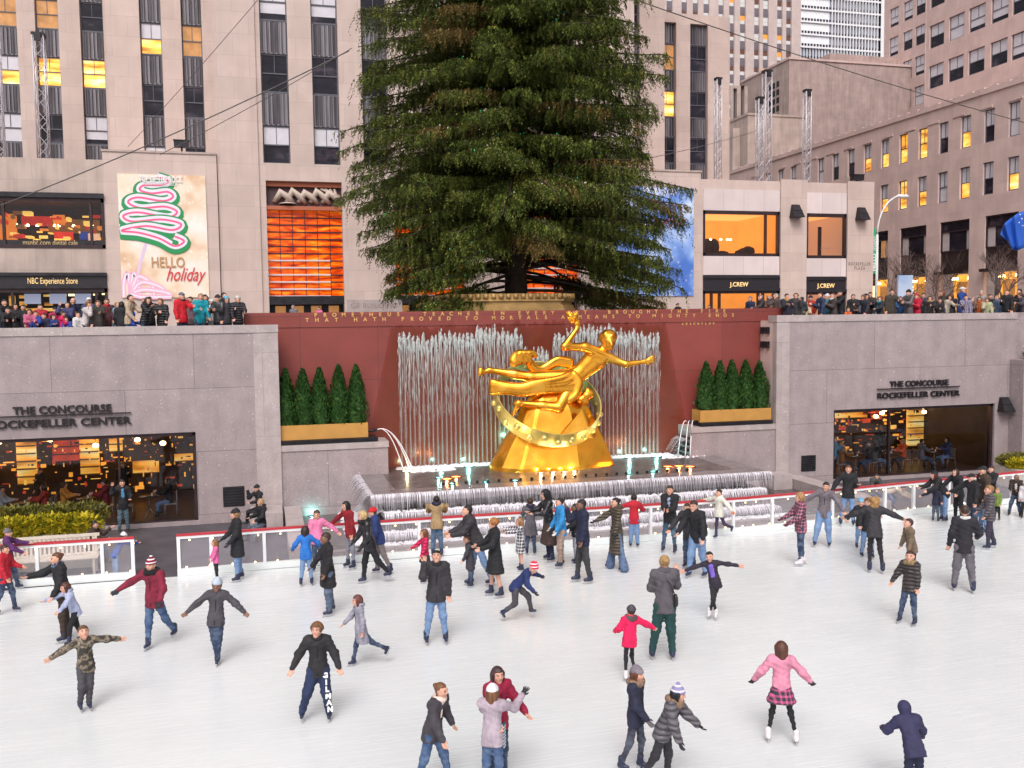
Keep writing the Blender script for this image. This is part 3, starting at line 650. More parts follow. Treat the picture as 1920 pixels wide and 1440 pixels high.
PA = [(-13, -6.8), (-6.42, -6.97), (-3.57, -7.04)]
barrier(PA, 'short rink barrier with clear panels in front of the slatted bench', [(x, ypoly(PA, x)) for x in (-12.2, -10.2, -8.4, onY(70, 1060, -7).x, onY(192, 1040, -7).x, -3.62)])

# ------------------------------------------------------------------ bench and planters behind the barrier
CREAM = mat('cream_paint', (.62, .54, .47), .5, var=.08)
YEL = leafmat('golden_shrub_leaf', (.10, .14, .01), (.42, .34, .01), (.72, .55, .03), 5)
OLV = leafmat('olive_shrub_leaf', (.05, .06, .015), (.16, .15, .03), (.32, .25, .05), 7)
def bench(x0, x1, y, label):
    r = thing('slatted_bench', label, 'bench', ((x0 + x1) / 2, y, 0))
    q = MB(); n = int((x1 - x0) / .115)
    for k in range(n):
        x = x0 + (x1 - x0) * (k + .2) / n; q.box((x, y + .02, .50), (x + .06, y + .05, .98))
    q.box((x0, y, .98), (x1, y + .06, 1.06)); q.box((x0, y, .46), (x1, y + .06, .52)); q.build('backrest', CREAM, r)
    q = MB()
    for k in range(5): q.box((x0, y - .50 + k * .1, .43), (x1, y - .42 + k * .1, .46))
    q.build('seat', CREAM, r)
    for x in (x0 + .1, (x0 + x1) / 2, x1 - .1):
        for yy in (y - .45, y): q = MB(); q.box((x - .035, yy - .03, -.05), (x + .035, yy + .04, .43 if yy < y else .98)); q.build('leg', CREAM, r)
    q = MB(); q.box((x1 - .04, y - .45, .62), (x1 + .02, y + .03, .67)); q.build('armrest', CREAM, r)
a = onY(0, 1030, -5.6); b = onY(187, 1020, -5.6)
bench(a.x - 3, b.x, -5.6, 'long cream slatted bench behind the left rink barrier')
def shrubbox(x0, x1, y0, y1, h, label, seed, hh=.9):
    r = thing('planter_box', label, 'planter', ((x0 + x1) / 2, (y0 + y1) / 2, 0), 0, 'cream planters of golden shrubs')
    q = MB(); P0 = [(x0, y0), (x1, y0), (x1, y1), (x0, y1)]; o_ = .12; P1 = [(x0 - o_, y0 - o_), (x1 + o_, y0 - o_), (x1 + o_, y1 + o_), (x0 - o_, y1 + o_)]
    q.add([(*p, -.05) for p in P0] + [(*p, h) for p in P1], [(0, 1, 5, 4), (1, 2, 6, 5), (2, 3, 7, 6), (3, 0, 4, 7), (4, 5, 6, 7)]); q.build('box', CREAM, r)
    rr = random.Random(seed); n = int((x1 - x0) * 3.2)
    sh = thing('golden_shrubs', label.replace('cream planter', 'yellow and green shrubs spilling over the cream planter').replace('filled with golden shrubs ', ''), 'shrubs', ((x0 + x1) / 2, (y0 + y1) / 2, h)); 
    q = MB()
    for k in range(n):
        x = x0 + (x1 - x0) * (k + .5) / n; leafblob(q, (x, y0 + .12 + rr.uniform(0, .35), h + hh * .22), (.36, .34, hh * .34), 500, .10, rr)
    q.build('foliage', YEL, sh)
    q = MB()
    for k in range(n):
        x = x0 + (x1 - x0) * (k + .5) / n; leafblob(q, (x, y1 - .3, h + hh * .38), (.42, .35, hh * .34), 420, .11, rr)
    q.build('foliage', OLV, sh)
shrubbox(a.x - 3, b.x - .25, -5.1, -3.7, .95, 'cream planter filled with golden shrubs behind the slatted bench', 5, 1.0)
p0 = onZ(1838, 900, 0); p1 = onZ(1925, 905, 0)
shrubbox(p0.x, p0.x + 4, -3.6, -2.5, .75, 'cream planter filled with golden shrubs at the right edge', 9, .7)
rr = random.Random(3); q = MB()
for k in range(6): leafblob(q, (33.2 + k * .5, -.3, zst + .25), (.35, .25, .28), 260, .09, rr)
tag(q.build('hedge_plants', ARB), 'dark green plants in the bed on top of the right stepped wall', 'plants')
# wall lamp box right
def walllamp(x, y, Y, s, label, grp='dark wedge lamps on the pale walls'):
    p = onY(x, y, Y); q = MB(); w0 = .26 * s; w1 = .40 * s; h = .42 * s
    q.add([(p.x - w0, Y, p.z + h), (p.x + w0, Y, p.z + h), (p.x + w1, Y, p.z - h), (p.x - w1, Y, p.z - h), (p.x - w0, Y - .18 * s, p.z + h), (p.x + w0, Y - .18 * s, p.z + h), (p.x + w1, Y - .62 * s, p.z - h), (p.x - w1, Y - .62 * s, p.z - h)],
          [(4, 7, 6, 5), (0, 3, 7, 4), (1, 5, 6, 2), (0, 4, 5, 1), (3, 2, 6, 7)])
    q.box((p.x - w1 * 1.02, Y - .64 * s, p.z - h - .03), (p.x + w1 * 1.02, Y - .02, p.z - h)); q.box((p.x - w1 * .9, Y - .42 * s, p.z - .02 * s), (p.x + w1 * .9, Y - .40 * s, p.z + .02 * s))
    tag(q.build('wall_lamp', METAL, None, (p.x, Y, p.z)), label, 'wall lamp', grp)
walllamp(1880, 757, 0, .72, 'dark boxy lamp on the granite wall right of the restaurant window')
# ================================================================== TOWER AND WINGS BEYOND THE STREET
YM = 25.0; GZ = 6.2
FM = Face((0, YM, 0), (1, 0, 0), (0, -1, 0))
def XM(x, Y=YM, y=400): return onY(x, y, Y).x
def ZM(x, y, Y=YM): return onY(x, y, Y).z
AX = 10.4                                       # the axis the tower is symmetrical about
rs = random.Random(21)
tower = thing('stone_tower', 'tall pale limestone tower with vertical window strips directly behind the big tree', 'skyscraper', (AX, YM, GZ))
def strips(face, parent, cols, z_edges, d, styles, top, zbase):
    """z_edges: list of (z0, z1, kind) repeated upward; windows and spandrels in every strip"""
    for ci, (u0, u1) in enumerate(cols):
        for ri, (z0, z1, k) in enumerate(z_edges):
            if z0 >= top: break
            z1 = min(z1, top)
            if k == 'sp':
                q = MB(); n = 7
                face.boxf(q, u0, u1, z0, z1, d - .1, d - .02)
                for j in range(n):
                    a = u0 + (u1 - u0) * (j + .15) / n; face.boxf(q, a, a + (u1 - u0) / n * .55, z0 + .08, z1 - .02, d - .02, d + .05 + .03 * (j % 2))
                face.boxf(q, u0, u1, z0, z0 + .07, d - .02, d + .10)
                q.build('spandrel', SPAN, parent)
            else: window(face, parent, u0, u1, z0, z1, d, styles(ci, ri), .07)
# central block: strips f, g and their mirrors, plus the ones hidden behind the tree
u = [(XM(497), XM(548)), (XM(592), XM(641))]
gap = u[1][0] - u[0][0]
u.append((u[1][0] + gap, u[1][1] + gap))
cols = u + [(2 * AX - b, 2 * AX - a) for a, b in reversed(u)]
wz = [(ZM(520, b_), ZM(520, a_)) for a_, b_ in ((234, 306), (106, 172), (-22, 45))]
FLH = wz[1][0] - wz[0][0]; wh = wz[0][1] - wz[0][0]
edges = []; z = wz[0][0]
for k in range(9): edges += [(z, z + wh, 'w'), (z + wh + .02, z + FLH - .02, 'sp')]; z += FLH
TOPM = z
sty = {(0, 0): 'half', (1, 0): 'half', (0, 2): 'dark', (1, 2): 'dark', (0, 4): 'low', (1, 4): 'low'}
XA, XB = XM(410), 2 * AX - XM(410)
XB = XM(1190)
wh_ = [(a, b, wz[0][0], TOPM) for a, b in cols]
# portals
zpt = ZM(570, 340); zpb = GZ; PW = XM(642) - XM(500)
por = [(XM(500), XM(642))]; pc = XM(806); por.append((pc - PW / 2, pc + PW / 2)); por.append((2 * pc - por[0][1], 2 * pc - por[0][0]))
q = MB(); FM.wall(q, XA, XB, GZ - .2, TOPM + 2, wh_ + [(a, b, zpb, zpt) for a, b in por], .55)
for xx, s_ in ((XA, 1), (XB, -1)):
    P = [(xx, YM, GZ - .2), (xx, YM + 16, GZ - .2), (xx, YM + 16, TOPM + 2), (xx, YM, TOPM + 2)]; q.quad(*(P if s_ < 0 else P[::-1]))
q.quad((XA, YM, TOPM + 2), (XB, YM, TOPM + 2), (XB, YM + 16, TOPM + 2), (XA, YM + 16, TOPM + 2)); q.build('wall', LIME, tower)
strips(FM, tower, cols, edges, -.40, lambda c, r: sty.get((c, r), rs.choice(['dark', 'dark', 'low', 'half', 'dim'])), TOPM, 0)
# ashlar pilaster left of the strips stands slightly proud
q = MB(); FM.boxf(q, XA + .02, XM(494) - .2, GZ - .2, TOPM + 1.98, 0, .12); q.build('pilaster', LIME, tower)
# portals: plain carved relief over a screen of glowing amber glass blocks
RELF = mat('painted_relief', (.52, .42, .36), .6, var=.12); RELB = mat('relief_ground', (.09, .05, .06), .7); TERR = mat('terracotta_band', (.42, .12, .06), .6)
def orangepat(m, N, L, cur, src, b):
    n = noise(N, L, remap(N, L, src, sc=(.45, 1, 2.2)), 1.6, 4, .6, .5)
    return ramp(N, L, n, [(.32, (.20, .01, .0)), (.47, (.70, .06, .0)), (.58, (1, .17, .0)), (.72, (1, .45, .04))])
ORG = mat('amber_glass_block', rough=.25, pattern=orangepat, coords='World', emit='base', es=.42)
for pi_, (a, b) in enumerate(por):
    zr = zpt - (ZM(570, 340) - ZM(570, 393)); zs = ZM(570, 555)
    pt = MB(); FM.boxf(pt, a, b, zr, zpt, -.62, -.5); rl = pt.build('relief_panel', RELB, tower)
    q = MB(); FM.boxf(q, a, b, zpt - .30, zpt, -.5, -.25); FM.boxf(q, a, b, zr - .02, zr + .22, -.5, -.10, 0); q.build('relief_moulding', TERR, rl)
    q = MB(); W = b - a; H_ = zpt - .35 - zr - .25; zc = zr + .25
    for k in range(5):       # plain abstract relief of drapery-like swells and rays
        x0 = a + W * (.1 + .16 * k); q.tube([FM.p(x0, zc + H_ * .2, -.42), FM.p(x0 + W * .09, zc + H_ * (.72 + .1 * (k % 2)), -.30), FM.p(x0 + W * .2, zc + H_ * .45, -.36), FM.p(x0 + W * .26, zc + H_ * .15, -.45)], [.12, .26, .22, .10], 8)
    for k in range(4): q.tube([FM.p(b - W * .28 + k * .28, zpt - .38, -.4), FM.p(b - .1, zc + H_ * .55 - k * .26, -.34)], .09, 6)
    for k in range(3): q.lathe([(0, .08), (.5 - .15 * k, .04), (.52 - .15 * k, 0)], FM.p(a + W * .28, zc + .12 + .03 * k, -.4), 14)
    q.build('relief_carving', RELF, rl)
    g = MB(); FM.boxf(g, a, b, zs, zr, -.75, -.62); sc = g.build('glass_screen', ORG, tower)
    q = MB()
    for k in range(1, 6): FM.boxf(q, a + W * k / 6 - .02, a + W * k / 6 + .02, zs, zr, -.62, -.57)
    nr_ = 12
    for k in range(nr_): z_ = zs + (zr - zs) * k / nr_; FM.boxf(q, a, b, z_ - .045, z_ + .03, -.62, -.56)
    q.build('mullions', BRZ, sc)
    q = MB()
    for k in range(6): z_ = zs + (zr - zs) * k / nr_; FM.boxf(q, a, a + W * .83, z_ - .04, z_ + .05, -.57, -.5)
    q.build('glazing_bars', mat('pale_bar', (.7, .6, .6), .4) if 'pale_bar' not in bpy.data.materials else bpy.data.materials['pale_bar'], sc)
    q = MB(); FM.boxf(q, a, b, zs - .5, zs, -.6, -.2); FM.boxf(q, a, b, GZ, zs - .5, -1.2, -1.1); q.build('door_lintel', METAL, tower)
    for k in range(4): q = MB(); FM.boxf(q, a + W * (.08 + .24 * k), a + W * (.22 + .24 * k), GZ + .02, zs - .6, -1.09, -1.05); q.build('door', LITD, tower)
plq = MB(); FM.boxf(plq, por[0][1] + .15, por[0][1] + 3.6, GZ, ZM(690, 562), .0, .16); plq.build('name_plinth', GRANL, tower)
text('carved_name', 'GE BUILDING', FM.p(por[0][1] + .35, ZM(690, 577), .165), .42, mat('grey_letter', (.35, .24, .2), .6), tower, ext=.01, spacing=1.15, width=2.9)
# setback blocks either side
def setback(xa, xb, Y, cols_px, win0, pitch, whh, label, mirror=False, top=None, stl=None, seedoff=0, zb=GZ, parent=None, grp=None, mat_=None):
    fc = Face((0, Y, 0), (1, 0, 0), (0, -1, 0)); r = parent or thing('tower_setback', label, 'building', ((xa + xb) / 2, Y, zb), 0, grp)
    ed = []; z = win0 - pitch * int((win0 - zb - 6) / pitch); n = 0; T = top or TOPM - 8
    k0 = int((win0 - zb - 6) / pitch)
    while z < T: ed += [(z, min(z + whh, T), 'w'), (min(z + whh + .02, T), min(z + pitch - .02, T), 'sp')]; z += pitch
    q = MB(); fc.wall(q, xa, xb, zb - .2, T + .8, [(a, b, ed[0][0], T) for a, b in cols_px], .5)
    for xx, s_ in ((xa, 1), (xb, -1)):
        P = [(xx, Y, zb), (xx, Y + 25, zb), (xx, Y + 25, T + .8), (xx, Y, T + .8)]; q.quad(*(P if s_ < 0 else P[::-1]))
    q.quad((xa, Y, T + .8), (xb, Y, T + .8), (xb, Y + 25, T + .8), (xa, Y + 25, T + .8)); q.build('wall', mat_ or LIME, r)
    strips(fc, r, cols_px, ed, -.38, lambda c, i: (stl or {}).get((c, i // 2 - k0), rs.choice(['dark', 'dark', 'dark', 'low', 'half', 'dim'])), T, 0)
    return r
Y2, Y3 = 31.5, 40.5
c2 = [(XM(275, Y2), XM(315, Y2)), (XM(352, Y2), XM(390, Y2))]
z0 = ZM(330, 219, Y2); p2 = ZM(330, 103.5, Y2) - z0; h2 = ZM(330, 159, Y2) - z0
setback(XM(213, Y2), XA + .6, Y2, c2, z0, p2, h2, 'pale tower setback with two window strips above the candy tree poster', stl={(0, 1): 'halflit', (1, 1): 'dim', (0, 0): 'dark', (1, 0): 'dark'}, grp='stepped side blocks of the limestone tower')
setback(XB - .6, 2 * AX - XM(213, Y2), Y2, [(2 * AX - b, 2 * AX - a) for a, b in reversed(c2)], z0, p2, h2, 'pale tower setback with window strips partly hidden by the right edge of the tree', grp='stepped side blocks of the limestone tower')
c3 = [(XM(3, Y3), XM(48, Y3)), (XM(82, Y3), XM(125, Y3)), (XM(165, Y3), XM(208, Y3))]; pw = c3[1][0] - c3[0][0]
c3 = [(c3[0][0] - 2 * pw, c3[0][1] - 2 * pw), (c3[0][0] - pw, c3[0][1] - pw)] + c3
z0 = ZM(100, 268, Y3); p3 = ZM(100, 161, Y3) - z0; h3 = ZM(100, 213, Y3) - z0
setback(c3[0][0] - 4, XM(213, Y2) + .3, Y3, c3, z0, p3, h3, 'far left pale tower setback with a row of yellow lit windows', stl={(2, 1): 'halflit', (3, 1): 'lit', (4, 1): 'lit', (2, 0): 'full', (3, 0): 'dark', (4, 0): 'low'}, grp='stepped side blocks of the limestone tower')
YR = 35 * 1.163
c4 = [(onY(1237, 200, YR).x, onY(1268, 200, YR).x), (onY(1294, 200, YR).x, onY(1327, 200, YR).x)]
z0 = ZM(1252, 130, YR); p4 = (z0 - ZM(1252, 218, YR)); h4 = ZM(1252, 80, YR) - z0
T4 = ZM(1252, 41, YR)
setback(2 * AX - XM(213, Y2) - .3, onY(1368, 200, YR).x, YR, c4, z0, p4, h4, 'weathered pale setback with two window strips and a lit yellow window right of the tree', top=T4, stl={(0, -1): 'lit', (0, 0): 'dim', (1, 0): 'dark', (1, -1): 'dark', (0, -2): 'dark', (1, -2): 'dark'}, grp='stepped side blocks of the limestone tower')
# poster blocks and shop wings
FWG = Face((0, YM - .3, 0), (1, 0, 0), (0, -1, 0)); YG = YM - .3
def XG(x, y=450): return onY(x, y, YG).x
def ZG(x, y): return onY(x, y, YG).z
def blockwall(r, xa, xb, ztop, holes, m=LIME, depth=.4, D=7, face=None):
    fc = face or FWG; Y = fc.o.y; q = MB(); fc.wall(q, xa, xb, GZ - .2, ztop, holes, depth)
    q.quad((xa, Y, ztop), (xb, Y, ztop), (xb, Y + D, ztop), (xa, Y + D, ztop))
    q.quad((xa, Y + D, GZ), (xa, Y, GZ), (xa, Y, ztop), (xa, Y + D, ztop)); q.quad((xb, Y, GZ), (xb, Y + D, GZ), (xb, Y + D, ztop), (xb, Y, ztop))
    return q.build('wall', m, r)
pb = thing('poster_block', 'pale stone block carrying the candy tree poster left of the amber portal', 'building', (XG(300), YG, GZ), 0, 'poster blocks either side of the tower')
zt1 = ZG(300, 287); blockwall(pb, XG(198), XA - .02, zt1, []); q = MB(); FWG.boxf(q, XG(198) - .05, XA - .02, zt1, zt1 + .12, -1, .06); q.build('coping', LIME2, pb)
pb2 = thing('poster_block', 'pale stone block carrying the blue winter poster right of the tree', 'building', (XG(1240), YG, GZ), 0, 'poster blocks either side of the tower')
zt2 = ZG(1270, 322); blockwall(pb2, XB + .02, XG(1314), zt2, []); q = MB(); FWG.boxf(q, XB + .02, XG(1314) + .05, zt2, zt2 + .12, -1, .06); q.build('coping', LIME2, pb2)
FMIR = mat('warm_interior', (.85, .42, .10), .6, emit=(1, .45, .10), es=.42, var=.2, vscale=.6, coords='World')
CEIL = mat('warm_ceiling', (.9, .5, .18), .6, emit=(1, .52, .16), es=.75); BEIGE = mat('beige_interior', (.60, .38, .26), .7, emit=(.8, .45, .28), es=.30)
CLOTHD = mat('dark_clothes', (.03, .02, .02), .8)
def shopwin(r, x0, x1, z0, z1, mull=(), kind='warm', d=4.5):
    q = MB(); f = .16
    for (a, b, c, e) in ((x0, x1, z0, z0 + f * 1.2), (x0, x1, z1 - f * 1.4, z1), (x0, x0 + f, z0, z1), (x1 - f, x1, z0, z1)): FWG.boxf(q, a, b, c, e, -.22, .05)
    for m_ in mull: FWG.boxf(q, m_ - .07, m_ + .07, z0, z1, -.2, .02)
    w_ = q.build('shop_window', BRZ, r)
    q = MB(); q.quad(FWG.p(x0, z0, -d), FWG.p(x1, z0, -d), FWG.p(x1, z1, -d), FWG.p(x0, z1, -d)); q.quad(FWG.p(x0, z0, -.35), FWG.p(x0, z0, -d), FWG.p(x0, z1, -d), FWG.p(x0, z1, -.35)); q.quad(FWG.p(x1, z0, -d), FWG.p(x1, z0, -.35), FWG.p(x1, z1, -.35), FWG.p(x1, z1, -d)); q.quad(FWG.p(x0, z0, -.35), FWG.p(x1, z0, -.35), FWG.p(x1, z0, -d), FWG.p(x0, z0, -d))
    q.build('shop_interior', {'warm': FMIR, 'beige': BEIGE, 'dark': DARKW}[kind], w_)
    q = MB(); q.quad(FWG.p(x0, z1 - .02, -.35), FWG.p(x0, z1 - .02, -d), FWG.p(x1, z1 - .02, -d), FWG.p(x1, z1 - .02, -.35)); q.build('ceiling', CEIL if kind != 'dark' else DARKW, w_)
    q = MB(); q.quad(FWG.p(x0 + f, z0 + f, -.1), FWG.p(x1 - f, z0 + f, -.1), FWG.p(x1 - f, z1 - f, -.1), FWG.p(x0 + f, z1 - f, -.1)); q.build('pane', GLASS, w_)
    return w_
SIGNB = mat('black_sign', (.02, .018, .025), .35); LETG = mat('gold_sign_letter', (.8, .55, .25), .4, emit=(.9, .6, .25), es=.5)
# left wing: cafe upstairs, shop below
lw = thing('shop_wing', 'low pale stone wing with a cafe window upstairs and a shop front below, left edge', 'building', (XG(60), YG, GZ), 0, 'low shop wings of the tower')
zlt = ZG(100, 297); xl0 = XG(0) - 9; xl1 = XG(198)
c_z0, c_z1 = ZG(100, 465), ZG(100, 371); s_z1 = ZG(100, 514)
blockwall(lw, xl0, xl1, zlt, [(xl0 + .5, xl1 - .01, c_z0, c_z1), (xl0 + .5, xl1 - .01, GZ, s_z1)], LIME2)
wq = shopwin(lw, xl0 + .5, xl1 - .01, c_z0, c_z1, (XG(8), XG(172)), 'dark', 5)
for (a, b, y0, y1, m, dd) in ((10, 70, 392, 410, 'r', 4.0), (72, 96, 388, 408, 'o', 4.2), (60, 165, 396, 424, 'd', 4.4), (80, 118, 425, 447, 'r', 3.2), (130, 148, 424, 440, 'b', 3.2), (148, 172, 428, 444, 'c', 3.1), (176, 196, 424, 446, 'g', 3.2), (84, 115, 440, 452, 'y', 2.6), (150, 196, 444, 453, 'y', 2.6), (0, 60, 448, 456, 'y', 3.0), (-80, 0, 392, 440, 'o', 4)):
    mm = {'r': ((.6, .03, .02), .5), 'o': ((.9, .25, .03), .6), 'd': ((.3, .12, .03), .35), 'b': ((.03, .08, .5), .3), 'c': ((.8, .6, .5), .35), 'g': ((.02, .45, .05), .5), 'y': ((1, .6, .12), .8)}[m]
    nm = 'cafe_' + m; M = bpy.data.materials.get(nm) or mat(nm, mm[0], emit=mm[0], es=mm[1], var=.4, vscale=2, coords='World')
    q = MB(); FWG.boxf(q, XG(a), XG(b), ZG(100, y1), ZG(100, y0), -dd - .1, -dd); q.build('interior_panel', M, wq)
rc_ = random.Random(8)
for k in range(46): a = XG(rc_.uniform(-20, 190)); z_ = ZG(100, rc_.uniform(392, 452)); w_ = rc_.uniform(.08, .5); M = bpy.data.materials['cafe_' + rc_.choice('ryodyy')]; q = MB(); FWG.boxf(q, a, a + w_, z_, z_ + rc_.uniform(.05, .25), -rc_.uniform(2.0, 3.0), -1.95); q.build('interior_panel', M, wq)
for x in (13, 34, 53, 87, 95, 124, 161, 196): q = MB(); p = FWG.p(XG(x), ZG(100, 415), -2.5); q.lathe([(0, .1), (.08, .03), (.1, -.05), (0, -.08)], p, 8); q.build('pendant_lamp', BULBW, wq)
q = MB(); FWG.boxf(q, xl0 + .6, xl1 - .1, c_z0 + .05, ZG(100, 450), -.3, -.14); q.build('sign_band', SIGNB, lw)
text('sign_text', 'msnbc.com digital cafe', FWG.p(XG(41), ZG(100, 459), -.135), .42, LETG, lw, ext=.01, width=XG(144) - XG(41))
shopwin(lw, xl0 + .5, xl1 - .01, GZ, ZG(100, 541), (XG(-20), XG(18), XG(176)), 'dark', 4)
q = MB(); FWG.boxf(q, xl0 + .5, xl1 - .01, ZG(100, 541), s_z1, -.3, .08); q.build('sign_band', SIGNB, lw)
q = MB(); FWG.boxf(q, xl0 + .5, xl1, s_z1 - .1, s_z1 + .08, .0, .25); FWG.boxf(q, xl0 + .5, xl1, ZG(100, 541), ZG(100, 537), .0, .2); FWG.boxf(q, xl0 + .4, xl1, c_z1, c_z1 + .28, -.1, .22); q.build('cornice', METAL, lw)
text('sign_text', 'NBC Experience Store', FWG.p(XG(48), ZG(100, 532), .085), .5, LETG, lw, ext=.01, width=XG(142) - XG(48))
SCR = mat('blue_grey_screen', (.4, .45, .6), .3, emit=(.42, .46, .62), es=.55)
for k, (a, b) in enumerate(((34, 65), (82, 114), (130, 161))):
    q = MB(); FWG.boxf(q, XG(a), XG(b), ZG(100, 569), ZG(100, 550), -.9, -.8); q.build('screen', SCR, lw)
for (a, b, y0, y1) in ((0, 12, 553, 572), (20, 31, 552, 558), (67, 80, 551, 555), (68, 84, 566, 572), (115, 128, 550, 554), (163, 172, 550, 553), (180, 191, 549, 552), (20, 34, 564, 572), (30, 160, 577, 583)):
    q = MB(); FWG.boxf(q, XG(a), XG(b), ZG(100, y1), ZG(100, y0), -1.4, -1.3); q.build('lit_panel', WARMP if a < 100 else TUBEW, lw)
# right wing: clothes shop
rwg = thing('shop_wing', 'low pale stone wing with warm clothes shop windows right of the blue poster', 'building', (XG(1480), YG, GZ), 0, 'low shop wings of the tower')
X = {k: XG(k) for k in (1314, 1318, 1461, 1511, 1586, 1634)}
def z_at(x, y): return ZG(x, y)
bigw = (X[1318], X[1461], z_at(1390, 480), z_at(1390, 396)); smw = (X[1511], X[1586], z_at(1548, 484), z_at(1548, 401))
sh1 = (X[1318], X[1461], GZ, z_at(1390, 516)); sh2 = (X[1511], X[1586], GZ, z_at(1548, 519))
zw = z_at(1390, 338)
blockwall(rwg, X[1314], X[1634], zw, [bigw, smw, sh1, sh2], LIME, D=9)
for a, b in ((1461, 1511), (1586, 1634)): q = MB(); FWG.boxf(q, XG(a) + .03, XG(b) - (.03 if b == 1511 else -.06), GZ - .2, zw + .14, 0, .16); q.build('pilaster', LIME, rwg)
for (w_, z1_, z0_) in ((bigw, bigw[3] + 1.5, bigw[3]), (bigw, bigw[2], sh1[3]), (smw, smw[3] + 1.5, smw[3]), (smw, smw[2], sh2[3])):
    q = MB(); FWG.boxf(q, w_[0], w_[1], z0_ + .02, z1_ - .02, 0, .05); q.build('marble_panel', MARB, rwg)
wq = shopwin(rwg, *bigw, (XG(1436),), 'warm', 6)
SOFT = mat('display_shelf', (.9, .55, .2), .6, emit=(1, .6, .2), es=.7)
q = MB(); FWG.boxf(q, XG(1345), XG(1418), z_at(1390, 470), z_at(1390, 440), -5.9, -5.7); q.build('display_wall', SOFT, wq)
def garment(q, x, y, w_, h, d):
    p = FWG.p(XG(x), z_at(1390, y), -d); q.tube([p, p + Vector((0, 0, h * .45)), p + Vector((0, 0, h * .8)), p + Vector((0, 0, h))], [w_ * .8, w_, w_ * .85, w_ * .25], 10)
q = MB()
for (x, y, w_, h) in ((1346, 474, .38, 1.1), (1359, 474, .38, 1.1), (1330, 477, .35, .6), (1374, 478, .5, .4), (1410, 478, .45, .5), (1424, 477, .5, .7), (1414, 478, .4, .6)): garment(q, x, y, w_, h, 1.6)
q.build('clothes_display', CLOTHD, wq)
for x in (1323, 1339, 1376, 1396, 1409, 1415): q = MB(); q.lathe([(0, .1), (.09, .03), (.1, -.05), (0, -.08)], FWG.p(XG(x), z_at(1390, 441), -3.5), 8); q.build('spot_lamp', BULBW, wq)
wq = shopwin(rwg, *smw, (), 'beige', 5)
q = MB(); FWG.boxf(q, XG(1566), XG(1572), smw[2] + .1, smw[3] - .7, -2.2, -2.1); q.build('inner_frame', METAL, wq)
text('window_lettering', 'J.CREW', FWG.p(XG(1540), z_at(1548, 467), -.08), .22, mat('grey_window_letter', (.3, .2, .17), .6), rwg, ext=.004)
for w_, s_ in ((sh1, (XG(1335), XG(1350), XG(1423), XG(1432))), (sh2, ())):
    sw = shopwin(rwg, w_[0], w_[1], GZ, w_[3] - 1.05, s_, 'warm' if w_ is sh1 else 'beige', 4)
    q = MB(); FWG.boxf(q, w_[0], w_[1], w_[3] - 1.05, w_[3], -.3, .06); FWG.boxf(q, w_[0], w_[1], w_[3] - .22, w_[3] - .1, .06, .16); FWG.boxf(q, w_[0], w_[1], w_[3] - 1.1, w_[3] - .92, .06, .2); q.build('sign_band', SIGNB, rwg)
    text('sign_text', 'J.CREW', FWG.p((w_[0] + w_[1]) / 2 - (.2 if w_ is sh1 else 0), w_[3] - .78, .07), .42, LETG, rwg, ext=.01, align='CENTER', bold=.008)
text('carved_name', 'ROCKEFELLER', FWG.p(XG(1610), z_at(1610, 498), .165), .34, mat('engraved_letter', (.14, .10, .10), .6), rwg, ext=.006, align='CENTER', spacing=1.3, width=(XG(1631) - XG(1590)))
text('carved_name', 'PLAZA', FWG.p(XG(1610), z_at(1610, 506), .165), .34, bpy.data.materials['engraved_letter'], rwg, ext=.006, align='CENTER', spacing=1.3, width=(XG(1620) - XG(1600)))
walllamp(1490, 396, YG - .16, 1.05, 'dark wedge lamp on the stone pier between the two shop windows')
walllamp(1613, 401, YG - .16, 1.05, 'dark wedge lamp on the stone pier at the corner of the shop wing')
def flood(x, y, Y, label):
    p = onY(x, y, Y); q = MB(); q.box((p.x - .42, Y, p.z - .1), (p.x + .42, Y + .5, p.z + .28)); q.box((p.x - .46, Y - .05, p.z + .28), (p.x + .46, Y + .55, p.z + .32)); q.tube([(p.x, Y + .25, p.z - .45), (p.x, Y + .25, p.z - .1)], .06, 6)
    tag(q.build('floodlight', METAL, None, (p.x, Y, p.z)), label, 'floodlight', 'floodlights on the roof edges')
flood(340, 272, YG + .3, 'dark box floodlight on the roof edge above the candy tree poster')
flood(1611, 335, YG + .2, 'dark box floodlight on the corner of the clothes shop roof')
flood(1206, 296, YG + .3, 'dark box floodlight beside the right edge of the tree')

# ------------------------------------------------------------------ posters
def posterbg(c1, c2, c3, dots):
    def p(m, N, L, cur, src, b):
        n = noise(N, L, src, .45, 3, .5); cur = ramp(N, L, n, [(.35, c1), (.5, c2), (.68, c3)])
        vo = N.new('ShaderNodeTexVoronoi'); vo.inputs['Scale'].default_value = 2.6; L.new(src, vo.inputs['Vector'])
        f = ramp(N, L, vo.outputs['Distance'], [(.16, (1, 1, 1)), (.28, (0, 0, 0))]); return mixc(N, L, math_(N, L, 'MULTIPLY', f, dots), cur, (.95, .9, .85))
    return p
PB1 = mat('poster_gold', rough=.5, pattern=posterbg((.66, .38, .20), (.86, .70, .55), (.90, .84, .80), .45), coords='World')
PB2 = mat('poster_blue', rough=.5, pattern=posterbg((.07, .18, .60), (.22, .38, .80), (.62, .74, .95), .25), coords='World')
po = thing('poster', 'tall gold poster of a striped candy fir tree with holiday greeting', 'poster', (XG(305), YG - .06, GZ))
FP = Face((0, YG, 0), (1, 0, 0), (0, -1, 0)); px0, px1 = XG(225), XG(389); pz0, pz1 = ZG(305, 558), ZG(305, 328)
q = MB(); FP.boxf(q, px0, px1, pz0, pz1, .02, .07); q.build('banner_cloth', PB1, po)
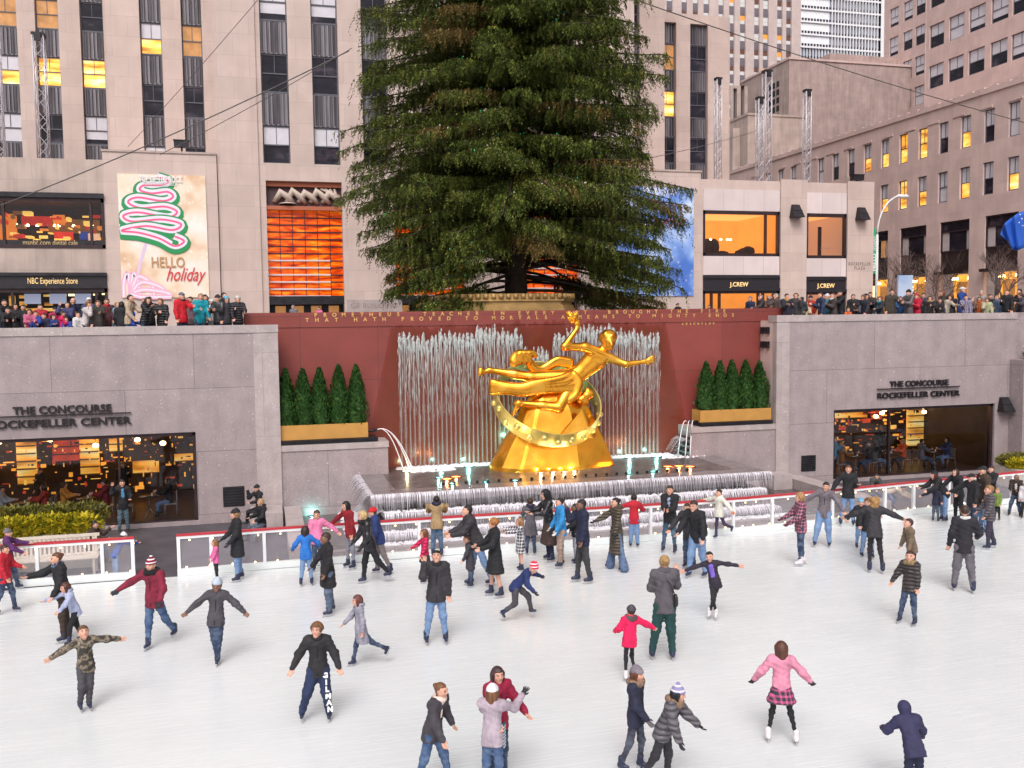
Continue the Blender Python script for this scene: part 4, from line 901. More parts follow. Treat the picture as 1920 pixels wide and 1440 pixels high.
CG = mat('candy_green', (.02, .28, .09), .4); CWh = mat('candy_white', (.78, .76, .86), .4); CP = mat('candy_pink', (.85, .12, .28), .4); CPK = mat('candy_pale_pink', (.85, .45, .62), .45); STK = mat('candy_stick', (.72, .56, .78), .4)
def PP(ux, uy, d=.075): return FP.p(px0 + (px1 - px0) * ux, pz1 - (pz1 - pz0) * uy, d)
def ribbon(pts, w_, m, nm, d):
    # smooth ribbon lying on the banner
    P = []; n = len(pts)
    for i in range(n - 1):
        p0, p1, p2, p3 = pts[max(i - 1, 0)], pts[i], pts[i + 1], pts[min(i + 2, n - 1)]
        for k in range(6):
            t = k / 6; P.append(tuple(.5 * (2 * p1[j] + (p2[j] - p0[j]) * t + (2 * p0[j] - 5 * p1[j] + 4 * p2[j] - p3[j]) * t * t + (3 * p1[j] - p0[j] - 3 * p2[j] + p3[j]) * t ** 3) for j in (0, 1)))
    P.append(pts[-1]); q = MB(); vs = []; asp = (pz1 - pz0) / (px1 - px0)
    for i, p in enumerate(P):
        a = P[max(i - 1, 0)]; b = P[min(i + 1, len(P) - 1)]; dx, dy = b[0] - a[0], (b[1] - a[1]) * asp; l = sqrt(dx * dx + dy * dy) or 1; nx, ny = -dy / l, dx / l / asp
        vs += [PP(min(max(p[0] + nx * w_, 0), 1), p[1] + ny * w_, d), PP(min(max(p[0] - nx * w_, 0), 1), p[1] - ny * w_, d)]
    q.add(vs, [(2 * i, 2 * i + 1, 2 * i + 3, 2 * i + 2) for i in range(len(P) - 1)]); return q
zz_ = [(.45, .02), (.57, .05), (.50, .085), (.30, .09), (.25, .13), (.38, .155), (.56, .14), (.62, .18), (.50, .215), (.22, .19), (.11, .23), (.25, .275), (.52, .26), (.66, .30), (.55, .345), (.22, .31), (.05, .34), (.15, .385), (.48, .365), (.70, .40), (.60, .45), (.30, .42), (.02, .46), (.22, .475), (.45, .52), (.62, .58), (.73, .54), (.62, .50)]
for w__, m__, d__, oy in ((.080, CG, .080, .010), (.042, CWh, .0815, -.004), (.012, CP, .083, -.002)): a = ribbon([(x, y + oy) for x, y in zz_], w__, m__, 'r', d__); a.v = [(v[0], v[1] - .00022 * (i // 2), v[2]) for i, v in enumerate(a.v)]; a.build('candy_ribbon', m__, po)
a = ribbon([(.29, .56), (.22, .72), (.15, .90)], .018, STK, 's', .08); a.build('candy_stick', STK, po)
q = MB(); w3 = MB()
for k in range(7):
    an = radians(100 - k * 22); t = [(.10, .97), (.10 + .25 * cos(an) * .6, .97 - .17 * sin(an)), (.10 + .42 * cos(an), .985 - .12 * sin(an)), (.10 + .47 * cos(an), .995)]
    t = [(max(.01, x), min(y, .995)) for x, y in t]; a = ribbon(t, .028, CPK, 'k', .078 + .004 * k); q.add(a.v, a.f); a = ribbon(t, .010, CWh, 'k', .080 + .004 * k); w3.add(a.v, a.f)
q.build('candy_bow', CPK, po); w3.build('candy_bow', CWh, po)
TWH = mat('white_print', (.88, .85, .85), .5); TGO = mat('gold_print', (.52, .28, .12), .5); TRE = mat('red_print', (.65, .03, .05), .5)
def ptext(s, ux, uy, size, m, w_, sh=0, bold=.0, d=.13): text('printed_text', s, PP(ux, uy, d), size, m, po, ext=.003, width=(px1 - px0) * w_, shear=sh, bold=bold)
ptext('TOP OF THE ROCK', .24, .060, .5, TWH, .50, 0, .015); ptext('OBSERVATION DECK', .30, .088, .3, TWH, .38)
ptext('HELLO', .34, .75, .85, TGO, .38, 0, .01); ptext('holiday', .50, .862, 1.15, TRE, .46, .45)
po2 = thing('poster', 'tall blue winter poster with bare branches, mostly behind the tree', 'poster', (XG(1240), YG - .06, GZ))
bx0, bx1 = XG(1150), XG(1300); bz0, bz1 = ZG(1240, 555), ZG(1240, 352)
q = MB(); FP.boxf(q, bx0, bx1, bz0, bz1, .02, .07); q.build('banner_cloth', PB2, po2)
text('printed_text', 'sparkle', FP.p(XG(1212), ZG(1240, 425), .08), 1.2, TRE, po2, ext=.003, shear=.45, width=XG(1284) - XG(1212))
text('printed_text', 'TOP OF THE ROCK', FP.p(XG(1205), ZG(1240, 361), .08), .4, TWH, po2, ext=.003, width=XG(1272) - XG(1205), bold=.01)
text('printed_text', 'OBSERVATION DECK', FP.p(XG(1215), ZG(1240, 367), .08), .25, TWH, po2, ext=.003, width=XG(1264) - XG(1215))
q = MB(); rb = random.Random(5)
def twig(p, d, l, w_, n):
    e = p + d * l; s_ = Vector((-d.z, 0, d.x)) * w_; q.add([p - s_, p + s_, e + s_ * .6, e - s_ * .6], [(0, 1, 2, 3)])
    if n:
        for _ in range(2): a = rb.uniform(-.7, .7); twig(e, Vector((d.x * cos(a) - d.z * sin(a), 0, d.x * sin(a) + d.z * cos(a))), l * .72, w_ * .65, n - 1)
for x, l in ((1205, 1.0), (1235, .9), (1262, .6)): twig(FP.p(XG(x), bz0 + .05, .078), Vector((.15, 0, 1)).normalized(), l, .035, 5)
q.build('printed_branches', mat('dark_blue_print', (.06, .12, .32), .5), po2)

# ------------------------------------------------------------------ brown office building on the right, across the side street
XO = 56.0; FO = Face((XO, 0, 0), (0, -1, 0), (-1, 0, 0))      # u = -Y
ob = thing('office_building', 'brown stone office building with rows of sash windows along the right side of the street', 'building', (XO, 35, GZ))
c = [onX(x, y, XO).y for x, y in ((1902, 220), (1856, 235), (1811, 248), (1770, 258), (1731, 270), (1695, 280), (1660, 290), (1628, 300), (1596, 308), (1567, 316), (1539, 322))]
pt_ = (c[-1] - c[0]) / 10; Y0w = c[0]
r1 = (onX(1856, 266, XO).z, onX(1856, 204, XO).z); r2 = (onX(1856, 364, XO).z, onX(1856, 303, XO).z)
wY = .5 * abs(onX(1846, 235, XO).y - onX(1866, 235, XO).y)
ztopO = onX(1920, 145, XO).z
holes = []; wins = []
lit1 = {4: 'lit', 5: 'lit', 6: 'halflit', 7: 'halflit', 1: 'half', 2: 'halflit', 8: 'half'}; lit2 = {2: 'halflit', 1: 'half', 3: 'full', 4: 'halflit', 5: 'lit', 6: 'halflit', 0: 'halflit'}
for k in range(-3, 16):
    yc = Y0w + pt_ * k
    for ri, (z0, z1) in enumerate((r1, r2)):
        holes.append((-yc - wY, -yc + wY, z0, z1)); wins.append((holes[-1], (lit1 if ri == 0 else lit2).get(k, rs.choice(['half', 'blind', 'low', 'half']))))
gz1 = onX(1761, 418, XO).z; gzs = onX(1788, 472, XO).z; gza = onX(1788, 514, XO).z
g0 = [(onX(1816, 500, XO).y, onX(1761, 500, XO).y)]; w_g = g0[0][1] - g0[0][0]; gp = onX(1761, 500, XO).y - onX(1845, 500, XO).y; gp = abs(gp)
for k in range(-3, 5):
    a = g0[0][0] + gp * k; holes.append((-(a + w_g), -a, GZ + .3, gz1))
q = MB(); FO.wall(q, -70, 12, GZ - .2, ztopO, holes, .28); q.quad((XO, -12, ztopO), (XO + 30, -12, ztopO), (XO + 30, 70, ztopO), (XO, 70, ztopO)); q.quad((XO, 70, GZ), (XO + 30, 70, GZ), (XO + 30, 70, ztopO), (XO, 70, ztopO)); q.build('wall', LIMED, ob)
for h, s_ in wins: window(FO, ob, *h, -.2, s_, .07)
q = MB(); FO.boxf(q, -70, 12, ztopO - .35, ztopO + .05, .0, .12)
for k in range(60): FO.boxf(q, -68 + k * 1.3, -68 + k * 1.3 + .5, ztopO + .05, ztopO + .16, -.2, .1)
q.build('cornice', LIMED, ob)
for k in range(26): q = MB(); FO.boxf(q, -68 + k * 3.0, -66.7 + k * 3.0, ztopO - 1.5, ztopO - 1.3, .0, .07); q.build('frieze_ornament', LIMED, ob)
AWN = mat('dark_awning', (.025, .012, .012), .5, var=.5, vscale=2)
for k in range(-3, 5):
    a = g0[0][0] + gp * k; u0, u1 = -(a + w_g), -a
    q = MB()
    for (x0_, x1_, z0_, z1_) in ((u0, u1, gzs, gzs + .12), (u0, u1, gz1 - .12, gz1), (u0, u0 + .12, gzs, gz1), (u1 - .12, u1, gzs, gz1), (u0, u1, gz1 - .9, gz1 - .8)): FO.boxf(q, x0_, x1_, z0_, z1_, -.3, -.1)
    w_ = q.build('large_window', BRZ, ob)
    g = MB(); g.quad(FO.p(u0, gzs, -.25), FO.p(u1, gzs, -.25), FO.p(u1, gz1, -.25), FO.p(u0, gz1, -.25)); g.build('pane', GLD, w_)
    for c0, c1 in ((u0 + .12, u0 + .12 + (u1 - u0) * .22), (u1 - .5, u1 - .12)): g = MB(); FO.boxf(g, c0, c1, gzs + .12, gz1 - .9, -.24, -.2); g.build('curtain', BLINDW, w_)
    if k in (2, 3): g = MB(); FO.boxf(g, u0 + 2.2, u1 - .6, gzs + .12, gz1 - .9, -.245, -.205); g.build('lit_room', LITD, w_)
    q = MB(); FO.boxf(q, u0, u1, gza, gzs, -.26, -.16); FO.boxf(q, u0, u1, gza, gza + .25, -.16, .5); q.build('awning', AWN, ob)
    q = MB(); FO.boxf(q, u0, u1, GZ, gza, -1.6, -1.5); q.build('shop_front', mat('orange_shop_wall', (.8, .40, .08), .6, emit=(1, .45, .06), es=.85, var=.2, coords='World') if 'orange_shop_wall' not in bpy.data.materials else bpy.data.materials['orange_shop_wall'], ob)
    q = MB(); FO.boxf(q, u0 + .5, u0 + 1.7, GZ + .5, gza - .6, -1.49, -1.4); q.build('shop_door', LITD, ob)
    for j in (.2, .32, .72, .84):
        q = MB(); p = FO.p(u0 + (u1 - u0) * j, gza - .35, -.9); q.lathe([(0, .14), (.10, .1), (.14, -.1), (0, -.12)], p, 8); q.tube([p + Vector((0, 0, .1)), p + Vector((0, 0, .4))], .03, 4, 1); q.build('spot_lamp', [BULBW, METAL], ob)
# glowing shop canopy at the street corner
cn = thing('shop_canopy', 'brightly lit white shop front behind the blue panel at the far end of the street', 'shop front', (50, 52, GZ))
ca = onY(1640, 550, 50); cb = onY(1752, 550, 50)
q = MB(); q.box((ca.x, 50, GZ), (cb.x, 50.5, onY(1700, 536, 50).z)); q.build('glowing_panel', mat('bright_shop_glow', (1, .9, .6), emit=(1, .78, .42), es=1.6), cn)
q = MB(); q.box((ca.x, 49.7, onY(1700, 536, 50).z), (cb.x, 50.6, onY(1700, 531, 50).z)); q.box((ca.x, 49.85, onY(1700, 549, 50).z), (cb.x, 49.98, onY(1700, 547, 50).z)); q.box((ca.x, 49.6, onY(1700, 531, 50).z), (cb.x, 51, onY(1700, 522, 50).z)); q.build('canopy_edge', BRZ, cn)

# upper towers of the brown building and masses beyond
def sidetower(X, ya_px, yb_px, cols_px, rows, pitch, ww, hh, zb, zt, label, name='brown_tower', lit=()):
    fc = Face((X, 0, 0), (0, -1, 0), (-1, 0, 0)); Ya = onX(ya_px, 100, X).y; Yb = onX(yb_px, 100, X).y if yb_px else -12
    r = thing(name, label, 'building', (X, (Ya + Yb) / 2, zb)); hs_ = []
    for cx in cols_px:
        yc = cx if isinstance(cx, float) else onX(cx, 100, X).y
        z = rows
        while z + hh < zt - 1: hs_.append((-yc - ww / 2, -yc + ww / 2, z, z + hh)); z += pitch
    q = MB(); fc.wall(q, -Ya, -Yb, zb, zt, hs_, .25); q.quad((X, Ya, zb), (X + 30, Ya, zb), (X + 30, Ya, zt), (X, Ya, zt)); q.quad((X, Yb, zt), (X + 30, Yb, zt), (X + 30, Ya, zt), (X, Ya, zt)); q.quad((X + 30, Yb, zb), (X, Yb, zb), (X, Yb, zt), (X + 30, Yb, zt)); q.build('wall', LIMED, r)
    for h in hs_[:100]: window(fc, r, *h, -.2, rs.choice(['half', 'half', 'blind', 'low']), .07)
    return r
zz = onX(1756, 195, 69).z
zA = onX(1756, 305 / 2.571, 69).z; zB = onX(1756, 110 / 2.571, 69).z
def yof(x, X): return float(onX(x, 80, X).y)
ys = [yof(x, 69) for x in (1756, 1793, 1831, 1873, 1913)]; dd = (ys[0] - ys[-1]) / 4
zlow = onX(1756, 163, 69).z
sidetower(69, 1736, None, ys + [ys[-1] - dd * k for k in range(1, 4)], zlow - (zB - zA), zB - zA, 1.75 * 1.25, (zA - zlow) * .98, 22, 62, 'upper brown stone tower rising above the office building at the top right')
zC = onX(1676, (455 + 2) / 2.571, 93).z; zD = onX(1676, 318 / 2.571, 93).z
sidetower(93, 1657, 1735, [yof(x, 93) for x in (1676, 1702, 1725)], onX(1676, 545 / 2.571, 93).z - 2 * (zD - zC), zD - zC, 2.0, (zC - onX(1676, 545 / 2.571, 93).z), 22, 82, 'brown stone tower with three window columns just left of the top right tower')
# stepped stone annex
an = thing('stone_annex', 'blank weathered brown stone block with a small louvre grid beyond the shop roof', 'building', (75, 85, GZ))
Ya = 85; pa = onY(1480, 111, Ya); pb_ = onY(1660, 114, Ya)
Yb_ = onX(1390, 150, pa.x).y
q = MB(); q.box((pa.x, Ya, GZ), (pb_.x + 20, Yb_, pa.z)); q.box((onY(1556, 106, 88).x, 88, pa.z), (pb_.x + 20, 100, onY(1600, 103, 88).z)); q.build('wall', stone('annex_stone', (.47, .355, .33), bw=2.5, bh=1.6, var=.14, streak=.6), an)
q = MB(); q.box((pa.x - .15, Ya - .15, pa.z), (pb_.x + 20, Yb_, pa.z + .3)); q.build('coping', LIMED, an)
q = MB(); yc = onX(1451, 180, pa.x).y
for i in range(3):
    for j in range(9):
        if j == 5: continue
        z_ = onX(1451, 156, pa.x).z - j * 1.15; q.box((pa.x - .05, yc + (i - 1) * 1.1 - .35, z_ - .8), (pa.x + .2, yc + (i - 1) * 1.1 + .35, z_))
q.build('louvre', METAL, an)
an2 = thing('stone_annex_step', 'lower pale stepped block in front of the weathered annex', 'building', (66, 80, GZ))
q = MB(); a = onY(1402, 216, 76); b = onY(1478, 218, 76); q.box((a.x, 76, GZ), (b.x + 2.5, 84.9, a.z)); q.box((onY(1374, 240, 78).x, 78, GZ), (a.x, 95, onY(1376, 240, 78).z)); q.build('wall', LIME2, an2)
q = MB(); q.box((a.x - .1, 75.9, a.z), (b.x + 2.6, 84.8, a.z + .3)); q.build('coping', LIME2, an2)
an3 = thing('dark_window_tower', 'narrow stone bay with dark window strips left of the weathered annex', 'building', (66, 88, GZ))
q = MB(); a = onY(1369, 160, 92); b = onY(1402, 160, 92); F3 = Face((0, 92, 0), (1, 0, 0), (0, -1, 0))
hl = [(onY(1375, 200, 92).x, onY(1382, 200, 92).x, GZ, onY(1380, 166, 92).z), (onY(1389, 200, 92).x, onY(1396, 200, 92).x, GZ, onY(1390, 160, 92).z)]
F3.wall(q, a.x, b.x, GZ, a.z, hl, .6); q.quad((a.x, 92, a.z), (b.x, 92, a.z), (b.x, 100, a.z), (a.x, 100, a.z)); q.build('wall', LIME2, an3)
for h in hl: q = MB(); F3.boxf(q, h[0], h[1], h[2], h[3], -.6, -.5); q.build('window_strip', SPAN, an3)
# far tower of vertical strips
YFAR = 150; ff = thing('far_strip_tower', 'pale far tower with many narrow vertical window strips between the tree and the glass tower', 'skyscraper', (90, YFAR, GZ))
FF = Face((0, YFAR, 0), (1, 0, 0), (0, -1, 0)); fx = lambda x: onY(x, 80, YFAR).x; fz = lambda y: onY(1392, y, YFAR).z
cs = [(1210, 1218), (1231, 1239), (1250, 1261), (1278, 1288), (1299, 1309), (1319, 1330), (1347, 1357), (1367, 1377), (1387.5, 1398), (1414, 1424), (1430.6, 1441), (1457, 1467), (1474, 1484)]
zb_, zt_ = GZ, fz(-260)
hl = [(fx(a), fx(b), fz(300), fz(-250)) for a, b in cs]
q = MB(); FF.wall(q, fx(1195), fx(1501), zb_, zt_, hl, .6); xe = fx(1501); q.quad((xe, YFAR, zb_), (xe, YFAR + 30, zb_), (xe, YFAR + 30, zt_), (xe, YFAR, zt_)); q.quad((fx(1195), YFAR, zt_), (xe, YFAR, zt_), (xe, YFAR + 30, zt_), (fx(1195), YFAR + 30, zt_)); q.build('wall', LIMEF, ff)
PALEW = mat('pale_window', (.70, .72, .72), .3, coat=.5); MIDW = mat('spandrel_grey', (.17, .15, .18), .5); ORW = mat('orange_window', (.6, .25, .05), emit=(.9, .35, .05), es=.5); BRW = mat('brown_window', (.16, .07, .05), .5)
for ci, h in enumerate(hl):
    q = MB(); y = 300
    while y > -250:
        for (dy, mi) in ((7, 0), (9, rs.choice([0, 3, 3, 2 if ci % 3 else 0])), (3, 1), (13, 1)):
            FF.boxf(q, h[0], h[1], fz(y) + .05, fz(y - dy), -.6, -.5 + (.08 if mi == 1 else 0), mi); y -= dy
    q.build('window_strip', [PALEW, MIDW, ORW, BRW], ff)
# glass tower: slab bands, white fins, dark lower lights; left panes coloured pale to imitate reflected sky
YT = 220; gt = thing('glass_tower', 'far glass office tower with white fins and horizontal bands at the top right', 'skyscraper', (150, YT, GZ))
FT = Face((0, YT, 0), (1, 0, 0), (0, -1, 0)); tx = lambda x: onY(x, 60, YT).x; tz = lambda y: onY(1580, y, YT).z
q = MB(); FT.boxf(q, tx(1500), tx(1656), GZ, tz(-120), -20, -.5); q.build('glazing', mat('blue_grey_glass', (.20, .22, .30), .2, var=.4, vscale=.15, coords='World'), gt)
WHT = mat('white_cladding', (.82, .82, .86), .4); BRT = mat('sky_reflection_paint', (.90, .91, .95), .15, coat=.6); BLK = mat('black_vent_band', (.01, .008, .025), .4)
q = MB(); q2 = MB(); q3 = MB(); y = 118.0
for k in range(11):
    FT.boxf(q, tx(1500), tx(1650), tz(y), tz(y - 3.2), -.5, .25); FT.boxf(q2, tx(1502), tx(1650), tz(y - 3.2), tz(y - 9), -.5, -.3)
    if k: FT.boxf(q3, tx(1502), tx(1556), tz(y - 9), tz(y - 23.5), -.5, -.25)
    y -= 23.5
n = 26
for k in range(n + 1): x = 1502 + 148 * k / n; FT.boxf(q, tx(x), tx(x + 1.3), GZ, tz(-120), -.5, -.1 if x < 1556 else .3)
FT.boxf(q, tx(1650), tx(1657), GZ, tz(-120), -.5, .5)
q.build('fins', WHT, gt); q2.build('vent_bands', BLK, gt); q3.build('sky_reflection_panes', BRT, gt)
# closing mass behind everything so that the gaps in the tree show stone rather than void
# ------------------------------------------------------------------ lattice masts and cables
LATT = mat('white_lattice', (.62, .60, .66), .4, .3)
def mast(x, y0, y1, Y, wpx, label, seed=0):
    a = onY(x, y1, Y); b = onY(x, y0, Y); w_ = wpx * (Y + 34.5) / F / .94 / 2; q = MB()
    C4 = [(-w_, -w_), (w_, -w_), (w_, w_), (-w_, w_)]
    for cx, cy in C4: q.tube([(a.x + cx, Y + cy, a.z), (a.x + cx, Y + cy, b.z)], .045, 4)
    n = int((b.z - a.z) / (w_ * 2.2)); 
    for k in range(n):
        z0 = a.z + (b.z - a.z) * k / n; z1 = a.z + (b.z - a.z) * (k + 1) / n
        for j in range(4):
            c0 = C4[j]; c1 = C4[(j + 1) % 4]
            if k % 2: c0, c1 = c1, c0
            q.tube([(a.x + c0[0], Y + c0[1], z0), (a.x + c1[0], Y + c1[1], z1)], .028, 3, cap=False)
    r = q.build('lattice_mast', LATT, None, (a.x, Y, a.z)); tag(r, label, 'mast', 'white lattice masts on the roofs')
    q = MB(); q.box((a.x - w_ * 1.2, Y - w_ * 1.2, b.z), (a.x + w_ * 1.2, Y + w_ * 1.2, b.z + .16)); q.box((a.x - w_ * .6, Y - w_ * 1.5, b.z - .4), (a.x + w_ * .6, Y - w_, b.z + .1)); q.build('mast_head', METAL, r)
mast(83, 68, 298, 33, 16, 'white lattice mast in front of the left window strips')
mast(3, 0, 298, 30, 10, 'white lattice mast at the left edge of the view')
mast(1346, 150, 335, 29, 10, 'white lattice mast in front of the weathered setback')
mast(1424, 186, 340, 29, 11, 'shorter white lattice mast of the pair in front of the annex')
mast(1437, 136, 342, 31, 13, 'taller white lattice mast of the pair in front of the annex')
mast(1512, 172, 344, 29, 11, 'white lattice mast standing alone left of the office windows')
CAB = mat('cable', (.10, .09, .09), .5)
def cable(a, b, r, sag, label):
    P = []
    for k in range(13): t = k / 12; p = a.lerp(b, t); p.z -= sag * 4 * t * (1 - t); P.append(p)
    q = MB(); q.tube(P, r, 5); tag(q.build('cable', CAB), label, 'cable', 'thin cables strung across the plaza')
cable(onY(-30, 397, 14), onY(655, 95, 9), .028, .25, 'thick dark cable rising from the left edge to the tree')
cable(onY(300, 290, 15), onY(660, 90, 9), .018, .12, 'thin upper cable running beside the thick one to the tree')
cable(onY(240, 275, 24), onY(500, -20, 14), .016, .1, 'thin cable rising steeply over the left setback')
cable(onY(1150, -15, 10), onY(1960, 240, 20), .03, .3, 'long dark cable sloping down to the right across the office towers')
cable(onY(1200, 300, 12), onY(1420, 245, 29), .02, .1, 'thin guy cable from the tree to the pair of masts')
# ================================================================== BIG SPRUCE AND ITS PEDESTAL
TY = 7.0
tc_ = onY(966, 548, TY)
PEDG = mat('gold_pleated_metal', (.52, .33, .13), .5, .35, var=.25, vscale=2)
ped = thing('tree_pedestal', 'gold pleated polygonal drum around the foot of the big tree', 'pedestal', (tc_.x, TY, GZ))
def outline(x0, x1, Yf, dp, ch): return [(x0, Yf + ch * 1.2), (x0 + ch * 2.2, Yf), (x1 - ch, Yf), (x1, Yf + ch * 1.2), (x1, Yf + dp), (x0, Yf + dp)]
pa_, pb__ = onY(840, 560, 3.0), onY(1092, 560, 3.0); zt_, zm_, zb_ = onY(1000, 550, 3).z, onY(1000, 566, 3).z, onY(1000, 577, 3).z
def drum(q, o, z0, z1): q.prism(outline(pa_.x + o, pb__.x - o, 3.0 + o, 8, .8), z0, z1)
q = MB(); drum(q, .12, GZ, zb_ - .12); drum(q, 0, zb_ - .12, zb_); drum(q, .05, zb_, zb_ + .12); drum(q, .12, zb_ + .12, zm_ + .04); drum(q, .03, zm_ + .04, zm_ + .12); drum(q, .10, zm_ + .12, zt_); q.build('drum', PEDG, ped)
q = MB(); P = outline(pa_.x + .02, pb__.x - .02, 3.02, 8, .8)
for i in range(3):
    a = Vector((*P[i], 0)); b = Vector((*P[i + 1], 0)); L_ = (b - a).length; n = max(2, int(L_ / .3))
    for k in range(n):
        p = a.lerp(b, (k + .5) / n); q.lathe([(.0, zt_), (.11, zt_), (.11, zm_ + .12), (0, zm_ + .12)], (p.x, p.y + .08, 0), 8)
q.build('pleats', PEDG, ped)
BARK = mat('spruce_bark', (.045, .03, .022), .9, var=.4, vscale=4, bump=.8, bscale=6, coords='World')
def needlepat(m, N, L, cur, src, b):
    at = N.new('ShaderNodeAttribute'); at.attribute_name = 'tint'
    n = noise(N, L, src, .55, 3, .6); n2 = noise(N, L, src, 2.2, 5, .75)
    g = ramp(N, L, n2, [(.32, (.016, .030, .008)), (.5, (.082, .116, .020)), (.68, (.27, .30, .055))])
    br = ramp(N, L, n2, [(.3, (.08, .05, .02)), (.6, (.24, .15, .05)), (.75, (.34, .17, .05))])
    return mixc(N, L, at.outputs['Fac'], g, br)
NEED = mat('spruce_needles', rough=.55, pattern=needlepat, coords='World', spec=.3)
def build_spruce():
    R = np.random.default_rng(12)
    tr = thing('spruce_tree', 'huge dark green spruce with drooping boughs standing over the gold statue', 'tree', (tc_.x, TY, GZ))
    q = MB(); P = []; rs_ = []
    for k in range(12): t = k / 11; P.append((tc_.x + .05 * sin(k), TY, GZ + t * 24)); rs_.append(.50 * (1 - t) ** .8 + .06)
    q.tube(P, rs_, 12); q.build('trunk', BARK, tr)
    # silhouette: horizontal reach of the crown by height (left/right in photo)
    yk = [-260, -120, 0, 60, 110, 180, 235, 300, 345, 400, 480, 530, 570]
    lk = [860, 800, 672, 655, 662, 678, 640, 655, 640, 668, 680, 705, 745]
    rk = [1090, 1130, 1175, 1205, 1225, 1232, 1200, 1195, 1285, 1250, 1285, 1240, 1190]
    zk = [onY(965, y, TY).z for y in yk]; lx = [tc_.x - onY(x, y, TY).x for x, y in zip(lk, yk)]; rx = [onY(x, y, TY).x - tc_.x for x, y in zip(rk, yk)]
    def reach(z, az):
        l = np.interp(z, zk[::-1], lx[::-1]); r = np.interp(z, zk[::-1], rx[::-1]); c = (cos(az) + 1) / 2
        return l * (1 - c) + r * c
    V = []; Fc = []; T = []; bq = MB()
    nb = 0
    zmin = GZ + 1.2; zmax = zk[0] + 3
    z = zmin + .9
    levels = []
    while z < zmax: levels.append(z); z += R.uniform(.30, .50) if z < 22 else .8
    def leaf(p, d, L_, w_, tint):
        pass
    ptsP = []; ptsD = []; ptsL = []; ptsT = []
    for z0 in levels:
        nbr = 11 if z0 > 9 else 9
        a0 = R.uniform(0, 2 * pi)
        for i in range(nbr):
            az = a0 + 2 * pi * i / nbr + R.uniform(-.25, .25); zo = R.uniform(-.35, .35)
            if z0 < 10.6 and abs(cos(az)) < .60: continue
            rc = reach(z0 - .2, az) * R.uniform(.82, 1.03)
            ts = .50 if z0 < 10.2 else .18
            if rc < .8: continue
            droop = R.uniform(.08, .30) * rc; brown = 1.0 if R.random() < (.12 if (cos(az) > -.2 and sin(az) < 0 and 8.5 < z0 < 17) else .05) else 0.0
            P = []; R0 = R.uniform(.02, .17)
            for k in range(9):
                t = k / 8; zz = z0 + zo + R0 * rc * sin(pi * t * .8) - droop * t * 1.1 + .25 * t ** 6
                P.append(Vector((tc_.x + cos(az) * rc * t, TY + sin(az) * rc * t, zz)))
            bq.tube(P, [.07 * (1 - k / 9) + .012 for k in range(9)], 5, cap=False)
            def at(t):
                s = t * 8; k = min(int(s), 7); return P[k].lerp(P[k + 1], s - k)
            ns = int(5 + rc * 2.6)
            side = Vector((-sin(az), cos(az), 0)); out = Vector((cos(az), sin(az), 0))
            for j in range(ns):
                t = ts + (1 - ts) * (j + R.uniform(0, .8)) / ns; t = min(t, 1); base = at(t)
                if R.random() < .16: continue
                cl = .75 + .5 * sin(t * 9 + az * 7 + z0 * 3) ** 2
                for sgn in (-1, 1):
                    sl = (.35 + .95 * (1 - t) ** .7) * R.uniform(.7, 1.2) * cl * (rc / 6) ** .5
                    d = (side * sgn * R.uniform(.6, 1) + out * R.uniform(.4, .9)).normalized()
                    nsp = max(3, int(sl * 6))
                    for m in range(nsp):
                        u_ = (m + R.uniform(.2, 1)) / nsp; b = base + d * (sl * u_) + Vector((0, 0, -.22 * sl * u_ * u_ + R.uniform(-.03, .07)))
                        ptsP.append(b); ptsD.append(d); ptsL.append((R.uniform(.25, .55) if R.random() < .6 else R.uniform(.5, 1.05)) * (.65 + .5 * u_ * 0 + .35 * R.random())); ptsT.append(min(1, max(0, brown * R.uniform(.55, 1) + (R.uniform(0, .35) if R.random() < .25 else 0))))
    n = len(ptsP); Pn = np.array([tuple(p) for p in ptsP]); Dn = np.array([tuple(d) for d in ptsD]); Ln = np.array(ptsL); Tn = np.array(ptsT)
    K = 17
    # every drooping spray is K thin needle tufts along a hanging curve
    tt = (np.arange(K) + .5) / K
    curve = Pn[:, None, :] + Dn[:, None, :] * (Ln[:, None, None] * (.45 * tt)[None, :, None]) + np.array([0, 0, -1])[None, None, :] * (Ln[:, None] * (tt ** 1.35)[None, :])[:, :, None]
    curve += R.normal(0, .020, curve.shape)
    a = R.uniform(0, 2 * pi, (n, K)); hd = np.stack([np.cos(a), np.sin(a), np.zeros_like(a)], -1)
    dr = hd * .75 + Dn[:, None, :] * .35 + np.array([0, 0, -1.0]) * R.uniform(.35, 1.1, (n, K, 1)); dr /= np.linalg.norm(dr, axis=-1, keepdims=True)
    ll = (R.uniform(.07, .15, (n, K)) * (1.15 - .45 * tt)[None, :])[..., None]; ww = .022 + .018 * R.random((n, K, 1))
    sd_ = np.cross(dr, np.array([0.3, .2, 1.0])); sd_ /= np.linalg.norm(sd_, axis=-1, keepdims=True) + 1e-9
    A = curve - sd_ * ww * .6; B = curve + sd_ * ww * .6; C_ = curve + dr * ll + sd_ * ww * .35; D_ = curve + dr * ll - sd_ * ww * .35
    verts = np.stack([A, B, C_, D_], 2).reshape(-1, 3); nq = len(verts) // 4
    me = bpy.data.meshes.new('crown'); me.vertices.add(nq * 4); me.vertices.foreach_set('co', verts.astype(np.float32).ravel())
    me.loops.add(nq * 4); me.loops.foreach_set('vertex_index', np.arange(nq * 4, dtype=np.int32)); me.polygons.add(nq)
    me.polygons.foreach_set('loop_start', np.arange(0, nq * 4, 4, dtype=np.int32)); me.polygons.foreach_set('loop_total', np.full(nq, 4, np.int32))
    at_ = me.attributes.new('tint', 'FLOAT', 'POINT'); at_.data.foreach_set('value', np.repeat(Tn, K * 4).astype(np.float32))
    me.materials.append(NEED); me.update(); me.validate()
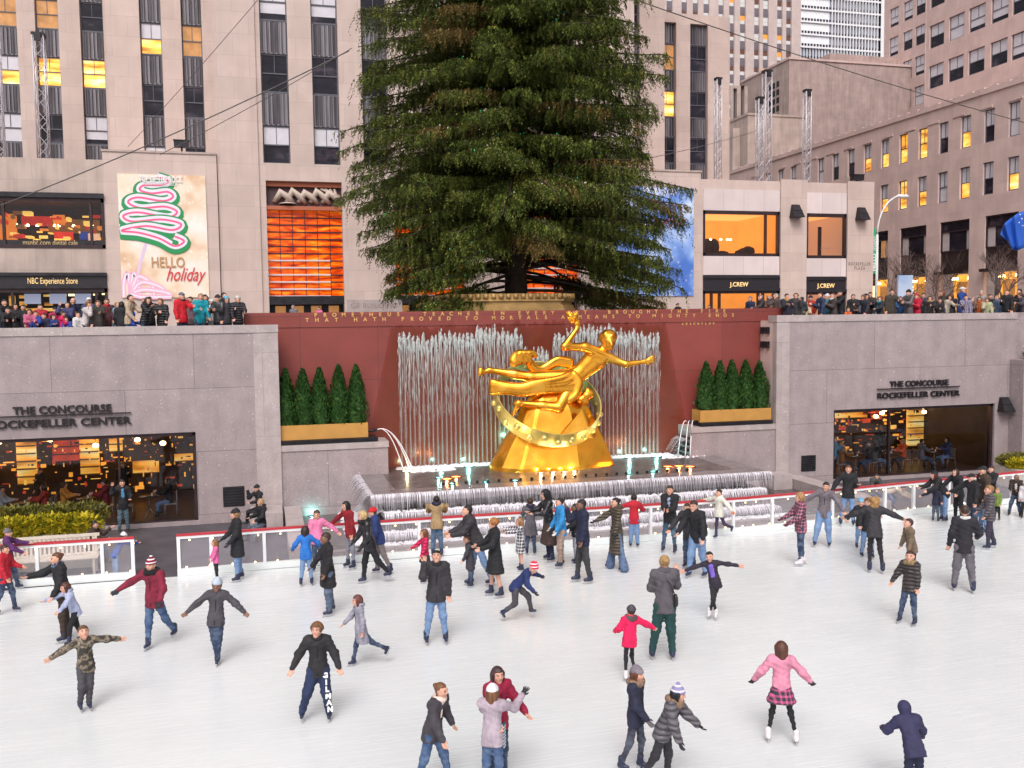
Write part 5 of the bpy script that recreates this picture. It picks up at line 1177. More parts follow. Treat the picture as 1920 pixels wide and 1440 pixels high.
    o = bpy.data.objects.new('crown', me); COL.objects.link(o); par(o, tr)
    print('spruce quads', nq)
    bq.build('boughs', BARK, tr)
    # strings of tiny bulbs, unlit or faintly shining
    q = MB(); idx = R.choice(n, 900, replace=False)
    for i_, i in enumerate(idx):
        c_ = Pn[i] + Dn[i] * .05 + np.array([0, -.03, .03]); s_ = .026; mi = 0 if i_ % 3 else 1
        q.add([(c_[0] - s_, c_[1], c_[2]), (c_[0], c_[1] - s_, c_[2]), (c_[0] + s_, c_[1], c_[2]), (c_[0], c_[1] + s_, c_[2]), (c_[0], c_[1], c_[2] + s_ * 1.5), (c_[0], c_[1], c_[2] - s_ * 1.5)], [(0, 1, 4), (1, 2, 4), (2, 3, 4), (3, 0, 4), (1, 0, 5), (2, 1, 5), (3, 2, 5), (0, 3, 5)], mi)
    tag(q.build('string_lights', [mat('white_bulb', (.8, .8, .8), .2), mat('green_bulb', (.05, .6, .3), .2)], tr), kind='stuff')
build_spruce()

# ------------------------------------------------------------------ street furniture on the right
la = onY(1643, 562, 30); lt = onY(1646, 440, 30); top = onY(1700, 367, 30)
sl = thing('street_lamp', 'tall white street lamp with a curved arm at the corner of the shop wing', 'street lamp', (la.x, 30, GZ))
q = MB(); q.tube([(la.x, 30, GZ), (la.x, 30, lt.z)], [.13, .10], 8); q.build('pole', WHITE, sl)
P = []
for k in range(10):
    an = pi / 2 * k / 9; P.append((la.x + (1 - cos(an)) * (top.x - la.x - .4), 30, lt.z + sin(an) * (top.z - lt.z)))
P.append((top.x - .3, 30, top.z)); q = MB(); q.tube(P, .07, 6); q.build('arm', WHITE, sl)
q = MB(); q.tube([(top.x - .9, 30, top.z - .02), (top.x - .5, 30, top.z - .06), (top.x, 30, top.z - .06), (top.x + .25, 30, top.z - .02)], [.08, .17, .17, .05], 8); q.build('lamp_head', WHITE, sl)
q = MB(); b0 = onY(1634, 513, 29.9); b1 = onY(1643, 428, 29.9); q.box((b0.x, 29.85, b0.z), (b1.x - .05, 29.89, b1.z)); bn = q.build('street_banner', mat('green_banner', (.03, .38, .17), .6)); tag(bn, 'narrow green banner hanging beside the white street lamp', 'banner')
text('printed_text', 'HELLO', (b1.x - .06, 29.84, b0.z + .2), .40, TWH, bn, rot=(pi / 2, -pi / 2, 0), ext=.002, bold=.015, width=1.35)
text('printed_text', 'magic', (b1.x - .06, 29.84, b0.z + 1.75), .40, TWH, bn, rot=(pi / 2, -pi / 2, 0), ext=.002, shear=.4, width=1.2)
k0 = onY(1684, 565, 12); k1 = onY(1712, 516, 12)
q = MB(); q.box((k0.x, 12, GZ), (k1.x, 12.12, k1.z)); kk = q.build('standing_panel', mat('pale_blue_panel', rough=.4, pattern=posterbg((.25, .38, .62), (.42, .52, .70), (.55, .62, .74), .1), coords='World')); tag(kk, 'pale blue standing panel behind the crowd on the right', 'panel')
def baretree(x, ybase, Y, h, label, seed, spread=1.0):
    r = random.Random(seed); p = onY(x, ybase, Y); tr = thing('bare_tree', label, 'tree', (p.x, Y, GZ), 0, 'bare winter trees along the street')
    q = MB(); q.tube([(p.x, Y, GZ), (p.x + .05, Y, GZ + h * .35)], [.10, .07], 6); q.build('trunk', BRKP, tr)
    q = MB()
    def br(a, d, l, w_, n):
        P = [a]; dd = d.copy()
        for k in range(4): dd = (dd + Vector((r.uniform(-.25, .25), r.uniform(-.2, .2), r.uniform(-.1, .2)))).normalized(); P.append(P[-1] + dd * l / 4)
        q.tube(P, [w_ * (1 - .12 * k) for k in range(5)], 4, cap=False)
        if n:
            for k in range(4): br(P[r.choice((2, 3, 4))], (dd + Vector((r.uniform(-1, 1) * spread, r.uniform(-.7, .7), r.uniform(-.35, .7)))).normalized(), l * r.uniform(.55, .8), w_ * .55, n - 1)
    for k in range(6): a = r.uniform(0, 2 * pi); br(Vector((p.x + .05, Y, GZ + h * r.uniform(.24, .35))), Vector((cos(a), sin(a) * .6, r.uniform(.4, 1.6))).normalized(), h * .30, .05, 3)
    q.build('crown', BRKP, tr)
BRKP = mat('bare_bark', (.16, .11, .10), .8, var=.3)
baretree(1703, 560, 34, 7.0, 'bare tree behind the pale blue panel', 2); baretree(1757, 560, 32, 6.5, 'bare tree in front of the first stone pier of the office building', 5, 1.3); baretree(1880, 560, 16, 5.4, 'bare tree in front of the orange lit shop at the right', 9, 1.3)
# flag at the right edge on its slanting pole
f0 = onY(1925, 395, 2.2)
fl_ = thing('blue_flag', 'blue flag with white stars drooping at the right edge above the crowd', 'flag', (f0.x + .3, 2.2, 6.3))
q = MB(); q.tube([(f0.x + .32, 2.2, GZ), (f0.x + .32, 2.2, f0.z + .8)], .05, 8); q.build('flagpole', WHITE, fl_)
fp = [(1925, 393), (1908, 400), (1894, 410), (1882, 420), (1876, 438)]; fb = [(1925, 462), (1908, 470), (1898, 468), (1892, 456), (1876, 440)]
vs = []; n = 14
for i in range(n + 1):
    t = i / n * 4; k = min(int(t), 3); f_ = t - k
    A = Vector((fp[k][0] + (fp[k + 1][0] - fp[k][0]) * f_, fp[k][1] + (fp[k + 1][1] - fp[k][1]) * f_)); B = Vector((fb[k][0] + (fb[k + 1][0] - fb[k][0]) * f_, fb[k][1] + (fb[k + 1][1] - fb[k][1]) * f_))
    for j in range(9):
        c_ = A.lerp(B, j / 8); vs.append(onY(c_.x, c_.y, 2.2 + .16 * sin(i * 1.1 + j * .25) + .05 * sin(i * 2.3)))
q = MB(); q.add(vs, [(i * 9 + j, i * 9 + j + 1, (i + 1) * 9 + j + 1, (i + 1) * 9 + j) for i in range(n) for j in range(8)], 0, True); c_ = q.build('flag_cloth', mat('flag_blue', (.015, .10, .50), .6), fl_)
sm_ = c_.modifiers.new('s', 'SOLIDIFY'); sm_.thickness = .01
q = MB()
for (x, y) in ((1913, 402), (1916, 410), (1911, 417), (1918, 423)):
    p = onY(x, y, 1.95); P = [(p.x + (.05 if k % 2 == 0 else .02) * cos(pi / 2 + k * pi / 5), p.y, p.z + (.05 if k % 2 == 0 else .02) * sin(pi / 2 + k * pi / 5)) for k in range(10)]; q.add(P, [tuple(range(10))])
q.build('white_star', TWH, fl_)
# ================================================================== BODIES: smooth blended surfaces from tapered limbs
class Field:
    """distance field of smoothly united round cones; meshed with surface nets"""
    def __init__(s, h, k=.03): s.h = h; s.k = k; s.pr = []; s.cut = []
    def cone(s, a, b, ra, rb=None, flat=1.0, ax=None, k=None):
        s.pr.append((np.array(a, float), np.array(b, float), ra, ra if rb is None else rb, flat, None if ax is None else np.array(ax, float), k or s.k)); return s
    def ball(s, a, r, flat=1.0, ax=None): return s.cone(a, a, r, r, flat, ax)
    def mesh(s, disp=None, clip=None):
        h = s.h; lo = np.min([np.minimum(a - ra, b - rb) for a, b, ra, rb, *_ in s.pr], 0) - .05 - h * 2; hi = np.max([np.maximum(a + ra, b + rb) for a, b, ra, rb, *_ in s.pr], 0) + .05 + h * 2
        n = np.ceil((hi - lo) / h).astype(int) + 1
        acc = np.zeros(n, np.float32)
        gx, gy, gz = [lo[i] + h * np.arange(n[i]) for i in range(3)]
        for a, b, ra, rb, fl, ax, k in s.pr:
            m = max(ra, rb) + 5 * k + h
            i0 = np.maximum(((np.minimum(a, b) - m - lo) / h).astype(int), 0); i1 = np.minimum(((np.maximum(a, b) + m - lo) / h).astype(int) + 2, n)
            X = gx[i0[0]:i1[0], None, None]; Y = gy[None, i0[1]:i1[1], None]; Z = gz[None, None, i0[2]:i1[2]]
            d = b - a; dd = float(d @ d)
            px_, py_, pz_ = X - a[0], Y - a[1], Z - a[2]
            if dd > 1e-9: t = np.clip((px_ * d[0] + py_ * d[1] + pz_ * d[2]) / dd, 0, 1)
            else: t = np.zeros((X.size, Y.size, Z.size))
            qx, qy, qz = px_ - t * d[0], py_ - t * d[1], pz_ - t * d[2]
            q2 = qx * qx + qy * qy + qz * qz
            if ax is not None: dot = qx * ax[0] + qy * ax[1] + qz * ax[2]; q2 = q2 + (1 / fl ** 2 - 1) * dot * dot
            D = np.sqrt(q2) - (ra + (rb - ra) * t)
            acc[i0[0]:i1[0], i0[1]:i1[1], i0[2]:i1[2]] += np.exp(np.clip(-D / k, -30, 30)).astype(np.float32)
        k = s.k; f = -k * np.log(np.maximum(acc, 1e-13))
        if disp is not None or clip is not None:
            G = np.meshgrid(gx, gy, gz, indexing='ij')
            if disp is not None: f = f + disp(*G)
            if clip is not None: f = np.maximum(f, clip(*G))
        return nets(f, lo, h)
def nets(f, lo, h):
    sgn = f < 0; n = np.array(f.shape) - 1
    c = np.zeros(n, np.int32); P = np.zeros((*n, 3), np.float32); W = np.zeros(n, np.float32)
    for ax in range(3):        # edges along ax
        o = [a for a in range(3) if a != ax]
        sl0 = [slice(None)] * 3; sl1 = [slice(None)] * 3; sl0[ax] = slice(0, -1); sl1[ax] = slice(1, None)
        f0, f1 = f[tuple(sl0)], f[tuple(sl1)]; cr = (f0 < 0) != (f1 < 0); t = np.where(cr, f0 / np.where(cr, f0 - f1, 1), 0)
        for da in (0, 1):
            for db in (0, 1):
                s = [slice(None)] * 3; s[o[0]] = slice(da, da + n[o[0]]); s[o[1]] = slice(db, db + n[o[1]])
                C_ = cr[tuple(s)]; T = t[tuple(s)]
                W += C_; P[..., ax] += C_ * T; P[..., o[0]] += C_ * da; P[..., o[1]] += C_ * db
    act = W > 0; ids = np.full(n, -1, np.int32); ids[act] = np.arange(act.sum())
    idx = np.argwhere(act); V = (idx + P[act] / W[act][:, None]) * h + lo
    Q = []
    for ax in range(3):
        o = [(ax + 1) % 3, (ax + 2) % 3]
        sl0 = [slice(None)] * 3; sl1 = [slice(None)] * 3; sl0[ax] = slice(0, -1); sl1[ax] = slice(1, None)
        a = sgn[tuple(sl0)]; b = sgn[tuple(sl1)]; e = np.argwhere(a != b)
        e = e[(e[:, o[0]] > 0) & (e[:, o[1]] > 0) & (e[:, o[0]] < n[o[0]]) & (e[:, o[1]] < n[o[1]])]
        if not len(e): continue
        def g(d0, d1): q = e.copy(); q[:, o[0]] -= d0; q[:, o[1]] -= d1; return ids[q[:, 0], q[:, 1], q[:, 2]]
        qd = np.stack([g(1, 1), g(0, 1), g(0, 0), g(1, 0)], 1); flip = ~a[e[:, 0], e[:, 1], e[:, 2]]; qd[flip] = qd[flip][:, ::-1]; Q.append(qd)
    Q = np.concatenate(Q); Q = Q[(Q >= 0).all(1)]
    return V.astype(np.float32), Q.astype(np.int32)
def npmesh(name, parts, mats, parent=None, smooth=True):
    """parts: list of (verts, quads, material index)"""
    V = np.concatenate([p[0] for p in parts]).astype(np.float32); off = 0; Q = []; M_i = []
    for v, q, mi in parts:
        Q.append(q + off); off += len(v); M_i.append(np.full(len(q), 0, np.int32) + mi)
    Q = np.concatenate(Q); M_i = np.concatenate(M_i); me = bpy.data.meshes.new(name); n = len(Q)
    me.vertices.add(len(V)); me.vertices.foreach_set('co', V.ravel()); me.loops.add(n * 4); me.loops.foreach_set('vertex_index', Q.ravel())
    me.polygons.add(n); me.polygons.foreach_set('loop_start', np.arange(0, n * 4, 4, dtype=np.int32)); me.polygons.foreach_set('loop_total', np.full(n, 4, np.int32))
    me.polygons.foreach_set('material_index', M_i); me.polygons.foreach_set('use_smooth', np.full(n, smooth))
    for m in mats: me.materials.append(m)
    me.update(); o = bpy.data.objects.new(name, me); COL.objects.link(o)
    if parent is not None: o.parent = parent
    return o

# ------------------------------------------------------------------ gilded figure over a ring on a rock
def goldpat(m, N, L, cur, src, b):
    n = noise(N, L, src, 1.6, 1, .4); L.new(ramp(N, L, n, [(.3, (.16, .16, .16)), (.7, (.30, .30, .30))]), b.inputs['Roughness'])
    return ramp(N, L, n, [(.3, (.86, .36, .035)), (.55, (.94, .43, .045)), (.75, (1, .52, .08))])
GILT = mat('gold_leaf', rough=.3, metal=.92, pattern=goldpat, coords='World', bump=.10, bscale=5)
GREENG = mat('green_gold_patina', (.66, .56, .20), .35, .6, var=.3, vscale=2)
YS = -.35
def sp(x, y, dy=0): return np.array(onY(x, y, YS + dy))
st = thing('gold_statue', 'gilded flying figure with raised arm over a tilted ring on a golden rock', 'statue', tuple(sp(1030, 885)))
def stpart(name, F_, m=GILT, **k):
    v, q_ = F_.mesh(**k); o = npmesh(name, [(v, q_, 0)], [m]); par(o, st); return o
f = Field(.035, .035)
neck = sp(1124, 662, -.25); shR = sp(1097, 651, -.35); shL = sp(1145, 672, -.35); hip = sp(1068, 712, 0); wst = sp(1087, 700, -.1); chest = sp(1116, 674, -.2)
f.cone(wst, chest, .34, .47, .66, (.1, 1, 0)); f.cone(hip, wst, .36, .33, .72, (0, 1, 0)); f.cone(shR, shL, .20, .20); f.cone(chest, neck, .25, .17); f.cone(chest + (0, -.1, .08), chest + (.16, -.12, -.05), .22, .2)
hd = sp(1141, 640, -.38); f.cone(neck, hd, .15, .16)
f.ball(hd, .285, .86, (1, 0, .3)); f.cone(hd + (-.02, -.12, -.2), hd + (0, -.16, -.24), .15, .12); f.cone(hd + (-.01, -.30, -.04), hd + (-.01, -.34, -.13), .04, .06, k=.02)       # chin, nose
eR, wR, hR = sp(1058, 650, -.45), sp(1082, 616, -.35), sp(1080, 605, -.35); f.cone(shR, eR, .175, .135); f.cone(eR, wR, .14, .085)
eL, wL = sp(1173, 683, -.55), sp(1208, 678, -.6); f.cone(shL, eL, .17, .125); f.cone(eL, wL, .13, .08)
kn1, an1 = sp(994, 707, .1), sp(918, 694, .3); f.cone(hip + (.05, 0, .1), kn1, .34, .20); f.cone(kn1, kn1 * .6 + an1 * .4, .20, .19); f.cone(kn1 * .6 + an1 * .4, an1, .18, .10); f.cone(an1, sp(900, 700, .25), .10, .085); f.cone(sp(901, 693, .25), sp(900, 701, .2), .10, .07)
kn2, an2_ = sp(1047, 764, -.55), sp(972, 756, -.35); f.cone(hip + (.05, -.15, -.1), kn2, .34, .20); f.cone(kn2, kn2 * .6 + an2_ * .4, .21, .18); f.cone(kn2 * .6 + an2_ * .4, an2_, .17, .10); f.cone(an2_, sp(962, 777, -.4), .11, .07); f.cone(sp(966, 757, -.3), an2_, .1, .1)
def hand(f, w, d, up, L_, spread=.14, curl=0):
    d = d / np.linalg.norm(d); up = up / np.linalg.norm(up); s_ = np.cross(d, up); s_ /= np.linalg.norm(s_); pm = w + d * L_ * .45
    f.cone(w, pm, L_ * .17, L_ * .22, .6, up)
    for k in range(4):
        o = s_ * (k - 1.5) * L_ * .13; tip = pm + o * 1.5 + d * L_ * (.5, .62, .6, .45)[k] - up * curl * L_; mid = pm + o * 1.25 + d * L_ * .3 - up * curl * .2 * L_; f.cone(pm + o, mid, L_ * .065, L_ * .06, k=.012); f.cone(mid, tip, L_ * .06, L_ * .045, k=.012)
    f.cone(w + d * L_ * .12 + s_ * L_ * .15, w + d * L_ * .42 + s_ * L_ * .38, L_ * .08, L_ * .055, k=.012)
hand(f, wL, np.array([.95, -.05, .22]), np.array([0, -1, .1]), .48)
hand(f, wR, np.array([-.05, 0, 1.0]), np.array([0, -1, 0]), .40, curl=.25)
fig = stpart('figure', f)
g = Field(.035, .03); g.ball(hd + (0, .06, .08), .31)
for k in range(60):
    a = rng.uniform(0, 2 * pi); b_ = rng.uniform(-.2, 1.4); v = np.array([cos(a) * cos(b_), sin(a) * cos(b_), sin(b_)])
    if v[1] < -.3 and v[2] < .45: continue
    g.ball(hd + (0, .06, .08) + v * .30, .05)
stpart('hair', g, clip=lambda X, Y, Z: np.maximum(-(Y - (hd[1] - .08)) , (Z - 99)) * 1.0 if False else np.where((Y < hd[1] - .12) & (Z < hd[2] + .12), .05, -.05))
g = Field(.03, .02); ft = sp(1074, 600, -.35); g.ball(ft + (0, 0, -.04), .12)        # flame held in the raised hand
for k in range(16): a = 2 * pi * k / 16; g.cone(ft, ft + np.array([cos(a) * .17, sin(a) * .14, .02 + .10 * (k % 3)]), .05, .03); g.cone(ft + np.array([cos(a) * .17, sin(a) * .14, .02 + .10 * (k % 3)]), ft + np.array([cos(a) * .20 - .10, sin(a) * .16, .15 + .10 * (k % 3)]), .035, .014)
stpart('flame', g)
g = Field(.035, .03)     # long swirling scarf, several parallel folds
def spl(pts, n=7):
    out = []
    for i in range(len(pts) - 1):
        p0, p1, p2, p3 = pts[max(i - 1, 0)], pts[i], pts[i + 1], pts[min(i + 2, len(pts) - 1)]
        for k in range(n): t = k / n; out.append(.5 * (2 * p1 + (p2 - p0) * t + (2 * p0 - 5 * p1 + 4 * p2 - p3) * t * t + (3 * p1 - p0 - 3 * p2 + p3) * t ** 3))
    out.append(pts[-1]); return out
for o, r_ in ((0, .085), (7, .07), (13, .06)):
    P = spl([sp(1072, 676 + o, .1), sp(1045, 673 + o * .8, .2), sp(1014, 690 + o * .7, .25), sp(996, 680 + o * .9, .2), sp(985, 664 + o * .6, .1), sp(970, 662 + o * .8, .05), sp(961, 674 + o * .3, .05), sp(966, 681 + o * .2, 0)])
    for a, b in zip(P[:-1], P[1:]): g.cone(a, b, r_, r_)
for k in range(3):
    P = spl([sp(976 + k * 9, 681, -.05), sp(973 + k * 9, 664, -.08), sp(981 + k * 9, 661, -.02), sp(989 + k * 8, 668, .0)])
    for a, b in zip(P[:-1], P[1:]): g.cone(a, b, .05, .05)
for o, r_ in ((0, .10), (8, .11), (16, .11), (23, .10)):   # drapery over the thighs ending by the ring
    P = spl([sp(1068 + o * .8, 701 + o * .6, -.40), sp(1050 + o * .9, 709 + o * .9, -.48), sp(1005, 717 + o * .75, -.45), sp(978, 724 + o * .6, -.38), sp(948, 722 + o * .5, -.25), sp(922, 716 + o * .85, -.15)])
    for a, b in zip(P[:-1], P[1:]): g.cone(a, b, r_, r_)
P = spl([sp(1075, 699, -.4), sp(1086, 716, -.5), sp(1082, 738, -.55), sp(1070, 745, -.5)])
for o in (0, .12): 
    for a, b in zip(P[:-1], P[1:]): g.cone(a + np.array([-o, 0, -o]), b + np.array([-o, 0, -o]), .10, .10)
stpart('drapery', g)
# ring: a broad tilted band
rc = sp(1026, 755, 0); RR = 2.02; tl = math.asin(.62); q = MB(); n = 72; prof = [(0, -.32), (.05, -.33), (.07, 0), (.05, .33), (0, .32), (-.03, 0)]
def ringp(a, dr_, dz):
    p = Vector(((RR + dr_) * cos(a), (RR + dr_) * sin(a), dz)); p.rotate(Matrix.Rotation(tl, 3, 'X')); p.rotate(Matrix.Rotation(radians(4), 3, 'Y')); return Vector(rc) + p
vs = [ringp(2 * pi * k / n, a, b) for k in range(n) for a, b in prof]; m_ = len(prof)
q.add(vs, [(k * m_ + j, k * m_ + (j + 1) % m_, ((k + 1) % n) * m_ + (j + 1) % m_, ((k + 1) % n) * m_ + j) for k in range(n) for j in range(m_)])
for k in range(0, n, 3):         # low bosses round the band
    p = ringp(2 * pi * k / n, .06, .12 * sin(k)); q.lathe([(0, .13), (.10, .09), (.15, 0), (.10, -.09), (0, -.13)], p, 7)
o = q.build('ring', GREENG); par(o, st)
g = Field(.035, .03); c_ = sp(1099, 742, -.5)       # small rounded figure group tucked behind the hip
for dx, dz, r_ in ((0, 0, .20), (.16, .06, .17), (-.22, -.14, .17), (-.05, -.22, .16), (.06, .2, .11)): g.ball(c_ + np.array([dx, 0, dz]), r_)
stpart('cluster', g)
# rock: faceted cone, broad foot
def rockring(y, x0, x1, d0, d1, seed, n=14):
    jr = random.Random(77); jc = [jr.uniform(.88, 1.06) for _ in range(n)]
    c0 = sp((x0 + x1) / 2, y, 0); hw = (sp(x1, y)[0] - sp(x0, y)[0]) / 2; r_ = random.Random(seed); pts = []
    for k in range(n):
        a = 2 * pi * k / n + .1; sx = cos(a); sy = sin(a); s_ = (abs(sx) ** 3 + abs(sy) ** 3) ** (-1 / 3) * jc[k] * r_.uniform(.985, 1.015)
        pts.append(Vector((c0[0] + hw * sx * s_ , YS + (d0 if sy < 0 else d1) * sy * s_ * (1 if sy > 0 else 1) , c0[2] + r_.uniform(-.04, .04))))
    return pts
rings = [rockring(888, 918, 1148, 1.15, 1.2, 1), rockring(868, 920, 1141, 1.12, 1.15, 2), rockring(832, 939, 1128, .95, .95, 3), rockring(795, 962, 1113, .75, .7, 4), rockring(765, 975, 1100, .6, .6, 5), rockring(745, 990, 1083, .45, .5, 6), rockring(726, 1012, 1068, .25, .3, 7)]
q = MB(); n = 14; vs = [p for r_ in rings for p in r_]
q.add(vs, [(i * n + k, i * n + (k + 1) % n, (i + 1) * n + (k + 1) % n, (i + 1) * n + k) for i in range(len(rings) - 1) for k in range(n)] + [tuple((len(rings) - 1) * n + k for k in range(n))])
a, b, c_ = sp(1093, 765, -.72), sp(1113, 822, -1.15), sp(1050, 818, -1.22); q.add([a, b, c_, sp(1120, 815, -.3)], [(0, 2, 1), (0, 1, 3)])
o = q.build('rock_base', GILT); bv = o.modifiers.new('b', 'BEVEL'); bv.width = .07; bv.segments = 2; par(o, st)
for (x, y, z, e, c_, tx_, ty_, tz_) in ((7.6, -2.1, 1.7, 210, (1, .66, .26), 10.4, -.3, 4.2), (12.6, -2.1, 1.7, 210, (1, .66, .26), 10.7, -.3, 4.4), (10.2, -2.3, 1.6, 130, (1, .50, .15), 10.2, -.3, 3.0)):
    ld = bpy.data.lights.new('statue_spot', 'SPOT'); ld.energy = e; ld.color = c_; ld.spot_size = radians(75); ld.spot_blend = .6; ld.shadow_soft_size = .15
    lo = bpy.data.objects.new('statue_spot', ld); lo.location = (x, y, z); lo.rotation_euler = (Vector((tx_, ty_, tz_)) - Vector((x, y, z))).to_track_quat('-Z', 'Y').to_euler(); COL.objects.link(lo)
ld = bpy.data.lights.new('green_pool_light', 'POINT'); ld.energy = 60; ld.color = (.35, 1, .7); lo = bpy.data.objects.new('green_pool_light', ld); lo.location = (9.4, .5, 2.4); COL.objects.link(lo)
# ================================================================== PEOPLE
def clothpat(stripe=None):
    def p(m, N, L, cur, src, b):
        n = noise(N, L, remap(N, L, src, sc=(1, 1, .45)), 7, 4, .6)
        bp = N.new('ShaderNodeBump'); bp.inputs['Strength'].default_value = .55; bp.inputs['Distance'].default_value = .04; L.new(n, bp.inputs['Height']); L.new(bp.outputs[0], b.inputs['Normal'])
        return mixc(N, L, ramp(N, L, n, [(.35, (.35, .35, .35)), (.6, (0, 0, 0))]), cur, (.0, .0, .0), 'MIX')
    return p
def puffpat(m, N, L, cur, src, b):
    sx = N.new('ShaderNodeSeparateXYZ'); L.new(src, sx.inputs[0]); w_ = math_(N, L, 'ABSOLUTE', math_(N, L, 'SINE', math_(N, L, 'ADD', math_(N, L, 'MULTIPLY', sx.outputs[2], 36), math_(N, L, 'MULTIPLY', noise(N, L, src, 4, 2), 1.5))))
    bp = N.new('ShaderNodeBump'); bp.inputs['Strength'].default_value = .9; bp.inputs['Distance'].default_value = .04; L.new(w_, bp.inputs['Height']); L.new(bp.outputs[0], b.inputs['Normal'])
    return mixc(N, L, ramp(N, L, w_, [(.05, (.6, .6, .6)), (.35, (0, 0, 0))]), cur, (0, 0, 0))
def denimpat(m, N, L, cur, src, b):
    n = noise(N, L, src, 5, 5, .7); return mixc(N, L, ramp(N, L, n, [(.4, (0, 0, 0)), (.75, (.35, .35, .35))]), cur, (.35, .45, .60))
def plaidpat(m, N, L, cur, src, b):
    sx = N.new('ShaderNodeSeparateXYZ'); L.new(src, sx.inputs[0]); s1 = ramp(N, L, math_(N, L, 'SINE', math_(N, L, 'MULTIPLY', sx.outputs[2], 70)), [(.3, (0, 0, 0)), (.4, (.5, .5, .5))]); s2 = ramp(N, L, math_(N, L, 'SINE', math_(N, L, 'MULTIPLY', math_(N, L, 'ADD', sx.outputs[0], sx.outputs[1]), 70)), [(.3, (0, 0, 0)), (.4, (.5, .5, .5))])
    return mixc(N, L, mixc(N, L, 1.0, s1, s2, 'ADD'), (.03, .03, .04), cur)
def stripepat(m, N, L, cur, src, b):
    sx = N.new('ShaderNodeSeparateXYZ'); L.new(src, sx.inputs[0]); s1 = ramp(N, L, math_(N, L, 'SINE', math_(N, L, 'MULTIPLY', sx.outputs[2], 95)), [(.45, (0, 0, 0)), (.55, (1, 1, 1))]); return mixc(N, L, s1, cur, (.75, .72, .78))
def camopat(m, N, L, cur, src, b):
    return ramp(N, L, noise(N, L, src, 9, 2, .5), [(.40, (.04, .035, .03)), (.47, (.15, .12, .08)), (.55, (.26, .21, .17)), (.62, (.08, .07, .05))], 'CONSTANT')
def hairpat(m, N, L, cur, src, b):
    n = noise(N, L, remap(N, L, src, sc=(14, 14, 1.2)), 2.5, 4, .6)
    return mixc(N, L, ramp(N, L, n, [(.35, (.6, .6, .6)), (.6, (0, 0, 0))]), cur, (.01, .006, .004))
PM = dict(cloth=mat('cloth', rough=.8, objcol=True, pattern=clothpat()), puff=mat('quilted_cloth', rough=.5, objcol=True, pattern=puffpat), denim=mat('denim', rough=.85, objcol=True, pattern=denimpat),
          plaid=mat('plaid_cloth', rough=.85, objcol=True, pattern=plaidpat), stripe=mat('striped_knit', rough=.9, objcol=True, pattern=stripepat), camo=mat('camouflage_cloth', rough=.85, pattern=camopat), fur=mat('fur_trim', rough=.95, objcol=True, pattern=hairpat, bump=1, bscale=40), leather=mat('leather', rough=.35, objcol=True, pattern=clothpat()))
HAIRM = mat('hair', rough=.5, objcol=True, pattern=hairpat, bump=.5, bscale=30); SKIN = mat('skin', (.62, .33, .24), .5, var=.08, vscale=6); SKIN2 = mat('skin_deep', (.20, .10, .065), .5, var=.08)
EYEM = mat('eye_dark', (.03, .02, .02), .3); LIPM = mat('lips', (.50, .17, .15), .45); BROWM = mat('brow', (.12, .07, .05), .8); GLOVE = mat('glove_knit', (.02, .02, .025), .8); BOOT = mat('skate_boot', (.02, .025, .06), .45, var=.2); BOOTW = mat('white_skate_boot', (.68, .64, .68), .45); SHOE = mat('dark_shoe', (.02, .02, .02), .5)
BLADE = mat('skate_blade', (.55, .55, .60), .3, .7)
def rotm(ax, a): return np.array(Matrix.Rotation(a, 3, ax))
# canonical head (unit: metres of a 1.75 m adult; origin at the skull centre, +y face)
def make_head():
    f = Field(.0095, .012)
    f.ball((0, -.012, .03), .088, .88, (1, 0, 0)); f.ball((0, .022, .01), .078, .86, (1, 0, 0)); f.cone((0, .045, -.045), (0, .058, -.085), .048, .030)
    f.cone((-.045, .01, -.045), (0, .05, -.085), .030, .022); f.cone((.045, .01, -.045), (0, .05, -.085), .030, .022); f.cone((0, -.01, -.05), (0, -.015, -.14), .050, .052)
    for s in (-1, 1): f.ball((.042 * s, .062, -.015), .022); f.cone((.084 * s, -.004, .018), (.081 * s, -.004, -.018), .014, .010, k=.006); f.cone((.018 * s, .087, .030), (.048 * s, .072, .032), .010, .008, k=.006)
    f.cone((0, .092, .022), (0, .112, -.016), .009, .015, k=.006); f.cone((-.018, .088, -.048), (.018, .088, -.048), .010, .010, k=.006)
    v, q = f.mesh(); c = v[q].mean(1); mi = np.zeros(len(q), np.int32)
    for s in (-1, 1):
        mi[(np.abs(c[:, 0] - .033 * s) < .014) & (np.abs(c[:, 2] - .014) < .008) & (c[:, 1] > .05)] = 1
        mi[(np.abs(c[:, 0] - .034 * s) < .020) & (np.abs(c[:, 2] - .037) < .006) & (c[:, 1] > .05)] = 3
    mi[(np.abs(c[:, 0]) < .024) & (np.abs(c[:, 2] + .050) < .007) & (c[:, 1] > .05)] = 2
    return v, q, mi
HEAD = make_head()
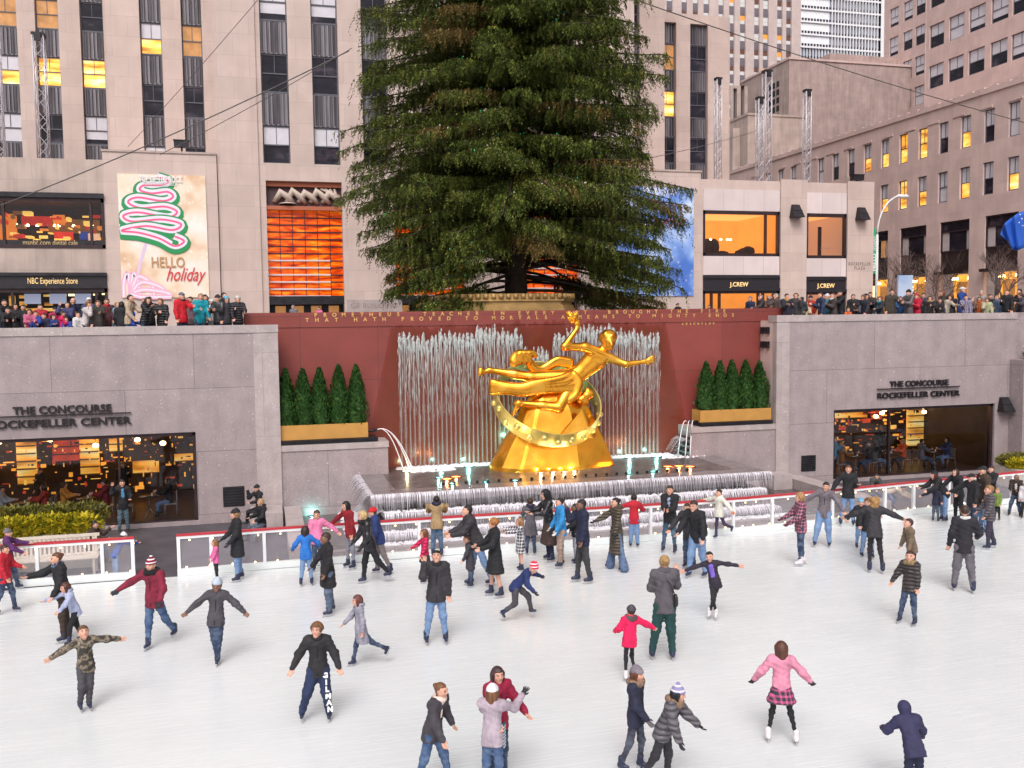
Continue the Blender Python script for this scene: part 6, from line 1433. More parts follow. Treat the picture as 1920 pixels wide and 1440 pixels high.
def make_hand(kind):
    f = Field(.0062, .0055); f.cone((0, 0, .02), (0, 0, -.02), .026, .028, .7, (0, 1, 0)); f.cone((-.012, 0, -.03), (-.012, 0, -.075), .026, .024, .55, (0, 1, 0)); f.cone((.014, 0, -.03), (.014, 0, -.072), .026, .022, .55, (0, 1, 0))
    cu = {'relaxed': .55, 'open': .12, 'fist': 1.5}[kind]
    for k, (x, L_) in enumerate(((-.030, .062), (-.011, .072), (.009, .070), (.028, .054))):
        p = np.array([x, .0, -.082]); a = .12 * (k - 1.5) * (.6 if kind != 'open' else 1.6); ang = 0
        for j in range(3):
            ang += cu * (.45, .5, .4)[j]; d = np.array([sin(a) * cos(ang), sin(ang), -cos(ang) * cos(a)]); e = p + d * L_ * (.42, .32, .26)[j]; f.cone(p, e, .0098 - .001 * j, .0092 - .001 * j, k=.003); p = e
    f.cone((-.026, .004, -.022), (-.052, .014, -.052), .013, .011, k=.004); f.cone((-.052, .014, -.052), (-.055, .022, -.080), .0105, .009, k=.003)
    v, q = f.mesh(); return v, q
HANDS = {k: make_hand(k) for k in ('relaxed', 'open', 'fist')}
def skullshell(r, clipf, h=.014, k=.012, extra=(), nz=.0):
    f = Field(h, k); f.ball((0, -.014, .034), .088 + r, .90, (1, 0, 0)); f.ball((0, .012, .020), .078 + r * .8, .90, (1, 0, 0))
    for e in extra: f.cone(*e)
    return f.mesh(clip=clipf)
def facecut(y0, z0, w_=.07): return lambda X, Y, Z: np.minimum(np.minimum(.03, (Y - y0)), np.minimum(z0 - Z, w_ - np.abs(X)))   # positive inside the face opening
_hc = {}
def hairmesh(kind):
    if kind in _hc: return _hc[kind]
    if kind == 'short': r = skullshell(.012, lambda X, Y, Z: np.maximum(facecut(.02, .062, .2)(X, Y, Z), -.035 - Z + .5 * (Y + .05)))
    elif kind == 'long':
        ex = [((-.05, -.05, .0), (-.055, -.06, -.24), .055, .04), ((.05, -.05, .0), (.055, -.06, -.24), .055, .04), ((0, -.07, 0), (0, -.085, -.30), .065, .045), ((-.085, .02, .03), (-.08, .02, -.14), .026, .018), ((.085, .02, .03), (.08, .02, -.14), .026, .018)]
        r = skullshell(.016, facecut(.025, .066, .068), extra=ex)
    elif kind == 'bob':
        ex = [((-.06, -.03, 0), (-.065, -.03, -.11), .05, .035), ((.06, -.03, 0), (.065, -.03, -.11), .05, .035), ((0, -.07, 0), (0, -.07, -.11), .06, .045)]
        r = skullshell(.018, facecut(.02, .060, .066), extra=ex)
    elif kind == 'curly':
        R = np.random.default_rng(3); ex = []
        for _ in range(46):
            a = R.uniform(0, 2 * pi); z = R.uniform(-.16, .10); rr_ = .10 if z > -.05 else .085
            if sin(a) > .35 and z < .075: continue
            ex.append(((rr_ * cos(a), rr_ * sin(a) - .02, z), (rr_ * 1.1 * cos(a), rr_ * 1.1 * sin(a) - .02, z - .03), .026, .02))
        r = skullshell(.016, facecut(.035, .055, .062), extra=ex)
    elif kind == 'bun': r = skullshell(.010, lambda X, Y, Z: np.maximum(facecut(.015, .066, .2)(X, Y, Z), -.05 - Z + .4 * (Y + .05)), extra=[((0, -.105, .055), (0, -.115, .06), .036, .034)])
    elif kind == 'pony': r = skullshell(.010, lambda X, Y, Z: np.maximum(facecut(.015, .066, .2)(X, Y, Z), np.where(Y < -.095, -1, -.05 - Z + .4 * (Y + .05))), extra=[((0, -.10, .04), (0, -.135, .0), .026, .030), ((0, -.135, .0), (0, -.125, -.19), .032, .014)])
    elif kind == 'wild': r = skullshell(.020, facecut(.03, .058, .066), extra=[((.07 * cos(a), .07 * sin(a) - .02, .05), (.10 * cos(a), .10 * sin(a) - .02, .035 + .02 * sin(a * 5)), .03, .016) for a in [k * .55 for k in range(12)]])
    elif kind == 'beanie': r = skullshell(.024, lambda X, Y, Z: .030 - Z - .15 * Y * 0 + .10 * (Y * -1) * 0, extra=[((0, -.02, .06), (0, -.03, .115), .07, .045)])
    elif kind == 'pom': v, q = skullshell(.024, lambda X, Y, Z: .030 - Z, extra=[((0, -.02, .06), (0, -.025, .11), .07, .04), ((0, -.025, .165), (0, -.025, .166), .034, .034)]); r = (v, q)
    elif kind == 'cap': r = skullshell(.018, lambda X, Y, Z: .045 - Z, extra=[((-.03, .09, .052), (-.028, .150, .048), .020, .016), ((.03, .09, .052), (.028, .150, .048), .020, .016), ((0, .09, .054), (0, .158, .049), .020, .016)])
    elif kind == 'hood': r = skullshell(.034, facecut(.045, .075, .062), extra=[((0, -.03, -.06), (0, -.04, -.13), .095, .10)])
    elif kind == 'hooddown':
        f = Field(.016, .014)
        for k in range(9): a = pi * (1.0 + k / 8); f.ball((.095 * cos(a), -.03 + .10 * sin(a), -.13 - .01 * abs(k - 4) * -1), .042)
        r = f.mesh()
    elif kind == 'scarf':
        f = Field(.014, .012); n = 14
        for k in range(n): a = 2 * pi * k / n; f.cone((.075 * cos(a), .005 + .078 * sin(a), -.125 + .012 * sin(3 * a)), (.075 * cos(a + .45), .005 + .078 * sin(a + .45), -.125 + .012 * sin(3 * a + 1.3)), .030, .030)
        f.cone((.03, .085, -.14), (.045, .115, -.40), .030, .026, .5, (0, 1, 0)); r = f.mesh()
    elif kind == 'collar':
        f = Field(.015, .012)
        for k in range(14): a = 2 * pi * k / 14; f.ball((.088 * cos(a), -.005 + .085 * sin(a), -.135), .032)
        r = f.mesh()
    elif kind == 'furcollar':
        f = Field(.015, .010); R = np.random.default_rng(5)
        for k in range(34): a = 2 * pi * k / 34; f.ball((.11 * cos(a), -.01 + .105 * sin(a), -.135 + R.uniform(-.02, .02)), .042 + R.uniform(-.008, .012))
        r = f.mesh()
    elif kind == 'glasses': 
        f = Field(.006, .004)
        for s in (-1, 1): f.ball((.033 * s, .092, .014), .019, .25, (0, 1, 0)); f.cone((.05 * s, .085, .018), (.086 * s, .0, .018), .004, .004)
        r = f.mesh()
    _hc[kind] = r; return r
def nrm(v): v = np.array(v, float); return v / np.linalg.norm(v)
X_, Y_, Z_ = np.eye(3)
PCOUNT = 0
def person(foot=None, top=None, face=0, label='', H=None, loc=None, lean=0, side=0, la=(5, 8, 15), ra=(5, 8, 15), ll=(0, 3, 3), rl=(0, 3, 3), sit=False, child=0.0, skin=0, head=(0, 0), hair='short', hcol=(.05, .03, .02), hat=None, hatcol=(.1, .1, .1), hatm='cloth',
           top_='cloth', tcol=(.05, .05, .05), hem='hip', pcol=(.05, .09, .2), pm='denim', pw=1.0, neck=None, ncol=(.2, .2, .2), neckm='cloth', neck2=None, gl=False, shoe='skate', bulk=1.0, skirt=None, scol=(.03, .03, .03), hands=('relaxed', 'relaxed'), lo=False, group='skaters on the rink', flare=1.0, bag=None, glasses=False, legs=True, rz=None, shirt=None, extra=None, hipz=None, bare=False):
    """pose: lean/side of trunk in degrees; arms (forward, outward, elbow bend[, hint]); legs (forward, outward, knee bend)"""
    global PCOUNT
    PCOUNT += 1
    if loc is None: p0 = onZ(foot[0], foot[1], 0); loc = (p0.x, p0.y, 0)
    S_ = 1.0
    hs = 1.0 + .32 * child; hz_ = 1.62 - .0 * child; wid = 1 - .10 * child
    pel = np.array([0, 0, .93]); tl_ = radians(lean); sd_ = radians(side)
    Rt = rotm('Z', 0) @ rotm('Y', sd_) @ rotm('X', -tl_)
    up = Rt @ Z_; fw = Rt @ Y_; rt = Rt @ X_
    wa = pel + up * .17; ch = pel + up * .38; sh = pel + up * .52; nk = pel + up * .58 + fw * .01; hy, hp = radians(head[0]), radians(head[1])
    Rh = Rt @ rotm('X', tl_ * .6) @ rotm('Z', hy) @ rotm('X', -hp)
    hd_ = nk + up * .06 + (Rh @ Z_) * .065 * hs + (Rh @ Y_) * .015
    shw = .175 * wid * (.95 + .05 * bulk)
    def limb(base, s, a, L1, L2, kind):
        f_, o_, b_ = radians(a[0]), radians(a[1]), radians(a[2])
        d1 = nrm(X_ * s * sin(o_) + Y_ * sin(f_) * cos(o_) - Z_ * cos(f_) * cos(o_))
        if kind == 'arm': d1 = nrm(Rt @ rotm('X', tl_ * .75) @ d1); hint = (Y_ * 1.0 - X_ * s * .35 + Z_ * .1) if len(a) < 4 else {'up': Z_ * 1.0 + Y_ * .3, 'in': -X_ * s + Y_ * .5, 'back': -Y_, 'out': X_ * s}[a[3]]
        else: hint = -Y_
        n_ = hint - d1 * (hint @ d1); n_ = nrm(n_) if np.linalg.norm(n_) > 1e-3 else Z_
        if kind == 'arm' and len(a) < 4 and f_ > radians(50): n_ = nrm(n_ + Z_ * .6 - d1 * (Z_ @ d1) * .6)
        d2 = nrm(d1 * cos(b_) + n_ * sin(b_)); e = base + d1 * L1; return base, e, e + d2 * L2, d2
    A = [limb(sh + rt * shw * s, s, a, .285, .255, 'arm') for s, a in ((-1, la), (1, ra))]      # person's left is -x when facing +y
    Lg = [limb(pel + X_ * .085 * s * wid - Z_ * .04, s, a, .42, .41, 'leg') for s, a in ((-1, ll), (1, rl))]
    feet = []
    for (_, kn, an, d2), a in zip(Lg, (ll, rl)):
        fy = nrm(Y_ - d2 * (Y_ @ d2)); tilt = a[2] > 25 or abs(a[0]) > 30
        fdir = fy if tilt and not sit else nrm(Y_ * .98 + np.array([fy[0] * .1, 0, 0])); feet.append((an, fdir))
    ext = .075 if shoe in ('skate', 'skatew') else .045
    zmin = min(an[2] - .055 - ext + min(0, fd[2] * .18) for an, fd in feet) if hipz is None else 0
    # scale so that the top of the head reaches the measured height
    crown_z = hd_[2] + .115 * hs - zmin
    if hipz is not None: crown_z = 1.75
    if H is None:
        d0 = loc[1] - CAM.y; pt = onY(foot[0], top, loc[1] + .0); H = pt.z - loc[2]
    Sc = H / crown_z
    if rz is None:
        phi = atan2(CAM.y - loc[1], CAM.x - loc[0]); rz = phi + radians(face) - pi / 2
    r = thing('person', label, 'person', loc, rz, group)
    mid = np.array([(feet[0][0][0] + feet[1][0][0]) / 2, (feet[0][0][1] + feet[1][0][1]) / 2 + .03, 0]) if not sit else np.zeros(3)
    T0 = -mid - Z_ * zmin
    if hipz is not None: T0 = np.array([0, 0, hipz / Sc - pel[2]])
    def put(v): return (np.asarray(v) + T0) * Sc
    hC = .034 if lo else .024
    skm = SKIN2 if skin else SKIN
    # ---- body: one mesh: trunk, limbs, head and hands
    f = Field(hC * 1.15, .025); f.cone(pel, wa, .115, .10, .75, fw); f.cone(wa, sh - up * .06, .105, .125, .72, fw); f.cone(sh - rt * shw * .8, sh + rt * shw * .8, .055, .055); f.cone(sh, nk + up * .05, .060, .052)
    for b, e, w_, d in A: f.cone(b, e, .044, .036); f.cone(e, w_, .038, .028)
    lw = 1 if bare else .62 * min(pw, 1)
    for b, k_, an, d in Lg: f.cone(b, k_, .078 * lw, .052 * lw); f.cone(k_, an, .052 * lw, .036 * lw)
    v, q = f.mesh(); parts = [(put(v), q, 0)]
    hv, hq, hm = HEAD; parts.append((put(hv @ (Rh * hs).T + hd_), hq, hm))
    for i, (b, e, w_, d) in enumerate(A):
        s = (-1, 1)[i]; hv2, hq2 = HANDS[hands[i]]; zax = -d; xax = nrm(np.cross(Y_ * 1.0 + X_ * s * .3, zax)) if abs(zax @ Y_) < .95 else X_; yax = np.cross(zax, xax)
        Rm = np.stack([xax * (1 if s > 0 else 1), yax, zax], 1); v2 = hv2 * np.array([s, 1, 1]); q2 = hq2 if s > 0 else hq2[:, ::-1]
        parts.append((put(v2 @ Rm.T * (1.04 if not gl else 1.15) + w_), q2, 4 if gl else 0))
    body = npmesh('body', parts, [skm, EYEM, LIPM, BROWM, GLOVE if gl is True or not gl else gl], r)
    def part(name, F_, m, col=None, disp=None, clip=None, mi=0):
        v, q = F_.mesh(disp=disp, clip=clip); 
        if not len(q): return None
        o = npmesh(name, [(put(v), q, 0)], [m], r)
        if col: o.color = (*col, 1)
        return o
    ph = PCOUNT * 1.7
    wr = lambda X, Y, Z: .006 * np.sin(X * 31 + Z * 43 + ph) * np.sin(Y * 27 + Z * 19 + ph) + .005 * np.sin(Z * 60 + X * 25 + ph * 2)
    # ---- trousers or tights
    if legs and not bare:
        f = Field(hC, .022); f.cone(pel + up * .05, pel - Z_ * .02, .135 * bulk ** .5, .13 * bulk ** .5, .82, Y_)
        for b, k_, an, d in Lg:
            f.cone(b, k_, .098 * pw, .070 * pw); f.cone(k_, an - nrm(an - k_) * (.02), .068 * pw, .052 * pw * flare)
            if flare > 1.2: f.cone(k_ * .4 + an * .6, an + nrm(an - k_) * .05, .060 * pw, .070 * pw * flare * .8)
        part('trousers', f, PM[pm], pcol, wr)
    if skirt:
        f = Field(hC, .03); L_ = skirt
        for s in (-1, 1): f.cone(pel + X_ * .05 * s, pel + X_ * .085 * s - Z_ * L_ + (Lg[0][1] + Lg[1][1] - 2 * pel)[1] * Y_ * .15, .125, .15 + L_ * .12)
        zc = pel[2] - L_; part('skirt', f, PM['cloth'] if skirt > .3 else PM['plaid'], scol, wr, lambda X, Y, Z: zc - Z)
    # ---- jacket, sleeves included
    th = .024 * bulk
    f = Field(hC, .026); f.cone(pel + up * .04, wa, .118 + th, .112 + th, .80, fw); f.cone(wa, sh - up * .08, .112 + th, .130 + th, .78, fw); f.cone(sh - rt * shw * .85 - up * .01, sh + rt * shw * .85 - up * .01, .058 + th, .058 + th); f.cone(sh, nk + up * (.025 if not neck else .0), .078 + th * .6, .062 + th * .5)
    for b, e, w_, d in A: f.cone(b, e, .050 + th, .042 + th); f.cone(e, w_ - d * .005, .044 + th, .033 + th * .9)
    cz = None
    if hem == 'hip':
        for s in (-1, 1): f.cone(pel + X_ * .035 * s + up * .02, pel + X_ * .075 * s - up * (.26 if lean <= 30 else .08), .108 + th, .104 + th + .03 * max(0, pw - 1), .95, Y_)
    elif hem == 'coat' or hem == 'long':
        L_ = .34 if hem == 'coat' else .55; avg = ((Lg[0][1] + Lg[1][1]) / 2 - pel)
        for s in (-1, 1): f.cone(pel + X_ * .04 * s, pel + X_ * .075 * s + np.array([0, avg[1] * L_ / .42 * .7, -L_]), .115 + th, .140 + th)
        zc = pel[2] - L_ - .02; cz = lambda X, Y, Z: zc - Z
    elif hem == 'waist': f.cone(pel + up * .04, pel - up * .14, .122 + th, .132 + th, .86, fw)
    if cz is None:
        hz0 = pel - up * (.16 if hem == 'hip' else .03); un = up
        low = max(.0, 0)
        def cz(X, Y, Z, c=hz0, n=un):
            dd = (c[0] - X) * n[0] + (c[1] - Y) * n[1] + (c[2] - Z) * n[2]; rad = (X - c[0]) ** 2 + (Y - c[1]) ** 2
            return np.where(rad < .24 ** 2, dd, -1.0) if not (abs(lean) > 30) else dd * 0 - 1
    jk = part('jacket', f, PM[top_], tcol, wr, cz)
    if not shirt and top_ in ('cloth', 'puff', 'leather') and hem != 'waist' and not lo and tcol[0] < .7:
        q = MB(); P_ = [put(nk - up * .02 + fw * (.085 + th * .5)), put(sh - up * .12 + fw * (.105 + th)), put(wa + fw * (.095 + th)), put(pel - up * (.10 if hem == 'hip' else .2) + fw * (.118 + th))]
        q.tube(P_, .0075 * Sc, 5); zp = q.build('zip', METAL); zp.parent = r
    if shirt: 
        f = Field(hC, .02); f.cone(sh - up * .04 + fw * .095, pel + up * .15 + fw * .080, .072, .068, .5, fw); part('shirt_front', f, PM['cloth'] if shirt[0] != 's' else PM['stripe'], shirt[-1] if isinstance(shirt[-1], tuple) else shirt)
    # ---- hair, hats, neckwear share the head's frame
    def headpart(name, kind, m, col):
        hv_, hq_ = hairmesh(kind); o = npmesh(name, [(put(hv_ @ (Rh * hs).T + hd_), hq_, 0)], [m], r); o.color = (*col, 1); return o
    def neckpart(name, kind, m, col):
        hv_, hq_ = hairmesh(kind); k_ = 1 + .12 * (bulk - 1); o = npmesh(name, [(put(hv_ @ (Rt * k_).T + nk + up * .135), hq_, 0)], [m], r); o.color = (*col, 1); return o
    if hair: headpart('hair', hair, HAIRM, hcol)
    if hat: headpart({'hood': 'hood', 'cap': 'cap'}.get(hat, 'hat'), hat, PM[hatm], hatcol)
    if glasses: headpart('glasses', 'glasses', EYEM, (0, 0, 0))
    for nk_, c_ in ((neck, ncol), (neck2, ncol)):
        if nk_: neckpart({'scarf': 'scarf', 'collar': 'collar', 'furcollar': 'fur_collar', 'hooddown': 'hood'}[nk_], nk_, PM['fur'] if nk_ == 'furcollar' else PM[neckm], c_)
    # ---- skates or shoes
    if legs:
        for an, fd in feet:
            sdv = nrm(np.cross(fd, Z_)); upf = np.cross(sdv, fd); f = Field(.020 if not lo else .03, .014)
            f.cone(an + upf * .10, an - upf * .01, .056, .052); f.cone(an - upf * .025 - fd * .03, an + fd * .115 - upf * .040, .044, .037, .9, sdv)
            m = {'skate': BOOT, 'skatew': BOOTW, 'shoe': SHOE}[shoe]; bo = part('skate' if shoe != 'shoe' else 'shoe', f, m)
            if shoe != 'shoe' and bo is not None:
                q = MB(); c0 = an - upf * .070; 
                for a_, b_, z0, z1, w_ in ((-.075, .165, -.052, -.034, .004), (-.05, -.01, -.036, -.004, .010), (.07, .12, -.036, .0, .010)):
                    P = [put(c0 + fd * aa + sdv * ww + upf * zz) for zz in (z0, z1) for aa, ww in ((a_, -w_), (b_, -w_), (b_, w_), (a_, w_))]
                    q.add(P, [(0, 3, 2, 1), (4, 5, 6, 7), (0, 1, 5, 4), (1, 2, 6, 5), (2, 3, 7, 6), (3, 0, 4, 7)])
                bl = q.build('blade', BLADE); bl.parent = bo
    if bag:
        f = Field(.02, .02); c_ = pel + rt * .17 * bag[0] + up * .02 - fw * .08; f.cone(c_, c_ + up * .10, .075, .065, .6, rt)
        v, q = f.mesh(); o = npmesh('shoulder_bag', [(put(v), q, 0)], [PM['leather']]); o.color = (.02, .02, .02, 1); o.location = loc; o.rotation_euler = (0, 0, rz); tag(o, bag[1], 'bag')
        q = MB(); P = [put(x) for x in (c_ + up * .12, ch + fw * .0 + rt * .16 * bag[0] * .4 - fw * .17, sh + up * .05 - rt * .12 * bag[0], ch + fw * .18 - rt * .02, pel + up * .12 + fw * .14 + rt * .12 * bag[0], c_ + up * .1)]
        q.tube(P, .010 * Sc, 5); s_ = q.build('strap', METAL); s_.parent = o
    if extra: extra(r, put, dict(A=A, hd=hd_, sh=sh, pel=pel, up=up, fw=fw, rt=rt, Lg=Lg, nk=nk, ch=ch))
    return r
# colours
BLK_ = (.012, .012, .016); CHAR = (.035, .032, .040); NAVY = (.012, .016, .05); DGREY = (.07, .065, .08); GREY = (.19, .18, .21); LGREY = (.38, .37, .42); JEAN = (.03, .07, .17); JEANL = (.13, .22, .40); JEAND = (.012, .025, .07)
BRN = (.05, .03, .022); TAN = (.36, .24, .12); HB = (.045, .022, .012); HBL = (.42, .25, .10); HOR = (.42, .16, .04); HDK = (.010, .008, .008); MAG = (.62, .01, .10); PINK = (.75, .16, .36); REDC = (.40, .012, .02)
P = person
# --- left part of the rink
P((12, 1150), 1022, 60, 'person in a red jacket and dark jeans cut off by the left edge', la=(20, 15, 60), ra=(10, 10, 20), tcol=(.50, .01, .03), pcol=JEAND, ll=(15, 3, 10), rl=(-12, 4, 8), hcol=HB)
P((22, 1108), 992, 80, 'person in a purple jacket and grey knit hat at the left edge by the barrier', tcol=(.10, .02, .12), pcol=JEAND, hair=None, hat='beanie', hatcol=(.16, .15, .16), la=(60, 10, 20), ra=(40, 10, 20), ll=(18, 3, 10), rl=(-8, 3, 5))
P((122, 1200), 1035, 285, 'woman in a black coat with a blue checked scarf reaching one arm left', tcol=BLK_, pcol=BRN, pm='cloth', pw=1.15, hair='bun', hcol=(.16, .06, .03), neck='scarf', ncol=(.16, .25, .42), neckm='plaid', lean=6, ra=(62, 22, 25), la=(12, 10, 25), ll=(8, 4, 8), rl=(-6, 5, 4), bulk=1.25)
P((140, 1207), 1090, 290, 'girl in a pale blue hoodie and striped black track trousers stretching her arm left', child=.5, tcol=(.42, .46, .66), pcol=BLK_, pm='cloth', hair='long', hcol=(.10, .035, .025), neck='hooddown', ncol=(.42, .46, .66), ra=(75, 18, 5), la=(45, 20, 15), lean=18, ll=(28, 4, 22), rl=(-8, 4, 12))
P((160, 1334), 1173, 12, 'boy in a camouflage jacket and grey track trousers with both arms stretched wide', child=.6, top_='camo', pcol=DGREY, pm='cloth', pw=1.12, hcol=(.16, .08, .04), la=(4, 78, 8), ra=(4, 72, 10), lean=4, side=2, head=(0, -18), ll=(2, -3, 4), rl=(10, 4, 26), hem='hip', bulk=1.15, hands=('open', 'open'))
P((302, 1211), 1044, 330, 'person in a maroon jacket with a striped knit hat and dark scarf', tcol=(.22, .012, .04), hair='short', hcol=HDK, hat='pom', hatm='stripe', hatcol=(.22, .012, .04), neck='furcollar', ncol=BLK_, pcol=JEAN, ra=(35, 52, 8), la=(12, 14, 28), ll=(-20, 8, 18), rl=(8, 2, 4), gl=True, bulk=1.1, lean=4)
P((408, 1246), 1086, 350, 'boy in a dark grey jacket and pale cap gliding with arms held low and wide', child=.4, tcol=DGREY, top_='cloth', pcol=JEAND, hair=None, hat='beanie', hatcol=(.45, .52, .62), la=(8, 50, 5), ra=(8, 48, 5), ll=(6, -5, 6), rl=(0, -6, 8), side=-4, skin=1, pw=1.05, extra=lambda r, put, J: None)
P((406, 1090), 1012, 275, 'little girl in bright pink by the barrier, behind the boy in the pale cap', child=.9, tcol=(.80, .16, .40), pcol=BLK_, pm='cloth', hair='long', hcol=(.30, .14, .05), la=(15, 10, 15), ra=(15, 12, 20), hem='hip')
P((447, 1089), 955, 280, 'woman in a long black coat and black hat facing left by the barrier', tcol=BLK_, hem='coat', hair='bob', hcol=(.35, .20, .09), hat='beanie', hatcol=BLK_, pcol=JEANL, ra=(18, 10, 35), la=(12, 10, 30), ll=(6, 3, 6), rl=(-5, 3, 4), gl=True)
def letters_leg(r, put, J):
    b, k_, an, d = J['Lg'][0]
    for i, ch in enumerate('GILMAN'):
        t = (i + .7) / 6.4; p = (b * (1 - 2 * t) + k_ * 2 * t) if t < .5 else (k_ * (2 - 2 * t) + an * (2 * t - 1)); rad = .112 - .030 * t
        w_ = put(p + np.array([-.035, rad, -.03]))
        o = text('leg_letter', ch, (0, 0, 0), .125, TWH, None, rot=(pi / 2, 0, pi), ext=.006, align='CENTER', bold=.008); o.parent = r; o.location = tuple(w_)
P((592, 1352), 1165, 355, 'boy in a black sweatshirt and navy sweatpants with white letters down one leg', child=.25, tcol=(.022, .02, .024), pcol=(.02, .035, .10), pm='cloth', pw=1.25, hair='wild', hcol=(.20, .09, .035), la=(6, 26, 22), ra=(4, 32, 18), ll=(0, 6, 4), rl=(4, 16, 14), neck='collar', ncol=BLK_, head=(-12, -8), lean=6, extra=letters_leg, hem='hip', bulk=1.1)
P((597, 1072), 957, 350, 'girl in a pale pink hoodie leaning back on the rail', child=.4, tcol=(.80, .22, .42), pcol=JEAND, hair='pony', hcol=(.10, .04, .03), la=(-20, 50, 15), ra=(5, 12, 20), head=(0, 5))
P((575, 1098), 988, 170, 'girl in a bright blue jacket with pale stripes, seen from behind', child=.7, tcol=(.02, .17, .60), pcol=JEANL, hair='bob', hcol=(.03, .015, .015), la=(10, 35, 20), ra=(30, 40, 15), ll=(-4, 5, 8), rl=(2, 6, 6), bulk=1.1)
P((618, 1152), 999, 285, 'person in a dark knee length coat and baggy jeans, facing left', child=.2, tcol=(.014, .012, .016), hem='coat', pcol=(.06, .08, .13), pw=1.2, hair='short', hcol=HB, skin=1, la=(4, 10, 20), ra=(25, 12, 15), ll=(4, 4, 5), rl=(-6, 4, 5))
P((656, 1066), 940, 300, 'woman with long black hair in a dark red sweater and grey trousers at the rail', tcol=(.30, .010, .02), pcol=GREY, pm='denim', hair='long', hcol=HDK, ra=(30, 40, 5), la=(2, 6, 5), ll=(2, 4, 2), rl=(2, 4, 2), lean=8, bulk=.7, pw=.85, skin=0)
P((704, 1093), 956, 290, 'blonde woman in a black leather jacket with fur collar, striding left', tcol=BLK_, top_='leather', pcol=BLK_, pm='cloth', hair='bob', hcol=(.62, .44, .20), neck='furcollar', ncol=BLK_, lean=12, la=(8, 12, 30), ra=(10, 14, 35), ll=(-22, 4, 20), rl=(12, 4, 8), gl=True)
P((718, 1076), 952, 275, 'person with a red knit hat and navy backpack jacket behind the blonde woman', tcol=(.02, .04, .16), pcol=(.24, .20, .20), pm='cloth', hair='short', hat='beanie', hatcol=(.62, .01, .02), lean=12, ll=(-14, 4, 10), rl=(8, 4, 8), bulk=1.4)
P((692, 1247), 1114, 285, 'girl in a pale grey tunic striding left with one leg kicked back', child=.4, tcol=(.30, .29, .36), hem='coat', pcol=JEAND, hair='long', hcol=(.14, .04, .035), neck='hooddown', ncol=(.30, .29, .36), la=(-6, 10, 12), ra=(30, 12, 20), ll=(-38, 4, 22), rl=(14, 2, 4), lean=4, bulk=.8, pw=.85)
P((800, 1092), 992, 285, 'little girl in a hot pink puffer jacket and black skirt', child=.9, tcol=MAG, top_='puff', pcol=BLK_, pm='cloth', hair='long', hcol=(.22, .08, .04), ra=(42, 14, 25), la=(15, 12, 15), skirt=.28, ll=(10, 3, 10), rl=(-10, 3, 10))
P((820, 1043), 932, 178, 'man in a tan jacket and jeans leaning on the rail with his back turned', tcol=TAN, hem='hip', pcol=(.03, .07, .14), hair='short', hcol=HDK, skin=1, neck='hooddown', ncol=NAVY, la=(55, 14, 60, 'up'), ra=(55, 14, 60, 'up'), lean=10, bulk=1.25)
P((818, 1207), 1034, 5, 'man in a black quilted jacket and blue jeans holding a hand to his face', tcol=CHAR, top_='cloth', pcol=JEANL, hair='short', hcol=HDK, neck='collar', ncol=BLK_, ra=(62, 20, 118, 'up'), la=(4, 8, 5), ll=(3, 6, 3), rl=(3, 8, 6), head=(-10, -22), bulk=1.3, side=-2)
P((900, 1099), 947, 280, 'man in a black jacket and jeans bending to steady a child with both hands', tcol=CHAR, pcol=JEANL, hair='short', hcol=HDK, lean=18, la=(38, 0, 42), ra=(42, 0, 40), ll=(-18, 4, 4), rl=(12, 3, 6), head=(0, -20), bulk=1.2)
P((882, 1100), 1003, 275, 'small child in a dark coat held by the head by the bending man', child=.9, tcol=(.05, .045, .06), pcol=JEAND, hair='short', hcol=(.14, .06, .03), lean=6, hem='coat', la=(20, 5, 10))
P((928, 1119), 972, 283, 'woman with orange hair in a flared knee length black coat and bare legs', tcol=BLK_, hem='coat', bare=True, pcol=BLK_, hair='wild', hcol=HOR, la=(25, 12, 50), ra=(25, 14, 50), ll=(-4, 3, 6), rl=(8, 3, 6), skirt=.42, scol=BLK_, bulk=1.0)
P((976, 1070), 972, 282, 'girl in a black and white plaid dress reaching forward to the woman in front', child=.6, tcol=(.65, .63, .66), top_='plaid', hem='coat', bare=True, hair='long', hcol=(.40, .20, .09), la=(75, 5, 10), ra=(80, 8, 5), neck=None)
P((972, 1163), 1052, 75, 'crouching child in a striped hat with a blue and red jacket and grey trousers', child=.8, tcol=(.015, .03, .13), pcol=DGREY, pm='cloth', pw=1.1, hair=None, hat='beanie', hatm='stripe', hatcol=(.62, .02, .06), lean=42, head=(-30, 25), la=(30, 60, 20), ra=(20, 25, 40), ll=(48, 10, 40), rl=(2, 10, 55), shirt=('c', (.55, .02, .05)), gl=True)
P((995, 1040), 934, 185, 'person in a long striped grey hooded coat at the rail, back turned', child=.3, tcol=(.12, .11, .13), top_='cloth', hem='coat', pcol=JEAND, hair='short', hcol=HB, neck='hooddown', ncol=NAVY, la=(40, 10, 40), ra=(40, 10, 40))
P((1030, 1052), 919, 290, 'person in a black hood and brown skirt coat with red laced skates', tcol=BLK_, top_='leather', pcol=NAVY, pm='cloth', hair=None, hat='hood', hatcol=BLK_, skirt=.55, scol=(.06, .035, .03), ra=(35, 16, 60), la=(35, 12, 60), lean=6)
P((1050, 1063), 934, 285, 'woman in a sky blue jacket and khaki trousers', tcol=(.03, .27, .62), pcol=(.38, .27, .22), pm='cloth', hair='bun', hcol=HDK, la=(8, 10, 25), ra=(10, 12, 25), gl=mat('white_glove', (.6, .6, .6), .8), bulk=1.25, pw=1.15, ll=(8, 3, 8), rl=(-2, 3, 4))
